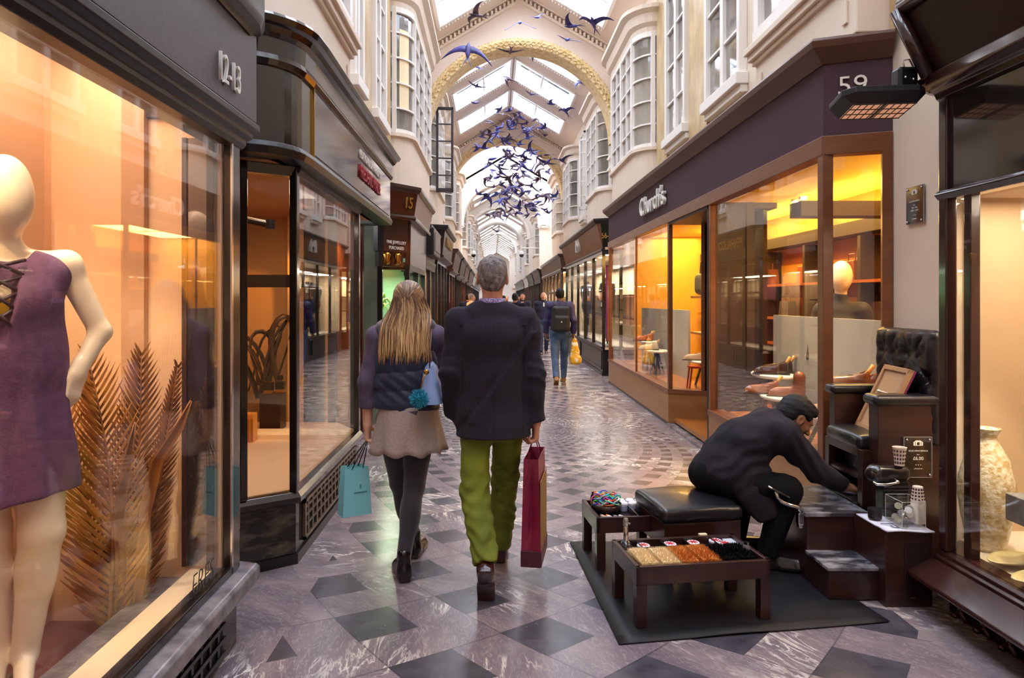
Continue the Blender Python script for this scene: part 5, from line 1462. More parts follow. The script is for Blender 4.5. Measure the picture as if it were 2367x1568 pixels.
person('balding person in a navy coat walking towards the camera beyond the backpack', (1.48, 20.0, 0), PI, SKIN, NAVYC, mat('dark_jeans', '#2a3550', .85), HAIRD, BROWNS, 1.0, .014, bald=True, coat=.78, shirt=SIGNW)
person('person with glasses and beige coat facing right, seen left of the dark blazer', (-.62, 20.5, 0), -PI/2+.3, SKIN, mat('beige_coat', '#b9ab94', .9), BLKTR, HAIRG, BROWNS, .98, .016)
person('dark-haired person in a black jacket from behind, over the blazer shoulder', (.56, 17.0, 0), 0, SKIND, BLKTR, BLKTR, HAIRD, LEATHB, .97, .016)
person('person in dark jacket with raised hand at the chin, facing the camera', (.98, 22.5, 0), PI, SKIN, NAVYC, BLKTR, HAIRD, BROWNS, 1.0, .018, pose='stand', arms='up')
person('person in dark blue by the mahogany shopfront, beside the beige coat', (-.78, 22.0, 0), 0, SKIN, NAVYC, DENIM, HAIRD, BROWNS, .98, .018)
for k, (x, y, c, lb) in enumerate(((.42, 26, '#7a2a2a', 'distant person in a dark red top, seen just right of the grey-haired head'), (.60, 29, '#3a3a48', 'distant person in grey, second right of the grey-haired head'), (.2, 33, '#2c2c3c', 'distant dark-clothed person mostly behind the grey-haired head'),
                                   (1.25, 33, '#26243a', 'distant person in dark navy near the right shops, left of the balding person'))):
    person(lb, (x, y, 0), [0, PI, .4, PI][k], [SKINP, SKIN, SKIN, SKIND][k], mat('coat_%d' % k, c, .9), BLKTR, [HAIRD, HAIRG, HAIRD, HAIRD][k], BROWNS, .97, .02, pose='stand')
# ================================================================ mannequin in the grey shop's window
IVORY = mat('ivory_mannequin', '#f3dcc0', .3, coat=.3)
PURD = mat('purple_linen', '#5b3a5c', .85, col2='#6b4569', nscale=30, bump=.25, bscale=120)
MUST = mat('mustard_cloth', '#d8a51e', .7)
root = thing('mannequin', 'ivory faceless mannequin in a purple lace-up tunic in the left window', 'mannequin', (-1.64, 2.33, .15))
mz = Matrix.Translation((-1.64, 2.33, .27)) @ Matrix.Rotation(R(-148), 4, 'Z')
T = lambda x, y, z: tuple(mz @ Vector((x, y, z))); D = lambda x, y, z: tuple(mz.to_3x3() @ Vector((x, y, z)))
M3 = mz.to_3x3()
nb = T(0, 0, 1.46); hM = basis(D(-.25, 1, -.06)); hc = Vector(T(0, .03, 1.655))
sh = [T(-.175, 0, 1.42), T(.175, 0, 1.42)]; el = [T(-.235, -.05, 1.16), T(.27, -.10, 1.17)]; wr = [T(-.22, .05, .93), T(.225, .03, 1.03)]
hip = [T(-.085, 0, .92), T(.085, 0, .92)]; kn = [(-1.535, 2.36, .78), (-1.70, 2.33, .79)]; an = [(-1.60, 2.37, .36), (-1.70, 2.38, .36)]
el[0] = (-1.415, 2.50, 1.455); wr[0] = (-1.45, 2.42, 1.315)
fl = (D(0, 1, 0), .68)
L = [ell(hc, (.082, .10, .128), .02, hM), ell(hc+hM @ Vector((0, .025, -.05)), (.06, .07, .085), .05, hM), cone(nb, tuple(hc+hM @ Vector((0, -.03, -.06))), .05, .047, .03),
     cone(T(0, 0, .98), T(0, 0, 1.28), .12, .135, .05, flat=fl), cone(sh[0], sh[1], .05, .05, .05), ell(T(0, .03, 1.3), (.11, .1, .1), .05, M3)]
for i in (0, 1):
    L += [cone(sh[i], el[i], .046, .036, .03), cone(el[i], wr[i], .036, .025, .02), cone(hip[i], kn[i], .098, .066, .04), cone(kn[i], an[i], .064, .042, .03),
          ell(tuple(Vector(kn[i]).lerp(Vector(an[i]), .3)+Vector(D(0, -.02, 0))), (.05, .052, .1), .05), cone(an[i], add(an[i], *D(0, .13, -.06)), .036, .026, .02)]
L += hand_prims(wr[1], D(-.55, .35, -.6), D(-.5, -.2, .3), D(0, 1, .3), .5, .95)
L += hand_prims(wr[0], (-.15, -.25, -1), (-1, .3, .1), (.1, -1, 0), .6, .95)
sdf('body', L, .005, IVORY, root)
V_ = dict(bx(T(0, .16, 1.365), (.052, .12, .13), .02, M3 @ Matrix.Rotation(R(0), 3, 'Y'), .01), sub=True)
Dr = [cone(T(0, .0, .58), T(0, .01, 1.1), .225, .168, .05, flat=(D(0, 1, 0), .72)), cone(T(0, .01, 1.1), T(0, .02, 1.3), .168, .168, .05, flat=(D(0, 1, 0), .78)),
      cone(T(-.145, .0, 1.40), T(.145, .0, 1.40), .068, .068, .05), ell(T(0, .06, 1.29), (.12, .09, .08), .06, M3)]
Dr += [dict(ell(T(0, .05, 1.47), (.075, .09, .055), .02, M3), sub=True), dict(cone(T(0, .17, 1.46), T(0, .15, 1.16), .075, .012, .01), sub=True)]
w5 = wob(.006, 61, 14)
c5 = Vector((-1.64, 2.33, 0))
def df(X, Y, Z):
    a = np.arctan2(Y-2.33, X+1.64)
    return w5(X, Y, Z)+.013*np.clip((1.45-Z)/.5, 0, 1)*np.sin(a*9+Z*2)
sdf('tunic', Dr, .0062, PURD, root, cuts=[(T(0, 0, .62), (.16, 0, -1))], disp=df)
lc = MB()
for k in range(4):
    z = 1.43-k*.055; w_ = .062-.012*k
    lc.tube([T(-w_, .118+.01*k, z), T(0, .148, z-.02), T(w_*.9, .122+.01*k, z-.05)], .006, 6).tube([T(w_, .118+.01*k, z), T(0, .152, z-.02), T(-w_*.9, .122+.01*k, z-.05)], .006, 6)
lc.build('lacing', mat('dark_cord', '#3a2838', .5), root, smooth=True)
MB().ball(T(0.0, .105, 1.27), (.05, .03, .07), M3).build('inner_top', MUST, root, smooth=True)
MB().lathe([(.2, .15), (.2, .165), (.02, .17), (.02, .3)], (-1.64, 2.33, 0), 24).build('base_stand', CHROME, root)

# dried palm fronds
FRA = mat('dried_frond', '#d08a34', .6, col2='#a05f1e', nscale=9)
FRB = mat('dark_frond', '#7a481e', .6, col2='#a86a2e', nscale=12)
FRC = mat('spathe', '#c07a2a', .5, col2='#8a4a16', nscale=4, stretch=(1, 1, .3))
def frond(label, base, tip, bend, wid, m, n=34, seed=1, tang=0, grp=None):
    q = random.Random(seed); root = thing('palm_frond', label, 'dried frond', base, grp)
    B = Vector(base); Tp = Vector(tip); bd = Vector(bend)
    f = lambda t: B.lerp(Tp, t)+bd*math.sin(PI*t)
    MB().tube([f(i/16) for i in range(17)], [.011*(1-.75*i/16) for i in range(17)], 6).build('stem', FRB, root, smooth=True)
    ax = (Tp-B).normalized(); sd = Vector((.86, .5, 0)).normalized(); sd = (sd-ax*sd.dot(ax)).normalized(); nm_ = ax.cross(sd)
    for s_ in (-1, 1):
        mb = MB()
        for k in range(n):
            t = .10+.9*k/(n-1); p = f(t); L_ = wid*(.55+.6*math.sin(PI*min(1, t*1.05)**.8))*q.uniform(.85, 1.1)
            if t > .85: L_ *= (1.15-t)/.3*.9+.2
            d = (sd*s_*.72+ax*(.62+.5*t)+nm_*q.uniform(-.25, .25)).normalized()
            up = nm_*q.uniform(-.2, .25)+ax*.35
            w_ = .0115
            P_ = [p, p+d*L_*.4+up*L_*.03, p+d*L_*.75+up*L_*.16, p+d*L_+up*L_*.42]
            rws = [[P_[i]-ax*w_*c-nm_*.002, P_[i]+nm_*.003, P_[i]+ax*w_*c-nm_*.002] for i, c in enumerate((.7, 1, .7, .05))]
            mb.rows(rws)
        mb.build('leaflets', m, root, smooth=True, solid=.0015)
    return root
frond('broad orange palm frond nearest the purple tunic', (-1.52, 2.72, .16), (-1.62, 2.78, 1.33), (.06, 0, 0), .19, FRA, 38, 1)
frond('tall brown palm frond in the middle of the window cluster', (-1.50, 2.80, .16), (-1.45, 2.86, 1.34), (.02, 0, 0), .17, FRB, 38, 2)
frond('thin perforated dark palm frond leaning right in the left window', (-1.48, 2.88, .16), (-1.30, 2.86, 1.29), (.0, 0, 0), .085, FRB, 44, 3)
frond('low golden palm frond fanning left behind the tunic hem', (-1.53, 2.78, .16), (-1.80, 2.86, 1.25), (.02, 0, 0), .18, FRA, 34, 4)
def spathe(label, path, w0, m):
    root = None; rows = []
    P_ = [Vector(p) for p in path]; n = len(P_)
    for i, p in enumerate(P_):
        t = i/(n-1); w_ = w0*(.35+.9*math.sin(PI*min(1, t*.9+.08))**1.0)*(1 if t < .8 else (1-t)/.2+.08)
        s_ = Vector((.86, .5, 0)); nn = Vector((.5, -.86, 0))
        rows.append([p-s_*w_+nn*.01, p-s_*w_*.4-nn*.012, p+s_*w_*.4-nn*.012, p+s_*w_+nn*.01])
    o = MB().rows(rows).build('palm_spathe', m, smooth=True, solid=.004, loc=path[0]); setp(o, label, 'dried palm sheath')
spathe('orange dried palm sheath curving right in front of the perforated frond', [(-1.46, 2.80, .17), (-1.42, 2.79, .45), (-1.40, 2.79, .72), (-1.35, 2.79, .92), (-1.27, 2.8, 1.05), (-1.22, 2.8, 1.16)], .017, FRC)
spathe('brown narrow palm sheath standing against the middle frond', [(-1.49, 2.74, .17), (-1.47, 2.74, .5), (-1.48, 2.74, .72), (-1.45, 2.75, .93), (-1.42, 2.75, 1.08)], .014, FRB)

# ================================================================ perfume window goods
DPL = mat('dark_plinth_wood', '#2a1710', .3)
o = MB().box(-2.02, -1.84, 6.0, 6.18, .435, .75).build('display_plinth', DPL, loc=(-1.93, 6.09, .435), bevel=.004); setp(o, 'short dark cube plinth carrying two perfume bottles in the left window', 'plinth')
o = MB().box(-1.86, -1.58, 7.1, 7.4, .3, 1.17).build('display_plinth', mat('walnut_plinth', '#4a2c16', .35), loc=(-1.72, 7.2, .3), bevel=.004); setp(o, 'tall brown plinth with a box and bottle at the far end of the perfume window', 'plinth')
PERF = mat('amber_glass', '#8a5a1e', .08, coat=.5)
def bottle(loc, label, s=1):
    r = thing('perfume_bottle', label, 'bottle', loc)
    x, y, z = loc
    MB().box(x-.035*s, x+.035*s, y-.03*s, y+.03*s, z, z+.028*s).build('base', PERF, r, bevel=.004)
    MB().box(x-.036*s, x+.036*s, y-.031*s, y+.031*s, z+.028*s, z+.095*s).build('label_wrap', BLACKM, r, bevel=.004)
    MB().lathe([(.015*s, .095*s), (.015*s, .105*s)], (x, y, z), 12).build('collar', BRASS, r)
    MB().lathe([(.025*s, .105*s), (.026*s, .14*s), (.02*s, .145*s)], (x, y, z), 16).build('cap', BLACKM, r, smooth=True, angle=40)
bottle((-1.955, 6.05, .75), 'black capped perfume bottle on the left edge of the short dark plinth', 1.05)
bottle((-1.875, 6.12, .75), 'black capped perfume bottle on the right edge of the short dark plinth', 1.05)
bottle((-1.70, 7.2, 1.265), 'perfume bottle standing on the black box of the tall brown plinth', 1.0)
o = MB().box(-1.80, -1.64, 7.13, 7.27, 1.17, 1.265).build('gift_box', BLACKM, loc=(-1.72, 7.2, 1.17), bevel=.003); setp(o, 'black gift box on top of the tall brown plinth', 'box')
o = thing('gift_box', 'ribbed amber box low beside the dark cube plinth', 'box', (-2.0, 5.55, .435))
MB().box(-2.1, -1.9, 5.5, 5.6, .435, .66).build('box_body', mat('amber_box', '#d08a2e', .3), o, bevel=.004)
rb = MB()
for k in range(6): rb.box(-2.095+k*.036, -2.08+k*.036, 5.492, 5.5, .45, .62)
rb.build('ribs', mat('amber_rib', '#a8641c', .3), o)
rs = thing('ribbon_sculpture', 'looped dark bent-wood ribbons rising behind the perfume bottles', 'sculpture', (-2.1, 6.4, .435))
SCW = mat('bent_wood', '#4a3322', .35, col2='#2c1c12', nscale=6)
q = random.Random(12)
for k in range(7):
    x0 = -2.28+.05*k; pts = []
    for i in range(13):
        t = i/12; pts.append((x0+.10*math.sin(t*PI*2+k)+.05*t*(k-3)*.4, 6.4+.06*math.cos(t*5+k), .47+.95*math.sin(PI*(.12+.8*t))*(.7+.05*k)))
    MB().tube(pts, .028, 6, flat=.28).build('ribbon', SCW, rs, smooth=True)
MB().tube([(-2.1, 6.4, .435), (-2.1, 6.4, .9)], .02, 8).build('support', SCW, rs)
# plant in the jeweller's window
pl = thing('window_plant', 'bright green arching fern in the green-lit jeweller window', 'plant', (-1.55, 9.25, .5))
LEAF = mat('bright_leaf', '#a7c42e', .4, col2='#3f7a28', nscale=6)
for k in range(14):
    a = 2*PI*k/14+.3; rows = []
    for i in range(7):
        t = i/6; r_ = .34*t; z = 1.15+.42*math.sin(t*2.3)-.12*t*t+(k % 3)*.07
        c, s_ = math.cos(a), math.sin(a); w_ = .035*math.sin(PI*min(.98, t+.08))
        rows.append([(-1.55+r_*c*.7-s_*w_, 9.25+r_*s_+c*w_, z), (-1.55+r_*c*.7, 9.25+r_*s_, z+.012), (-1.55+r_*c*.7+s_*w_, 9.25+r_*s_-c*w_, z)])
    MB().rows(rows).build('leaf', LEAF, pl, smooth=True, solid=.002)
MB().lathe([(.10, .5), (.14, .7), (.15, 1.12), (.13, 1.12), (.12, .9)], (-1.55, 9.25, 0), 18).build('pot', mat('silver_pot', '#b9b5a8', .3), pl, smooth=True, angle=40)
for k, (x, yo, lab) in enumerate(((-1.29, 8.47, 'left'), (-1.185, 8.64, 'right'))):
    o = MB().lathe([(.02, 2.0), (.045, 2.02), (.03, 2.06), (.05, 2.12), (.03, 2.15)], (x, yo, 0), 10).build('gold_ornament', BRASS, smooth=True, loc=(x, yo, 2.0)); setp(o, '%s small gold ornament under the jewellery sign' % lab, 'ornament')

# ================================================================ shoes and tables in the long brown shop window
WTOP = mat('white_table_top', '#f4efe6', .25)
TRES = mat('dark_trestle', '#3c342e', .5)
def ped(loc, h, label, rz=0):
    x, y, z = loc
    r = thing('display_table', label, 'table', loc)
    MB().lathe([(.0, h-.035), (.2, h-.035), (.225, h-.02), (.225, h-.008), (.215, h)], (0, 0, 0), 32, sx=.75, sy=1.25).xf(Matrix.Translation(loc)).build('table_top', WTOP, r, smooth=True, angle=40)
    for s_ in (-1, 1):
        MB().bar((x, y+s_*.07, z+h-.03), (x-.06, y+s_*.17, z), .022, .022).build('leg', TRES, r)
        MB().bar((x, y+s_*.07, z+h-.03), (x+.08, y+s_*.12, z), .022, .022).build('leg', TRES, r)
    return r
def shoe_item(loc, rz, label, kind, m, sole):
    r = thing('shoe', label, 'shoe', loc)
    Mx = Matrix.Rotation(rz, 3, 'Z'); f = Mx @ Vector((0, 1, 0))
    Lp = shoe_prims((loc[0], loc[1], loc[2]), f, (0, 0, 1), 1.0, .07 if kind == 'boot' else -.015)
    if kind == 'boot': Lp.append(cone(add(loc, *(f*-.01), ), add(loc, f.x*-.015, f.y*-.015, .165), .042, .046, .02))
    else: Lp.append(dict(ell(add(loc, f.x*-.0, f.y*-.0, .105), (.03, .03, .03), .01), sub=True))
    sdf('upper', Lp, .006, m, r)
    MB().obox(add(loc, f.x*.085, f.y*.085, .005), (.05, .158, .006), Mx).build('sole', sole, r, bevel=.006)
    if kind == 'shoe':
        MB().tube([add(loc, f.x*-.02, f.y*-.02, .07), add(loc, f.x*-.075, f.y*-.075, .16)], [.012, .016], 8).build('shoe_tree', mat('tree_wood', '#d0a05a', .4), r, smooth=True)
        b = MB()
        for q in (-.03, .03): b.box(q-.004, q+.004, -.025, .025, 0, .006)
        b.box(-.03, .03, -.028, -.02, 0, .006).box(-.03, .03, .02, .028, 0, .006)
        b.xf(Matrix.Translation(Vector(loc)+f*.07+Vector((0, 0, .086))) @ Mx.to_4x4() @ Matrix.Scale(.6, 4)).build('buckle', CHROME, r)
    else:
        lc = MB()
        for q in range(5): lc.bar(add(loc, f.x*(.045-.008*q)-f.y*.02, f.y*(.045-.008*q)+f.x*.02, .105+.022*q), add(loc, f.x*(.045-.008*q)+f.y*.02, f.y*(.045-.008*q)-f.x*.02, .105+.022*q), .005, .005)
        lc.build('laces', BLACKM, r)
    return r
SHB = mat('dark_brown_leather', '#3b2118', .2, coat=.5); SHT = mat('chestnut_leather', '#7a4526', .22, coat=.5); SHO = mat('tan_orange_leather', '#a85a22', .25, coat=.4)
SOLE = mat('dark_sole', '#1c120d', .5); SHG = mat('mink_suede', '#8c7566', .6)
FZ = .44
ped((2.55, 6.30, FZ), .46, 'white oval display table with black buckled shoes, tallest behind the shoe shiner')
ped((2.47, 5.90, FZ), .315, 'white oval display table carrying the brown ankle boots')
ped((2.52, 5.22, FZ), .27, 'low white oval display table beside the high chair with the grey boot')
shoe_item((2.58, 6.18, .90), 1.2, 'dark buckled shoe with shoe tree, front of the pair on the tallest table', 'shoe', SHB, SOLE)
shoe_item((2.68, 6.32, .90), 1.2, 'dark buckled shoe with shoe tree, rear of the pair on the tallest table', 'shoe', SHB, SOLE)
shoe_item((2.55, 5.78, .755), 1.15, 'chestnut lace-up ankle boot in front on the middle window table', 'boot', SHT, SOLE)
shoe_item((2.42, 5.98, .755), 1.3, 'chestnut low shoe behind the ankle boot on the middle window table', 'shoe', SHT, SOLE)
shoe_item((2.58, 5.14, .71), 1.2, 'mink grey boot on the low window table by the chair', 'boot', SHG, SOLE)
for k, (x, y) in enumerate(((2.56, 4.80), (2.66, 4.78))):
    MB_ = MB().box(x-.06, x+.06, y-.1, y+.1, .44, .96)
    o = MB_.build('display_plinth', LINEN, loc=(x, y, .44), bevel=.004) if k == 0 else None
    if o: setp(o, 'pale plinth behind the high chair under brown shoes', 'plinth')
    shoe_item((x-.01, y-.02, .96), 1.3, '%s brown brogue with shoe tree, above the far chair arm' % ('left' if k == 0 else 'right'), 'shoe', SHT, SOLE)
ped((2.55, 11.3, FZ), .46, 'white display table with orange brown shoes in the far pane of the shoe shop')
ped((2.52, 10.6, FZ), .36, 'lower white display table with pale shoe in the far pane of the shoe shop')
ped((2.75, 9.0, FZ), .34, 'white display table seen through the narrow pane by the shop doorway')
shoe_item((2.52, 11.2, .90), 1.4, 'orange brown shoe in front on the far display table', 'shoe', SHO, SOLE)
shoe_item((2.60, 11.4, .90), 1.4, 'orange brown shoe at the back on the far display table', 'shoe', SHO, SOLE)
shoe_item((2.48, 10.6, .80), 1.3, 'pale cream shoe on the lower far display table', 'shoe', mat('cream_leather', '#d8c8ac', .3), SOLE)
shoe_item((2.72, 9.0, .78), 1.3, 'pale brown shoe on the table by the shop doorway', 'shoe', mat('fawn_leather', '#b89a78', .3), SOLE)
rs = thing('small_stool', 'small red stool on the parquet behind the narrow doorway pane', 'stool', (2.62, 9.05, .44))
REDL = mat('red_lacquer', '#a8341e', .35)
MB().box(2.5, 2.74, 8.72, 8.88, .70, .73).build('seat', REDL, rs, bevel=.006)
for sx_ in (2.52, 2.72):
    for sy_ in (8.74, 8.86): MB().bar((sx_, sy_, .70), (sx_+(.03 if sx_ > 2.6 else -.03), sy_, .44), .018, .018).build('leg', REDL, rs)
hb2 = thing('holdall', 'olive leather holdall on the shelf inside the narrow doorway pane', 'bag', (2.95, 9.2, 1.62))
sdf('bag_body', [bx((2.95, 9.2, 1.78), (.2, .28, .15), .03, None, .08)], .012, mat('olive_leather', '#4d4a1c', .4), hb2)
MB().tube([(2.80, 9.08, 1.9), (2.8, 9.12, 2.08), (2.8, 9.28, 2.08), (2.8, 9.32, 1.9)], .012, 8).build('handle', mat('tan_handle', '#8a5a2c', .4), hb2, smooth=True)
o = MB().box(2.75, 3.2, 8.75, 9.6, 1.59, 1.62).box(2.75, 3.2, 8.75, 9.6, 1.1, 1.13).box(3.14, 3.2, 8.75, 9.6, .45, 2.5).build('bag_shelf', ORANGEW, loc=(2.95, 9.2, .45)); setp(o, 'orange wood shelf unit seen through the narrow doorway pane', 'shelf')
# mannequin in the shoe shop
mk = thing('mannequin', 'ivory headed mannequin in a dark coat inside the shoe shop corner window', 'mannequin', (3.0, 5.95, .10))
mp_ = lambda x, y, z: (3.0+x*.9, 5.95+y*.9, z+.02)
mh = basis((-.5, -.85, 0))
sdf('body', [ell(mp_(0, 0, 1.76), (.088, .108, .125), .02, mh), ell(mp_(-.02, -.035, 1.70), (.06, .065, .075), .05, mh), cone(mp_(0, 0.02, 1.5), mp_(0, .0, 1.70), .05, .048, .02), cone(mp_(0, 0, .85), mp_(0, 0, 1.35), .05, .05, .04)], .007, IVORY, mk)
sdf('coat', [cone(mp_(0, .0, .75), mp_(0, .0, 1.3), .19, .17, .04, flat=((.5, .85, 0), .75)), cone(mp_(-.14, .08, 1.46), mp_(.14, -.08, 1.46), .07, .07, .06), cone(mp_(0, .02, 1.46), mp_(0, .02, 1.56), .085, .065, .03), cone(mp_(-.16, .09, 1.44), mp_(-.22, .12, 1.05), .065, .05, .03), cone(mp_(.16, -.09, 1.44), mp_(.23, -.13, 1.05), .065, .05, .03)], .009, mat('coffee_coat', '#241a18', .8), mk, disp=wob(.005, 71, 20))
MB().lathe([(.14, .44), (.14, .455), (.018, .46), (.018, .8)], (3.0, 5.95, -.34), 18).build('base_stand', CHROME, mk)
# bags on the shelves at the back of the shoe shop
q = random.Random(9)
for k in range(14):
    y = 4.9+k*.56; z = (1.33, 1.78)[k % 2]
    m_ = [SHB, SHT, mat('black_bag_leather', '#17100e', .3), SHO][k % 4]
    p_ = MB().obox((0, 0, .11), (.06, .16, .11), None, .85).tube([(0, -.08, .2), (0, -.06, .3), (0, .06, .3), (0, .08, .2)], .008, 6).build('handbag', m_, bevel=.012)
    p_.location = (4.0, y, z); setp(p_, 'leather handbag on the shelves along the back wall of the shoe shop', 'bag', 'handbags on the back shelves')

# ================================================================ shoe shine stand
DW = mat('wenge_wood', '#2b1614', .28, coat=.25, col2='#3a201b', nscale=6, stretch=(.25, 1, 3))
DW2 = mat('wenge_wood_dark', '#201010', .3, coat=.2)
PADL = mat('black_padded_leather', '#17141a', .3, coat=.15, bump=.12, bscale=160)
MARB = mat('black_marble', '#3a3840', .2, col2='#aaa7ac', nscale=6, lo=.44, hi=.72, detail=11, stretch=(1, 2.5, 1))
RUB = mat('rubber_mat', '#151318', .5, spec=.3, col2='#1e1c21', nscale=5, bump=.1, bscale=40)
mt = MB(); n = 16
def mp3(u, v):
    a = Vector((.50, 4.47, 0)).lerp(Vector((1.78, 4.47, 0)), u); b = Vector((.575, 3.14, 0)).lerp(Vector((1.93, 3.36, 0)), u)
    p_ = a.lerp(b, v); p_.z = .004+.006*max(0, math.sin(u*9+v*4))*(1 if u < .12 or v > .9 else .2); return p_
mt.rows([[mp3(i/n, j/n) for i in range(n+1)] for j in range(n+1)])
o = mt.build('floor_mat', RUB, smooth=True, solid=.004, loc=(1.2, 3.8, 0)); setp(o, 'black rubber mat lying under the shoe shine stools and trays', 'mat')

def tray_table(label, c, w_, d_, h, rz, cols):
    r = thing('tray_table', label, 'table', (c[0], c[1], 0))
    Mx = Matrix.Translation((c[0], c[1], 0)) @ Matrix.Rotation(rz, 4, 'Z'); hw, hd = w_/2, d_/2; t = .022
    MB().box(-hw, hw, -hd, -hd+t, h-.09, h).box(-hw, hw, hd-t, hd, h-.09, h).box(-hw, -hw+t, -hd, hd, h-.09, h).box(hw-t, hw, -hd, hd, h-.09, h).xf(Mx).build('apron', DW, r, bevel=.003)
    MB().box(-hw+.01, hw-.01, -hd+.01, hd-.01, h-.06, h-.045).xf(Mx).build('tray_bottom', DW2, r)
    dv = MB()
    for x in cols: dv.box(x-.004, x+.004, -hd+t, hd-t, h-.045, h-.008)
    if cols: dv.box(-hw+t, max(cols), .085, .093, h-.045, h-.012)
    if cols: dv.xf(Mx).build('divider', DW2, r)
    for sx_ in (-1, 1):
        for sy_ in (-1, 1):
            MB().box(sx_*hw, sx_*(hw-.052), sy_*hd, sy_*(hd-.052), 0.008, h-.088).xf(Mx).build('leg', DW, r, bevel=.003)
    return r, Mx
T1, M1 = tray_table('low dark tray table with fur brushes and polish tins, in front of the leather stool', (.995, 3.52), .68, .385, .30, R(8), [-.21, -.08, .05, .20])
T2, M2 = tray_table('low dark tray table with laces and white pots, left of the leather stool', (.86, 4.19), .56, .37, .315, R(6), [-.02])
stl = thing('stool', 'square black leather topped stool with dark wooden box base', 'stool', (1.135, 4.05, 0))
Ms = Matrix.Translation((1.135, 4.05, 0)) @ Matrix.Rotation(R(9), 4, 'Z')
MB().box(-.225, .225, -.215, .215, .19, .335).xf(Ms).build('box_base', DW, stl, bevel=.003)
for sx_ in (-1, 1):
    for sy_ in (-1, 1): MB().box(sx_*.225, sx_*.175, sy_*.215, sy_*.165, .008, .19).xf(Ms).build('leg', DW, stl, bevel=.003)
sdf('cushion', [bx(tuple(Ms @ Vector((0, 0, .375))), (.238, .228, .042), .01, Ms.to_3x3(), .03), ell(tuple(Ms @ Vector((0, 0, .39))), (.22, .21, .045), .05, Ms.to_3x3())], .006, PADL, stl)
# brushes on the near tray
def brush(lx, ly, label, fur, n, seed, ln=.17, wd=.058):
    q = random.Random(seed); c = M1 @ Vector((lx, ly, .27))
    r = thing('shoe_brush', label, 'brush', tuple(c))
    MB().obox((0, 0, 0), (wd, ln/2, .012)).xf(M1 @ Matrix.Translation((lx, ly, .268))).build('brush_back', DW, r, bevel=.005)
    mb = MB()
    for k in range(n):
        u, v = q.uniform(-1, 1), q.uniform(-1, 1)
        x, y = u*(wd-.006), v*(ln/2-.006)
        ti = Vector((x+u*.012+q.uniform(-.006, .006), y+v*.018+q.uniform(-.014, .006)-.010, .047+q.uniform(-.005, .005)-.014*abs(v)**6-.01*abs(u)**6))
        b0 = Vector((x, y, .006)); w_ = .0026
        mb.add([b0+Vector((-w_, 0, 0)), b0+Vector((w_, 0, 0)), b0+Vector((0, w_*1.6, 0)), ti], [(0, 1, 3), (1, 2, 3), (2, 0, 3)])
    mb.obox((0, 0, .018), (wd-.006, ln/2-.006, .014), None, .97)
    mb.xf(M1 @ Matrix.Translation((lx, ly, .268))).build('bristles', fur, r)
CRF = mat('cream_bristle', '#e2c89c', .8, col2='#efdcb8', nscale=60); ORF_ = mat('ginger_bristle', '#c27a34', .8, col2='#d8934a', nscale=60); BKF = mat('black_bristle', '#080607', .9, spec=.2, col2='#0f0c0d', nscale=60)
brush(-.255, -.05, 'cream bristle shoe brush at the left end of the near tray', CRF, 1500, 1, .215, .049)
brush(-.15, -.055, 'cream bristle shoe brush second from the left on the near tray', CRF, 1500, 2, .215, .049)
brush(-.05, -.05, 'ginger bristle shoe brush beside the cream pair', ORF_, 1500, 3, .215, .049)
brush(.055, -.045, 'ginger bristle shoe brush beside the black ones', ORF_, 1500, 4, .215, .049)
brush(.155, -.045, 'black bristle shoe brush, left of the two black ones', BKF, 1300, 5, .21, .046)
brush(.255, -.045, 'black bristle shoe brush, right of the two black ones', BKF, 1200, 6, .21, .042)
TIN = mat('polish_tin_blue', '#3b3aa0', .3); TLID = mat('polish_tin_lid', '#e8e4ea', .3); TRED = mat('polish_tin_red', '#c02a38', .4)
for k, (lx, ly, lb) in enumerate(((-.19, .125, 'round polish tin behind the cream brushes'), (-.045, .125, 'round polish tin behind the ginger brushes'), (.085, .13, 'round polish tin behind the left black brush'), (.215, .14, 'rear round polish tin near the grey sponge'), (.245, .095, 'front round polish tin near the grey sponge'))):
    c = M1 @ Vector((lx, ly, .256)); r = thing('polish_tin', lb, 'tin', tuple(c))
    MB().lathe([(.033, .0), (.034, .022)], c, 20).build('tin_body', TIN, r)
    MB().lathe([(.034, .022), (.034, .03), (.031, .033)], c, 20).build('lid', TLID, r, smooth=True, angle=40)
    em = MB()
    for j in range(4):
        a = PI*j/4+.3; em.bar(c+Vector((math.cos(a)*.026, math.sin(a)*.026, .0335)), c-Vector((math.cos(a)*.026, math.sin(a)*.026, -.0335)), .006, .0015)
    em.lathe([(.009, .033), (.009, .036)], c, 12)
    em.build('lid_emblem', TRED, r)
c = M1 @ Vector((-.285, .125, .256)); r = thing('pump_bottle', 'clear pump bottle with chrome top at the rear left of the near tray', 'bottle', tuple(c))
MB().lathe([(.034, 0), (.036, .02), (.03, .045), (.014, .06)], c, 18).build('bottle_body', mat('clear_dark_glass', '#2f2c30', .08, coat=.5), r, smooth=True)
MB().lathe([(.013, .06), (.013, .13), (.010, .135)], c, 14).build('neck', CHROME, r, smooth=True, angle=40)
MB().lathe([(.011, .135), (.014, .14), (.014, .165), (.01, .175)], c, 14).bar(c+Vector((0, 0, .155)), c+Vector((.02, -.015, .15)), .008, .008).build('pump_head', mat('silver_pump', '#bdbcc4', .2, .8), r, smooth=True, angle=40)
c = M1 @ Vector((.295, .12, .27)); o = MB().obox(c, (.03, .05, .014), M1.to_3x3()).build('sponge', mat('grey_sponge', '#b9bcc8', .8), bevel=.004, loc=tuple(c)); setp(o, 'pale grey sponge block at the rear right of the near tray', 'sponge')
c = M1 @ Vector((.17, .196, .297)); o = MB().obox(c, (.022, .012, .010), M1.to_3x3()).build('polishing_block', mat('cream_block', '#e6d3b2', .6), bevel=.003, loc=tuple(c)); setp(o, 'small cream block resting on the rear rim of the near tray', 'block')
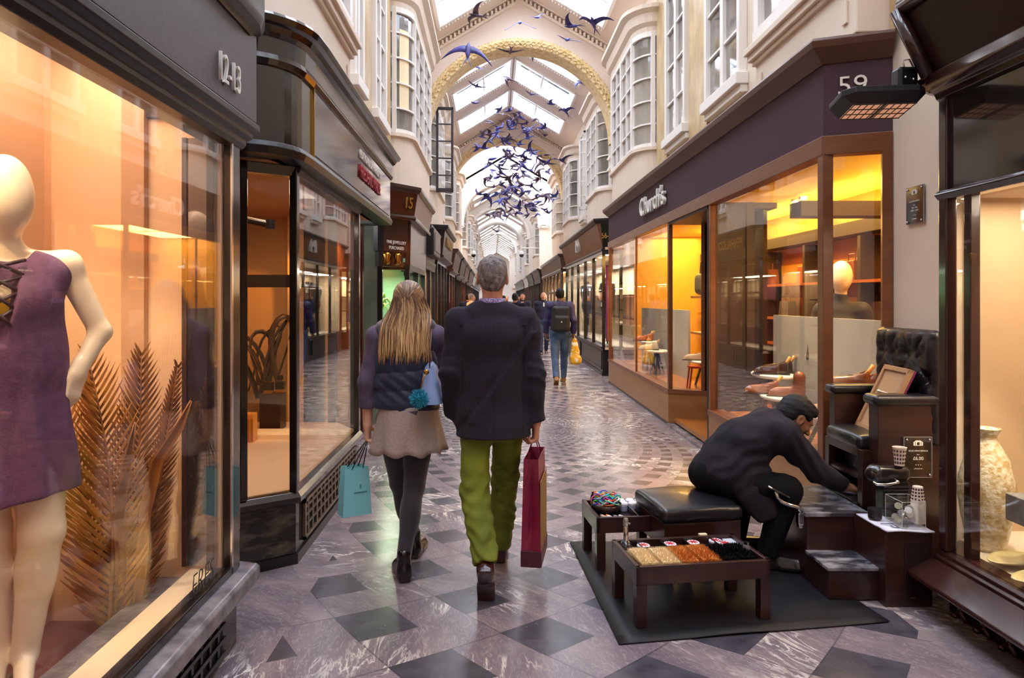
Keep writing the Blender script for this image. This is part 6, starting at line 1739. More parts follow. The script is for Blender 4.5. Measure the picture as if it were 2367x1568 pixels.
c = M1 @ Vector((.30, -.03, .262)); r = thing('small_jar', 'small clear jar lying in the right compartment of the near tray', 'jar', tuple(c))
MB().lathe([(.016, 0), (.018, .01), (.018, .05), (.012, .06)], c, 12).build('jar_body', mat('jar_glass', '#6a6468', .08, coat=.4), r, smooth=True, angle=40)
MB().lathe([(.013, .06), (.013, .072)], c, 12).build('cap', CHROME, r)
# laces bowl
c = M2 @ Vector((-.16, .06, .272)); r = thing('laces_bowl', 'bowl heaped with tangled multicoloured shoe laces on the left tray', 'bowl', tuple(c))
MB().lathe([(.05, 0), (.085, .02), (.095, .055), (.09, .055), (.08, .02), (.0, .01)], c, 24).build('bowl', mat('bronze_bowl', '#4a3630', .2, .5), r, smooth=True)
q = random.Random(5); cols = ['#d02a2a', '#e8b21c', '#2f9ad0', '#3aa83a', '#e05a9a', '#7a3ab0', '#e87818', '#3fd0c0', '#f0e8e0', '#3048c0']
LCM = [mat('lace_%d' % i, cc, .7) for i, cc in enumerate(cols)]
for i in range(len(cols)):
    mb = MB()
    for k in range(9):
        a0 = q.uniform(0, 6.28); ce = Vector((q.uniform(-.055, .055), q.uniform(-.05, .05), q.uniform(.055, .095))); rr_ = q.uniform(.018, .045); tl = q.uniform(-.8, .8); tz = q.uniform(0, 6.28)
        pts = []
        for j in range(15):
            a = a0+j*.42; v = Vector((math.cos(a)*rr_, math.sin(a)*rr_*.8, math.sin(a*1.3+tz)*.016)); v.rotate(Matrix.Rotation(tl, 3, 'X')); pts.append(c+ce+v)
        mb.tube(pts, .0035, 5)
    mb.build('lace_tangle', LCM[i], r, smooth=True)
o = MB().tube([c+Vector((-.075, 0, .05)), c+Vector((-.082, 0, .10)), c+Vector((-.08, 0, .125))], .007, 6).build('lace_tip', BLACKM, r)
# pots on the left tray
WP = mat('white_pot', '#e9e8f0', .35); WPL = mat('lilac_pot', '#b8bce0', .35)
for k in range(8):
    lx, ly = -.045+.058*(k % 4), .135-.062*(k//4)
    c = M2 @ Vector((lx, ly, .272)); r = thing('cream_pot', 'white capped cream pot in the double row on the left tray', 'jar', tuple(c), 'white pots on the left tray')
    MB().lathe([(.024, 0), (.026, .005), (.026, .032)], c, 16).build('pot_body', WPL, r, smooth=True, angle=40)
    MB().lathe([(.027, .032), (.028, .045), (.022, .052), (.0, .054)], c, 16).build('lid', WP, r, smooth=True, angle=40)
for k, (lx, ly, lb) in enumerate(((.02, -.03, 'left dark dauber ball on the left tray, in front of the white pots'), (.085, -.035, 'right dark dauber ball on the left tray, in front of the white pots'))):
    c = M2 @ Vector((lx, ly, .295)); o = MB().ball(c, (.032, .032, .026)).build('dauber', BKF, smooth=True, loc=tuple(c)); setp(o, lb, 'dauber')
for k, (lx, ly, cc, lb) in enumerate(((-.20, -.09, '#c9a08a', 'pinkish polish tube at the left of the left tray'), (-.165, -.10, '#d8d4cc', 'white polish tube with orange end on the left tray'), (-.125, -.11, '#8e8a90', 'grey polish tube on the left tray'), (-.09, -.115, '#b8b4b0', 'silver polish tube nearest the dauber on the left tray'))):
    c = M2 @ Vector((lx, ly, .283)); r = thing('polish_tube', lb, 'tube', tuple(c)); d_ = M2.to_3x3() @ Vector((.35, -1, 0)).normalized()
    MB().tube([c-d_*.045, c+d_*.03], .012, 10, flat=.7).build('tube_body', mat('tube_%d' % k, cc, .4), r, smooth=True, angle=50)
    MB().tube([c-d_*.06, c-d_*.045], .008, 10).build('cap', mat('tube_cap_%d' % k, ['#2a2628', '#d8642a', '#2a2628', '#e8e4e0'][k], .4), r)
c = M2 @ Vector((.14, -.03, .295)); o = MB().ball(c, (.02, .02, .024)).build('dauber', mat('lime_plastic', '#b8c81e', .4), smooth=True, loc=tuple(c)); setp(o, 'lime green ball beside the leather stool on the left tray', 'ball')

# the high chair with its steps
ch = thing('shoe_shine_chair', 'tall dark wooden shoe shine chair with buttoned black leather back', 'chair', (2.35, 4.17, 0))
def ar(x0, x1, y0, y1, z0, z1): return MB().box(x0, x1, y0, y1, z0, z1)
for (y0, y1, nm) in ((3.865, 3.985, 'near'), (4.355, 4.445, 'far')):
    ar(2.16, 2.56, y0+.01, y1-.01, .0, .99).build('side_panel', DW, ch, bevel=.004)
    sdf('arm_pad', [bx((2.345, (y0+y1)/2, 1.005), (.215, (y1-y0)/2+.012, .03), .01, None, .026)], .007, PADL, ch)
ar(2.10, 2.56, 3.985, 4.355, .385, .40).build('cabinet_floor', DW2, ch)
ar(2.11, 2.16, 3.95, 4.0, .38, .71).build('front_post', DW, ch, bevel=.003)
ar(2.11, 2.16, 4.34, 4.39, .38, .71).build('front_post', DW, ch, bevel=.003)
ar(2.11, 2.56, 3.985, 4.355, .665, .715).build('seat_rail', DW, ch, bevel=.003)
ar(2.12, 2.5, 3.985, 4.355, .53, .545).build('shelf', DW, ch)
ar(2.47, 2.56, 3.985, 4.355, 0, .7).build('cabinet_back', DW2, ch)
sdf('seat_cushion', [bx((2.30, 4.17, .745), (.20, .20, .04), .01, None, .03), ell((2.30, 4.17, .76), (.19, .185, .035), .05)], .007, PADL, ch)
# buttoned back as a displaced solid
bk = []
ny, nz = 44, 46
btn = [(3.93+.13*i+(.065 if j % 2 else 0), .86+.13*j) for j in range(4) for i in range(5) if 3.9 < 3.93+.13*i+(.065 if j % 2 else 0) < 4.44]
rows = []
for j in range(nz+1):
    z = .76+.62*j/nz; r_ = []
    for i in range(ny+1):
        y = 3.87+.57*i/ny
        e = min(1, min(y-3.87, 4.44-y, 1.38-z+.0)/.035+.05); e = max(0, e)
        d = .055*math.sqrt(max(0, 1-(1-e)**2))
        for (by, bz) in btn:
            q_ = math.hypot(y-by, z-bz); d -= .045*math.exp(-(q_/.03)**2)
        # folds running between the buttons
        a = abs(math.sin((y-3.93)*PI/.13)); b_ = abs(math.sin(PI*((y-3.93)/.13+(z-.86)/.13)/2)); c_ = abs(math.sin(PI*((y-3.93)/.13-(z-.86)/.13)/2))
        d -= .020*(1-min(1, min(b_, c_)*2.2))*e
        if z > 1.27: d -= .012*math.exp(-((math.sin((y-3.93)*PI/.13))/.2)**2)*e
        r_.append((2.52-d, y, z))
    rows.append(r_)
bm_ = MB().rows([r_[::-1] for r_ in rows]); bm_.build('back_cushion', PADL, ch, smooth=True, solid=-.02)
bb = MB()
for (by, bz) in btn:
    if bz < 1.3: bb.ball((2.485, by, bz), (.008, .014, .014), n=10, m=6)
bb.build('button', PADL, ch, smooth=True)
ar(2.52, 2.575, 3.87, 4.44, .0, 1.365).build('back_board', DW, ch, bevel=.006)
bst = thing('step_base', 'dark wooden stepped platform with two black marble treads in front of the chair', 'steps', (1.9, 3.95, 0))
ar(1.75, 2.095, 3.85, 4.40, .008, .365).build('platform_box', DW, bst, bevel=.003)
ar(1.75, 2.05, 3.60, 3.85, .008, .16).build('step_box', DW, bst, bevel=.003)
ar(1.735, 2.095, 3.835, 4.40, .365, .388).build('marble_tread', MARB, bst, bevel=.003)
ar(1.74, 2.055, 3.59, 3.85, .16, .178).build('marble_tread', MARB, bst, bevel=.003)
ft = thing('foot_rest', 'curved chrome foot rest clamped to the left edge of the platform', 'foot rest', (1.73, 3.88, .33))
MB().box(1.71, 1.745, 3.865, 3.905, .31, .375).box(1.715, 1.74, 3.87, 3.90, .29, .315).build('bracket', CHROME, ft, bevel=.004)
MB().tube([(1.735, 3.885, .375), (1.715, 3.885, .405), (1.67, 3.89, .415), (1.63, 3.895, .43), (1.605, 3.90, .455), (1.60, 3.90, .49)], [.014, .014, .013, .013, .012, .012], 10).build('arm', CHROME, ft, smooth=True)
MB().prism([(1.54, 3.885), (1.56, 3.87), (1.66, 3.88), (1.685, 3.895), (1.66, 3.915), (1.56, 3.915)], -.005, .005).xf(Matrix.Translation((1.6, 3.89, .495)) @ Matrix.Rotation(R(28), 4, 'Y') @ Matrix.Translation((-1.6, -3.89, 0))).build('sole_plate', CHROME, ft, bevel=.003)
for k, (x, y, z, m_, lb) in enumerate(((2.2, 4.06, .40, mat('mustard_rag', '#b08a3a', .9), 'mustard polishing cloth at the front of the lowest chair shelf'), (2.16, 4.2, .40, mat('lilac_rag', '#b9b4d8', .9), 'lilac polishing cloth under the hand of the shoe shiner'))):
    o = sdf('polishing_cloth', [ell((x, y, z+.015), (.05, .06, .016), .01), ell((x+.02, y-.03, z+.02), (.03, .03, .02), .02)], .006, m_, None, disp=wob(.005, 80+k, 50), loc=(x, y, z)); setp(o, lb, 'cloth')
r = thing('card_reader_box', 'small black box on the middle shelf under the chair seat', 'box', (2.26, 4.2, .545))
ar(2.2, 2.36, 4.05, 4.32, .545, .645).build('box_body', BLACKM, r, bevel=.004)
ar(2.196, 2.2, 4.07, 4.30, .555, .635).build('box_front', mat('grey_front', '#2c2a2e', .3), r)
# framed board on the seat
fb = thing('framed_board', 'back of a tan picture frame leaning against the buttoned leather back', 'picture frame', (2.3, 4.1, .79))
Mf = Matrix.Translation((2.24, 4.12, .785)) @ Matrix.Rotation(R(-6), 4, 'Z') @ Matrix.Rotation(R(25), 4, 'Y')
KR = mat('kraft_board', '#b08a66', .6)
MB().box(-.008, .008, -.16, .16, 0, .42).xf(Mf).build('board', KR, fb)
e = MB(); e.box(-.02, .006, -.165, -.135, 0, .42).box(-.02, .006, .135, .165, 0, .42).box(-.02, .006, -.165, .165, 0, .03).box(-.02, .006, -.165, .165, .39, .42)
e.xf(Mf).build('frame_rail', mat('tan_frame', '#a67c58', .5), fb, bevel=.003)
MB().box(.008, .016, -.166, .166, 0, .42).xf(Mf).build('front_edge', mat('magenta_edge', '#7a1f5a', .4), fb)
MB().tube([Mf @ Vector((-.014, -.09, .25)), Mf @ Vector((-.016, .09, .25))], .004, 6).ball(Mf @ Vector((-.014, -.09, .25)), .008).ball(Mf @ Vector((-.014, .09, .25)), .008).build('hanger_rod', SIGNW, fb)
MB().box(-.012, -.008, -.03, .05, .18, .225).xf(Mf).build('green_sticker', mat('lime_sticker', '#9ad038', .5), fb)
# acrylic plaques
ACR = glass_mat('acrylic', (.86, .84, .84, 1), 1.6)
def plaque(nm, label, c, ux, w_, h_, backm, lines, emblem=True, parent=None):
    r = thing(nm, label, 'sign', c); c = Vector(c); ux = Vector(ux).normalized(); uz = Vector((0, 0, 1)); n_ = ux.cross(uz)
    M = Matrix((ux, -n_, uz)).transposed().to_4x4(); M.translation = c
    MB().box(-w_/2, w_/2, -.006, .0, -h_/2, h_/2).xf(M).build('panel', backm, r, bevel=.001)
    e = MB()
    for a, b in ((-1, -1), (1, -1), (1, 1), (-1, 1)): e.lathe([(.007, -.012), (.007, .004)], (0, 0, 0), 10, M=M.to_3x3() @ Matrix.Rotation(R(90), 3, 'X')) if 0 else e.ball(M @ Vector((a*(w_/2-.014), -.009, b*(h_/2-.014))), .007, n=8, m=6)
    e.build('stud', CHROME, r, smooth=True)
    ed = MB()
    for s_ in (-1, 1): ed.box(s_*w_/2-.0012, s_*w_/2+.0012, -.007, .001, -h_/2, h_/2).box(-w_/2, w_/2, -.007, .001, s_*h_/2-.0012, s_*h_/2+.0012)
    ed.xf(M).build('polished_edge', mat('plaque_edge', '#8f8a8a', .2), r)
    for (t_, sz, z) in lines: text('lettering', t_, sz, M @ Vector((0, -.0085, z*h_)), ux, uz, SIGNW, r, .0005, 1)
    if emblem:
        m2 = MB(); s_ = w_*.16
        m2.box(-s_, s_, -.009, -.0075, .29*h_, .30*h_)
        for q in (-.9, -.45, .45, .9): m2.box(s_*q-.004, s_*q+.004, -.009, -.0075, .30*h_, .38*h_)
        m2.tube([(s_*.45*math.cos(PI*i/8), -.008, .33*h_+s_*.5*math.sin(PI*i/8)) for i in range(9)], .002, 4)
        m2.prism([(-s_, .38*h_), (s_, .38*h_), (s_*.5, .42*h_), (-s_*.5, .42*h_)], -.009, -.0075, 'y')
        m2.xf(M).build('building_emblem', SIGNW, r)
plaque('price_plaque', 'clear acrylic price plaque reading £6.00 on the near side of the chair', (2.375, 3.868, .69), (1, 0, 0), .155, .225, ACR, (('SHOE SHINE SERVICE', .0115, .16), ('from', .008, .07), ('£6.00', .026, -.03), ('• • •', .02, -.19), ('card payments', .008, -.28)))
plaque('wall_plaque', 'black acrylic notice plaque screwed to the white wall above the chair', (2.569, 4.2, 2.145), (0, -1, 0), .17, .225, mat('black_acrylic', '#17141a', .1, coat=.5), (('SHOE SHINE SERVICE', .011, .10), ('Open', .009, .0), ('Mon - Sat', .014, -.07), ('10.00 - 18.00', .014, -.15), ('• • •', .02, -.28), ('card payments', .008, -.37)))
# cabinet with the coffee things
cb = thing('side_cabinet', 'low dark wooden cabinet beside the chair with a newspaper on top', 'cabinet', (2.13, 3.68, 0))
ar(2.005, 2.245, 3.53, 3.845, .0, .39).build('cabinet_body', DW, cb, bevel=.003)
ar(2.10, 2.235, 3.524, 3.53, .05, .33).build('door', DW2, cb, bevel=.002)
MB().tube([(2.12, 3.515, .055), (2.15, 3.515, .055)], .004, 6).build('door_pull', CHROME, cb)
npz = .39
NP = mat('newsprint', '#d3d3e2', .8, col2='#c4c4d6', nscale=30)
nw = thing('newspaper', 'folded newspaper on the side cabinet under the acrylic box', 'newspaper', (2.13, 3.62, npz))
rows = []
for i in range(9):
    y = 3.505+.30*i/8; rows.append([(2.0+.24*j/6, y, npz+.004+.005*(i == 0)+.004*math.sin(j*.9+i*.5)*(i < 3)) for j in range(7)])
MB().rows(rows).build('sheets', NP, nw, smooth=True, solid=.008)
MB().box(2.055, 2.085, 3.54, 3.545, npz+.012, npz+.0135).box(2.055, 2.06, 3.54, 3.58, npz+.012, npz+.0135).box(2.08, 2.085, 3.54, 3.58, npz+.012, npz+.0135).box(2.1, 2.13, 3.545, 3.55, npz+.012, npz+.0135).box(2.02, 2.1, 3.6, 3.606, npz+.012, npz+.0135).build('headline_print', BLACKM, nw)
ax = thing('acrylic_box', 'clear acrylic box holding coffee capsules on the newspaper', 'box', (2.155, 3.60, npz+.014))
z0 = npz+.016; bxz = (2.09, 2.21, 3.53, 3.68)
g = MB(); x0, x1, y0, y1 = bxz; h_ = .13; t = .003
g.box(x0, x1, y0, y0+t, z0, z0+h_).box(x0, x1, y1-t, y1, z0, z0+h_).box(x0, x0+t, y0, y1, z0, z0+h_).box(x1-t, x1, y0, y1, z0, z0+h_).box(x0, x1, y0, y1, z0, z0+t)
g.build('walls', glass_mat('clear_acrylic', (.95, .95, .94, 1), 1.2), ax)
ed = MB()
for (a, b) in ((x0, y0), (x1, y0), (x1, y1), (x0, y1)): ed.box(a-.001, a+.001, b-.001, b+.001, z0, z0+h_)
for z in (z0, z0+h_):
    for b in (y0, y1): ed.box(x0, x1, b-.001, b+.001, z-.001, z+.001)
    for a in (x0, x1): ed.box(a-.001, a+.001, y0, y1, z-.001, z+.001)
ed.build('polished_edges', mat('acrylic_edge', '#cfcac0', .15), ax)
q = random.Random(8)
CAPC = ['#d8d6dc', '#cfd8b8', '#b9b4c8', '#e6e4d2', '#8f8aa0']
for k in range(14):
    c = Vector((q.uniform(x0+.022, x1-.022), q.uniform(y0+.02, y1-.02), z0+.018+.03*(k % 3))); dv = Vector((q.uniform(-1, 1), -1, q.uniform(-.3, .5))).normalized()
    Mq = dv.to_track_quat('Z', 'Y').to_matrix()
    o = MB().lathe([(.010, -.014), (.014, .006), (.0175, .008), (.0175, .010), (.0, .011)], (0, 0, 0), 14, M=Mq).build('coffee_capsule', mat('capsule_%d' % (k % 5), CAPC[k % 5], .3, .4), smooth=True, angle=40)
    o.location = c; setp(o, 'coffee capsule jumbled inside the clear acrylic box', 'capsule', 'capsules in the acrylic box')
cfm = thing('coffee_machine', 'compact black capsule coffee machine with a chrome lever on the side cabinet', 'coffee machine', (2.13, 3.80, npz))
sdf('machine_body', [bx((2.19, 3.79, npz+.10), (.07, .05, .10), .01, None, .012)], .006, mat('machine_black', '#1a181c', .25), cfm)
sdf('top_shell', [bx((2.165, 3.78, npz+.235), (.10, .055, .045), .02, None, .035), ell((2.075, 3.78, npz+.225), (.03, .045, .035), .03)], .006, mat('machine_shell', '#201a1a', .18, coat=.5), cfm)
rbm = MB()
for k in range(9): rbm.box(2.115, 2.26, 3.735, 3.739, npz+.02+.018*k, npz+.028+.018*k)
rbm.build('ribbing', mat('machine_rib', '#353236', .3), cfm)
MB().tube([(2.035, 3.70, npz+.205), (2.05, 3.69, npz+.195), (2.10, 3.69, npz+.192), (2.15, 3.695, npz+.20), (2.165, 3.70, npz+.205)], [.006, .008, .008, .007, .009], 10).ball((2.165, 3.70, npz+.205), .011).build('lever', CHROME, cfm, smooth=True)
MB().tube([(2.165, 3.70, npz+.205), (2.165, 3.74, npz+.22)], .006, 8).build('lever_pivot', CHROME, cfm)
o = MB().lathe([(.034, 0), (.036, .045), (.034, .05), (.0, .05)], (2.045, 3.70, npz+.014), 20).build('capsule_tub', mat('tub_black', '#1b191d', .35), smooth=True, angle=40, loc=(2.045, 3.70, npz)); setp(o, 'short black tub in front of the coffee machine', 'tub')
CUP = mat('paper_cup', '#e6d6c6', .6); CUPD = mat('cup_squares', '#4a2c24', .6)
def cup(loc, label, inv=False, h=.09):
    r = thing('paper_cup', label, 'cup', loc); c = Vector(loc)
    pr = [(.024, 0), (.034, h), (.036, h+.003), (.031, h), (.022, .004)] if not inv else [(.034, 0), (.024, h), (.0, h)]
    MB().lathe(pr, c, 22).build('cup_body', CUP, r, smooth=True, angle=40)
    s_ = MB()
    for j in range(4):
        for k in range(13):
            a = 2*PI*k/13; z = h*(.12+.22*j); t = z/h if not inv else 1-z/h; rr_ = .0245+.0095*t
            c0 = c+Vector((math.cos(a)*rr_, math.sin(a)*rr_, z+h*.06)); s_.obox(c0, (.0008, .0042, h*.065), Matrix.Rotation(a, 3, 'Z'))
    s_.build('printed_squares', CUPD, r)
    return r
cup((2.20, 3.74, npz+.285), 'upper paper cup with a dark square grid, stacked on the coffee machine', False, .095)
cup((2.225, 3.62, npz+.128), 'upside-down paper cup with a square grid atop the white stack', True, .075)
o = MB().lathe([(.033, 0), (.033, .11), (.03, .114)], (2.225, 3.62, npz+.014), 20).build('cup_stack', mat('plain_cup', '#e2d8cc', .6), smooth=True, angle=40, loc=(2.225, 3.62, npz)); setp(o, 'stack of plain white cups beside the acrylic box', 'cups')

# ================================================================ heater hanging by the right shop
ht = thing('radiant_heater', 'black infrared heater hanging from the end of the right fascia, in front of number 59', 'heater', (1.97, 3.62, 2.56))
Mh = Matrix.Translation((1.97, 3.55, 2.565)) @ Matrix.Rotation(R(-6), 4, 'Z') @ Matrix.Rotation(R(-8), 4, 'X')
hw, hd = .20, .135
MB().add([(-hw, -hd+.05, .02), (-hw+.05, -hd, .02), (hw-.05, -hd, .02), (hw, -hd+.05, .02), (hw, hd-.05, .02), (hw-.05, hd, .02), (-hw+.05, hd, .02), (-hw, hd-.05, .02)]+
         [(-hw, -hd+.05, .05), (-hw+.05, -hd, .05), (hw-.05, -hd, .05), (hw, -hd+.05, .05), (hw, hd-.05, .05), (hw-.05, hd, .05), (-hw+.05, hd, .05), (-hw, hd-.05, .05)]+
         [(-hw+.05, -hd+.04, -.03), (hw-.05, -hd+.04, -.03), (hw-.05, hd-.04, -.03), (-hw+.05, hd-.04, -.03)],
         [(8, 9, 10, 11, 12, 13, 14, 15)]+[(i, (i+1) % 8, 8+(i+1) % 8, 8+i) for i in range(8)]+[(1, 0, 16), (2, 1, 16, 17), (3, 2, 17), (4, 3, 17, 18), (5, 4, 18), (6, 5, 18, 19), (7, 6, 19), (0, 7, 19, 16)]).xf(Mh).build('casing', mat('heater_black', '#1c1b20', .45), ht, bevel=.004)
MB().box(-hw+.052, hw-.052, -hd+.042, hd-.042, -.029, -.02).xf(Mh).build('reflector', mat('heater_quartz', '#e8b99a', .3, col2='#d89a78', nscale=8, emit='#ffb890', es=.25), ht)
gr = MB()
for k in range(10): x = -hw+.055+(2*hw-.11)*k/9; gr.box(x-.0015, x+.0015, -hd+.04, hd-.04, -.034, -.03)
for k in range(4): y = -hd+.042+(2*hd-.084)*k/3; gr.box(-hw+.05, hw-.05, y-.0015, y+.0015, -.034, -.03)
gr.box(-.006, .006, -hd+.04, hd-.04, -.036, -.03)
gr.xf(Mh).build('guard', mat('heater_wire', '#2a2420', .4), ht)
MB().box(2.07, 2.17, 3.52, 3.60, 2.60, 2.76).build('bracket_box', mat('bracket_black', '#121116', .4), ht, bevel=.015)
e = MB()
for y, z in ((0, 2.64), (.0, 2.70)):
    e.ball((2.10, 3.515, z), .008).ball((2.14, 3.515, z-.01), .008)
e.build('bolt', CHROME, ht, smooth=True)
MB().tube([(2.12, 3.56, 2.76), (2.11, 3.56, 2.80), (2.15, 3.57, 2.81), (2.18, 3.56, 2.74)], .005, 6).build('cable', mat('white_cable', '#c8b8a8', .5), ht, smooth=True)
# ================================================================ right window goods
PEARL = mat('mother_of_pearl', '#ece0c4', .16, coat=.8, col2='#c9ad78', nscale=38, lo=.42, hi=.6, bump=.45, bscale=70)
o = MB().lathe([(.0, .0), (.075, .0), (.085, .03), (.112, .16), (.128, .28), (.122, .36), (.095, .46), (.06, .525), (.045, .555), (.043, .57), (.06, .605), (.062, .61), (.052, .605), (.036, .57), (.03, .5)], (2.50, 3.50, .312), 44).build('vase', PEARL, smooth=True, loc=(2.50, 3.50, .312)); setp(o, 'tall mother-of-pearl mosaic vase in the right window', 'vase')
def dish(x, y, s, label, rz):
    Md = Matrix.Translation((x, y, .312)) @ Matrix.Rotation(rz, 4, 'Z')
    rows = []
    for i in range(7):
        t = i/6; r_ = []
        for j in range(36):
            a = 2*PI*j/36; rad = s*t*(1+.28*max(0, math.cos(a))**6); r_.append((rad*math.cos(a)*1.2, rad*math.sin(a)*.8, .008+.03*t*t))
        rows.append(r_)
    o = MB().rows(rows, True).xf(Md).build('shell_dish', mat('shell_gold_'+label[:4], '#e2d29a', .2, coat=.5, col2='#c6b478', nscale=8), smooth=True, solid=.006, loc=(x, y, .312)); setp(o, label, 'dish')
dish(2.46, 3.27, .098, 'rear golden shell-shaped dish at the foot of the pearl vase', R(200))
dish(2.42, 3.04, .10, 'front pale gold shell-shaped dish close to the right window pane', R(190))
o = MB().box(2.43, 2.95, 2.6, 3.28, .53, .655).build('stone_block', mat('grey_concrete', '#6f6a66', .7, col2='#8a8580', nscale=12), loc=(2.7, 3, .53), bevel=.004); setp(o, 'grey concrete display block jutting in from the right edge', 'block')
o = MB().box(2.6, 2.95, 2.65, 3.2, .312, .53).build('block_stand', LINEN, loc=(2.78, 2.9, .312)); setp(o, 'pale stand under the grey concrete display block', 'stand')
nk = MB(); q = random.Random(3)
for k in range(46):
    a = k*.36; nk.ball((2.52+.055*math.cos(a)+.03*(k/46), 3.18+.04*math.sin(a)-.12*(k/46), .663+.004*(k % 2)), .0075, n=8, m=5)
o = nk.build('necklace', mat('dark_beads', '#2a2630', .2, coat=.4), smooth=True, loc=(2.52, 3.18, .655)); setp(o, 'dark bead necklace lying on the concrete display block', 'necklace')

# ================================================================ hanging birds
BI = mat('indigo_bird', '#2a2456', .5, col2='#4a4290', nscale=9)
BL = mat('blue_bird', '#5566b8', .5, col2='#3a3f90', nscale=9)
BB = mat('dusky_bird', '#3a3044', .5, col2='#6a5060', nscale=9)
def bird_mesh(up, sweep, parts=False):
    body = MB().lathe([(.004, -.11), (.02, -.06), (.03, .0), (.028, .05), (.018, .085), (.012, .10), (.002, .125)], (0, 0, 0), 8, M=Matrix(((1, 0, 0), (0, 0, 1), (0, 1, 0))))
    wings = []
    for s_ in (-1, 1):
        rows = []
        for i in range(7):
            t = i/6; x = s_*(.015+.25*t); z = up*(t**1.3)*.22-.07*t*t*t*(1 if up > 0 else -.3); y = .035+.05*math.sin(t*2.2)-sweep*t*t
            c = .065*(1-t)**.75+.004
            rows.append([(x, y+c*.5, z+.002), (x, y-c*.2, z+.006), (x, y-c*.9, z)])
        if s_ < 0: rows = [r_[::-1] for r_ in rows]
        wings.append(MB().rows(rows))
    tail = MB()
    for s_ in (-1, 1): tail.add([(0, -.09, .004), (s_*.018, -.10, 0), (s_*.05, -.215, 0), (s_*.008, -.13, .004)], [(0, 1, 2, 3)])
    return body, wings, tail
def bird_single(up, sweep, m, name):
    b, w_, t_ = bird_mesh(up, sweep)
    for x in w_: b.merge(x)
    b.merge(t_)
    o = b.build('hanging_bird', m, smooth=True, angle=60, solid=.003); return o
kinds = [bird_single(u_, s_, m_, 'b') for u_, s_, m_ in ((.9, .10, BI), (-.5, .16, BI), (.35, .20, BL), (-.9, .12, BB), (.6, .05, BI), (.1, .22, BB))]
q = random.Random(21)
def ori(o, yaw, pitch, roll, s): o.rotation_euler = (pitch, roll, yaw); o.scale = (s, s, s)
# a few birds near the first arch, each placed on its own, with wings and tail as parts
solo = [(1082, 118, 9.6, 1.3, .2, 'large indigo bird with spread wings, left before the gilded arch'), (1102, 35, 10.5, 1.0, 2.0, 'bird on the left under the nearest skylight'),
        (1180, 118, 13.0, 1.0, .1, 'bird at the crown of the gilded arch'), (1322, 60, 11.2, 1.0, 1.2, 'bird at the right edge of the nearest skylight, left of two'), (1372, 55, 10.4, 1.05, 2.6, 'bird at the right corner of the nearest skylight, right of two'),
        (1202, 52, 12.2, 1.0, .0, 'pale bird on the white gable left of centre'), (1242, 40, 12.6, .7, .6, 'small pale bird on the white gable right of centre'), (1312, 92, 12.6, .9, .3, 'pale bird against the right side of the gilded arch'),
        (1102, 198, 17.5, 1.0, .3, 'bird left of the second skylight pair'), (1103, 155, 15.5, .9, .8, 'faint bird left of the first skylight beyond the arch'), (1176, 182, 16.5, 1.15, 1.5, 'dark bird at the ridge between the skylights beyond the arch'), (1248, 122, 15, 1.0, 2.2, 'bird against the right skylight beyond the arch'),
        (1345, 190, 16, 1.15, .9, 'bird by the right wall below the skylights beyond the arch'), (1300, 372, 17.5, 1.1, 2.4, 'lone bird near the white casement on the right'), (1100, 238, 19.0, .95, 1.1, 'brownish bird left of the third skylight pair'),
        (1275, 240, 18.5, 1.1, 1.7, 'pair-flying bird right of the third skylight, left of two'), (1308, 258, 18.5, 1.1, 2.3, 'pair-flying bird right of the third skylight, right of two'),
        (1150, 535, 27, 1.2, .4, 'lowest bird of the flock, above the grey head'), (1230, 218, 18, .9, .7, 'slim bird against the third right skylight')]
for k, (px, py, d, s_, yaw, lb) in enumerate(solo):
    x = (px-1138)*d/1600; z = 1.57-(py-693)*d/1600
    up, sw = q.choice(((.7, .10), (-.6, .14), (.35, .18), (.5, .08)))
    if k == 0: up, sw = -.75, .10
    m_ = BL if 'pale' in lb or 'faint' in lb else q.choice((BI, BI, BB))
    r = thing('hanging_bird', lb, 'bird', (0, 0, 0), 'bird mobiles under the vault')
    b, w_, t_ = bird_mesh(up, sw)
    b.build('bird_body', m_, r, smooth=True)
    for x_ in w_: x_.build('wing', m_, r, smooth=True, solid=.003)
    t_.build('tail', m_, r, solid=.003)
    r.location = (x, d, z); ori(r, yaw if k else .1, q.uniform(-.3, .7) if k else 1.15, q.uniform(-.4, .4) if k else .1, s_*1.05)
n = 0; taken = []
while n < 172:
    d = q.uniform(17.5, 27); px = q.gauss(1187, 42); py = q.uniform(255, 500)
    lim = 38+48*min(1, (py-240)/90) if py < 330 else 92-.12*max(0, py-430)
    if abs(px-1190) > lim: continue
    p_ = Vector(((px-1138)*d/1600, d, 1.57-(py-693)*d/1600))
    if any((p_-o_).length < .42 for o_ in taken): continue
    taken.append(p_)
    src = kinds[n % 6]
    o = src if n < 6 else src.copy()
    if n >= 6: COL.objects.link(o)
    o.location = ((px-1138)*d/1600, d, 1.57-(py-693)*d/1600)
    ori(o, q.uniform(-2.2, 2.2), q.uniform(-.5, .9), q.uniform(-.6, .6), q.uniform(1.0, 1.35))
    setp(o, 'small blue-violet bird in the dense flock hanging in the middle of the vault', 'bird', 'dense flock of hanging birds'); n += 1
# ---------------------------------------------------------------- lamps the place has (daylight comes through the skylights)
def arealamp(loc, sx_, sy_, p, col, rot=(0, 0, 0)): return area('shop_lamp', loc, sx_, p, col, rot, sy_)
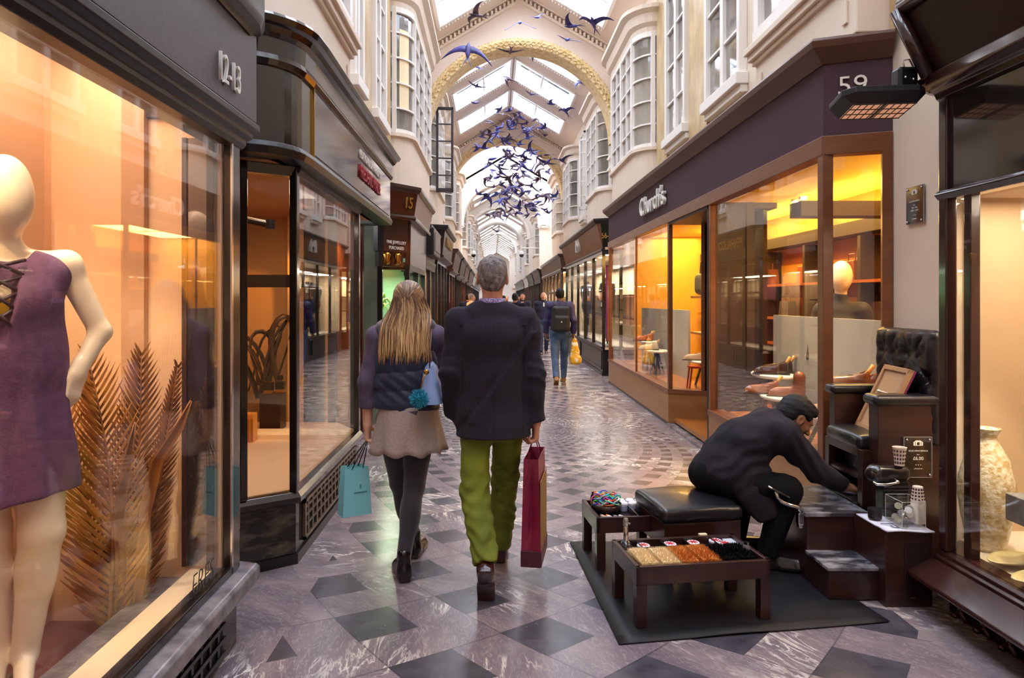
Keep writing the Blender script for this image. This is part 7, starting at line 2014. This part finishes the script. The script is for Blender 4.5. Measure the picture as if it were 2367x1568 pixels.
# sky portals over the openings guide the daylight
for (a, b) in sky_bands:
    if a > 35: continue
    for sg in (-1, 1):
        L_ = area('sky_portal', (AX+sg*SKX/2, (a+b)/2, zc(AX+sg*SKX/2)+.3), SKX, 1, '#ffffff', (0, sg*math.atan2(ZR-ZE, XR-AX), 0), b-a)
        L_.data.cycles.is_portal = True
L_ = area('sky_portal', (AX, 26.8, 10.3), 4.0, 1, '#ffffff', (0, 0, 0), 6.4); L_.data.cycles.is_portal = True
# left window
arealamp((-1.62, 2.3, 2.72), .3, 1.4, 22*LK, '#ffe2c2')
arealamp((-1.62, .2, 2.72), .3, 2.0, 25*LK, '#ffe2c2')
arealamp((-1.32, 2.2, .36), .08, 1.6, 7*LK, '#ffd8b0', (PI, 0, 0)) if 0 else None
spot('window_spot', (-1.38, 1.9, 2.7), (-1.62, 2.33, 1.8), 80*LK, '#ffe6c4', 50)
spot('window_spot', (-1.45, 2.5, 2.7), (-1.5, 2.8, .7), 75*LK, '#ffe0b8', 40)
spot('window_spot', (-1.85, 1.7, 2.6), (-1.97, 2.05, 2.0), 42*LK, '#ffe0a0', 75)
# perfume window
arealamp((-1.75, 5.0, 2.34), .5, 1.6, 15*LK, '#ffc080')
spot('window_spot', (-1.6, 5.2, 2.3), (-2.0, 6.05, .6), 60*LK, '#ffb058', 40)
spot('window_spot', (-1.6, 6.0, 2.3), (-2.45, 6.5, 1.4), 60*LK, '#ffa848', 50)
spot('window_spot', (-1.6, 6.9, 2.3), (-1.72, 7.2, 1.2), 30*LK, '#ffc880', 50)
arealamp((-1.4, 4.6, 2.3), .3, .8, 8*LK, '#fff0dc')
# shoe shop
for y in (5.4, 7.2, 9.2, 11.2, 12.5): arealamp((3.45, y, 2.74), .9, 1.2, 65*LK, '#ffcf70')
for y in (5.0, 5.9, 6.5, 9.3, 10.4, 11.5): spot('window_spot', (2.58, y, 2.66), (2.56, y, .5), 130*LK, '#ffe2b8', 75)
for y in (5.5, 7.5, 9.5, 11.5): arealamp((3.98, y, 2.44), .1, 1.6, 45*LK, '#ffd040', (PI, 0, 0))
# right window
arealamp((2.75, 2.8, 2.1), .5, 1.6, 36*LK, '#ffe6c8')
spot('window_spot', (2.45, 3.1, 2.08), (2.5, 3.5, .6), 70*LK, '#fff0d4', 45)
# the shops further along
for (sd, y, p, c) in ((-1, 9.8, 60, '#eaffda'), (-1, 12.9, 34, '#ffe0b8'), (-1, 16, 50, '#ffdcb0'), (-1, 20, 70, '#ffc070'), (-1, 24, 60, '#ffe0b8'), (-1, 28, 70, '#ffc880'), (-1, 33.5, 90, '#ffe0b8'), (-1, 39, 90, '#ffd8a0'),
                      (1, 15.6, 90, '#fff4e6'), (1, 17.8, 90, '#fff4e6'), (1, 20.2, 90, '#fff4e6'), (1, 23.5, 90, '#ffecc8'), (1, 26, 90, '#ffecc8'), (1, 28.8, 90, '#ffecc8'), (1, 33.5, 90, '#ffe0b8'), (1, 39, 90, '#ffe0b8'), (1, 44, 90, '#ffd8a0')):
    arealamp(((-1.6 if sd < 0 else 2.7), y, 2.30 if sd > 0 else (1.95 if y < 10 else 2.1)), .5, 1.8, p*LK, c)
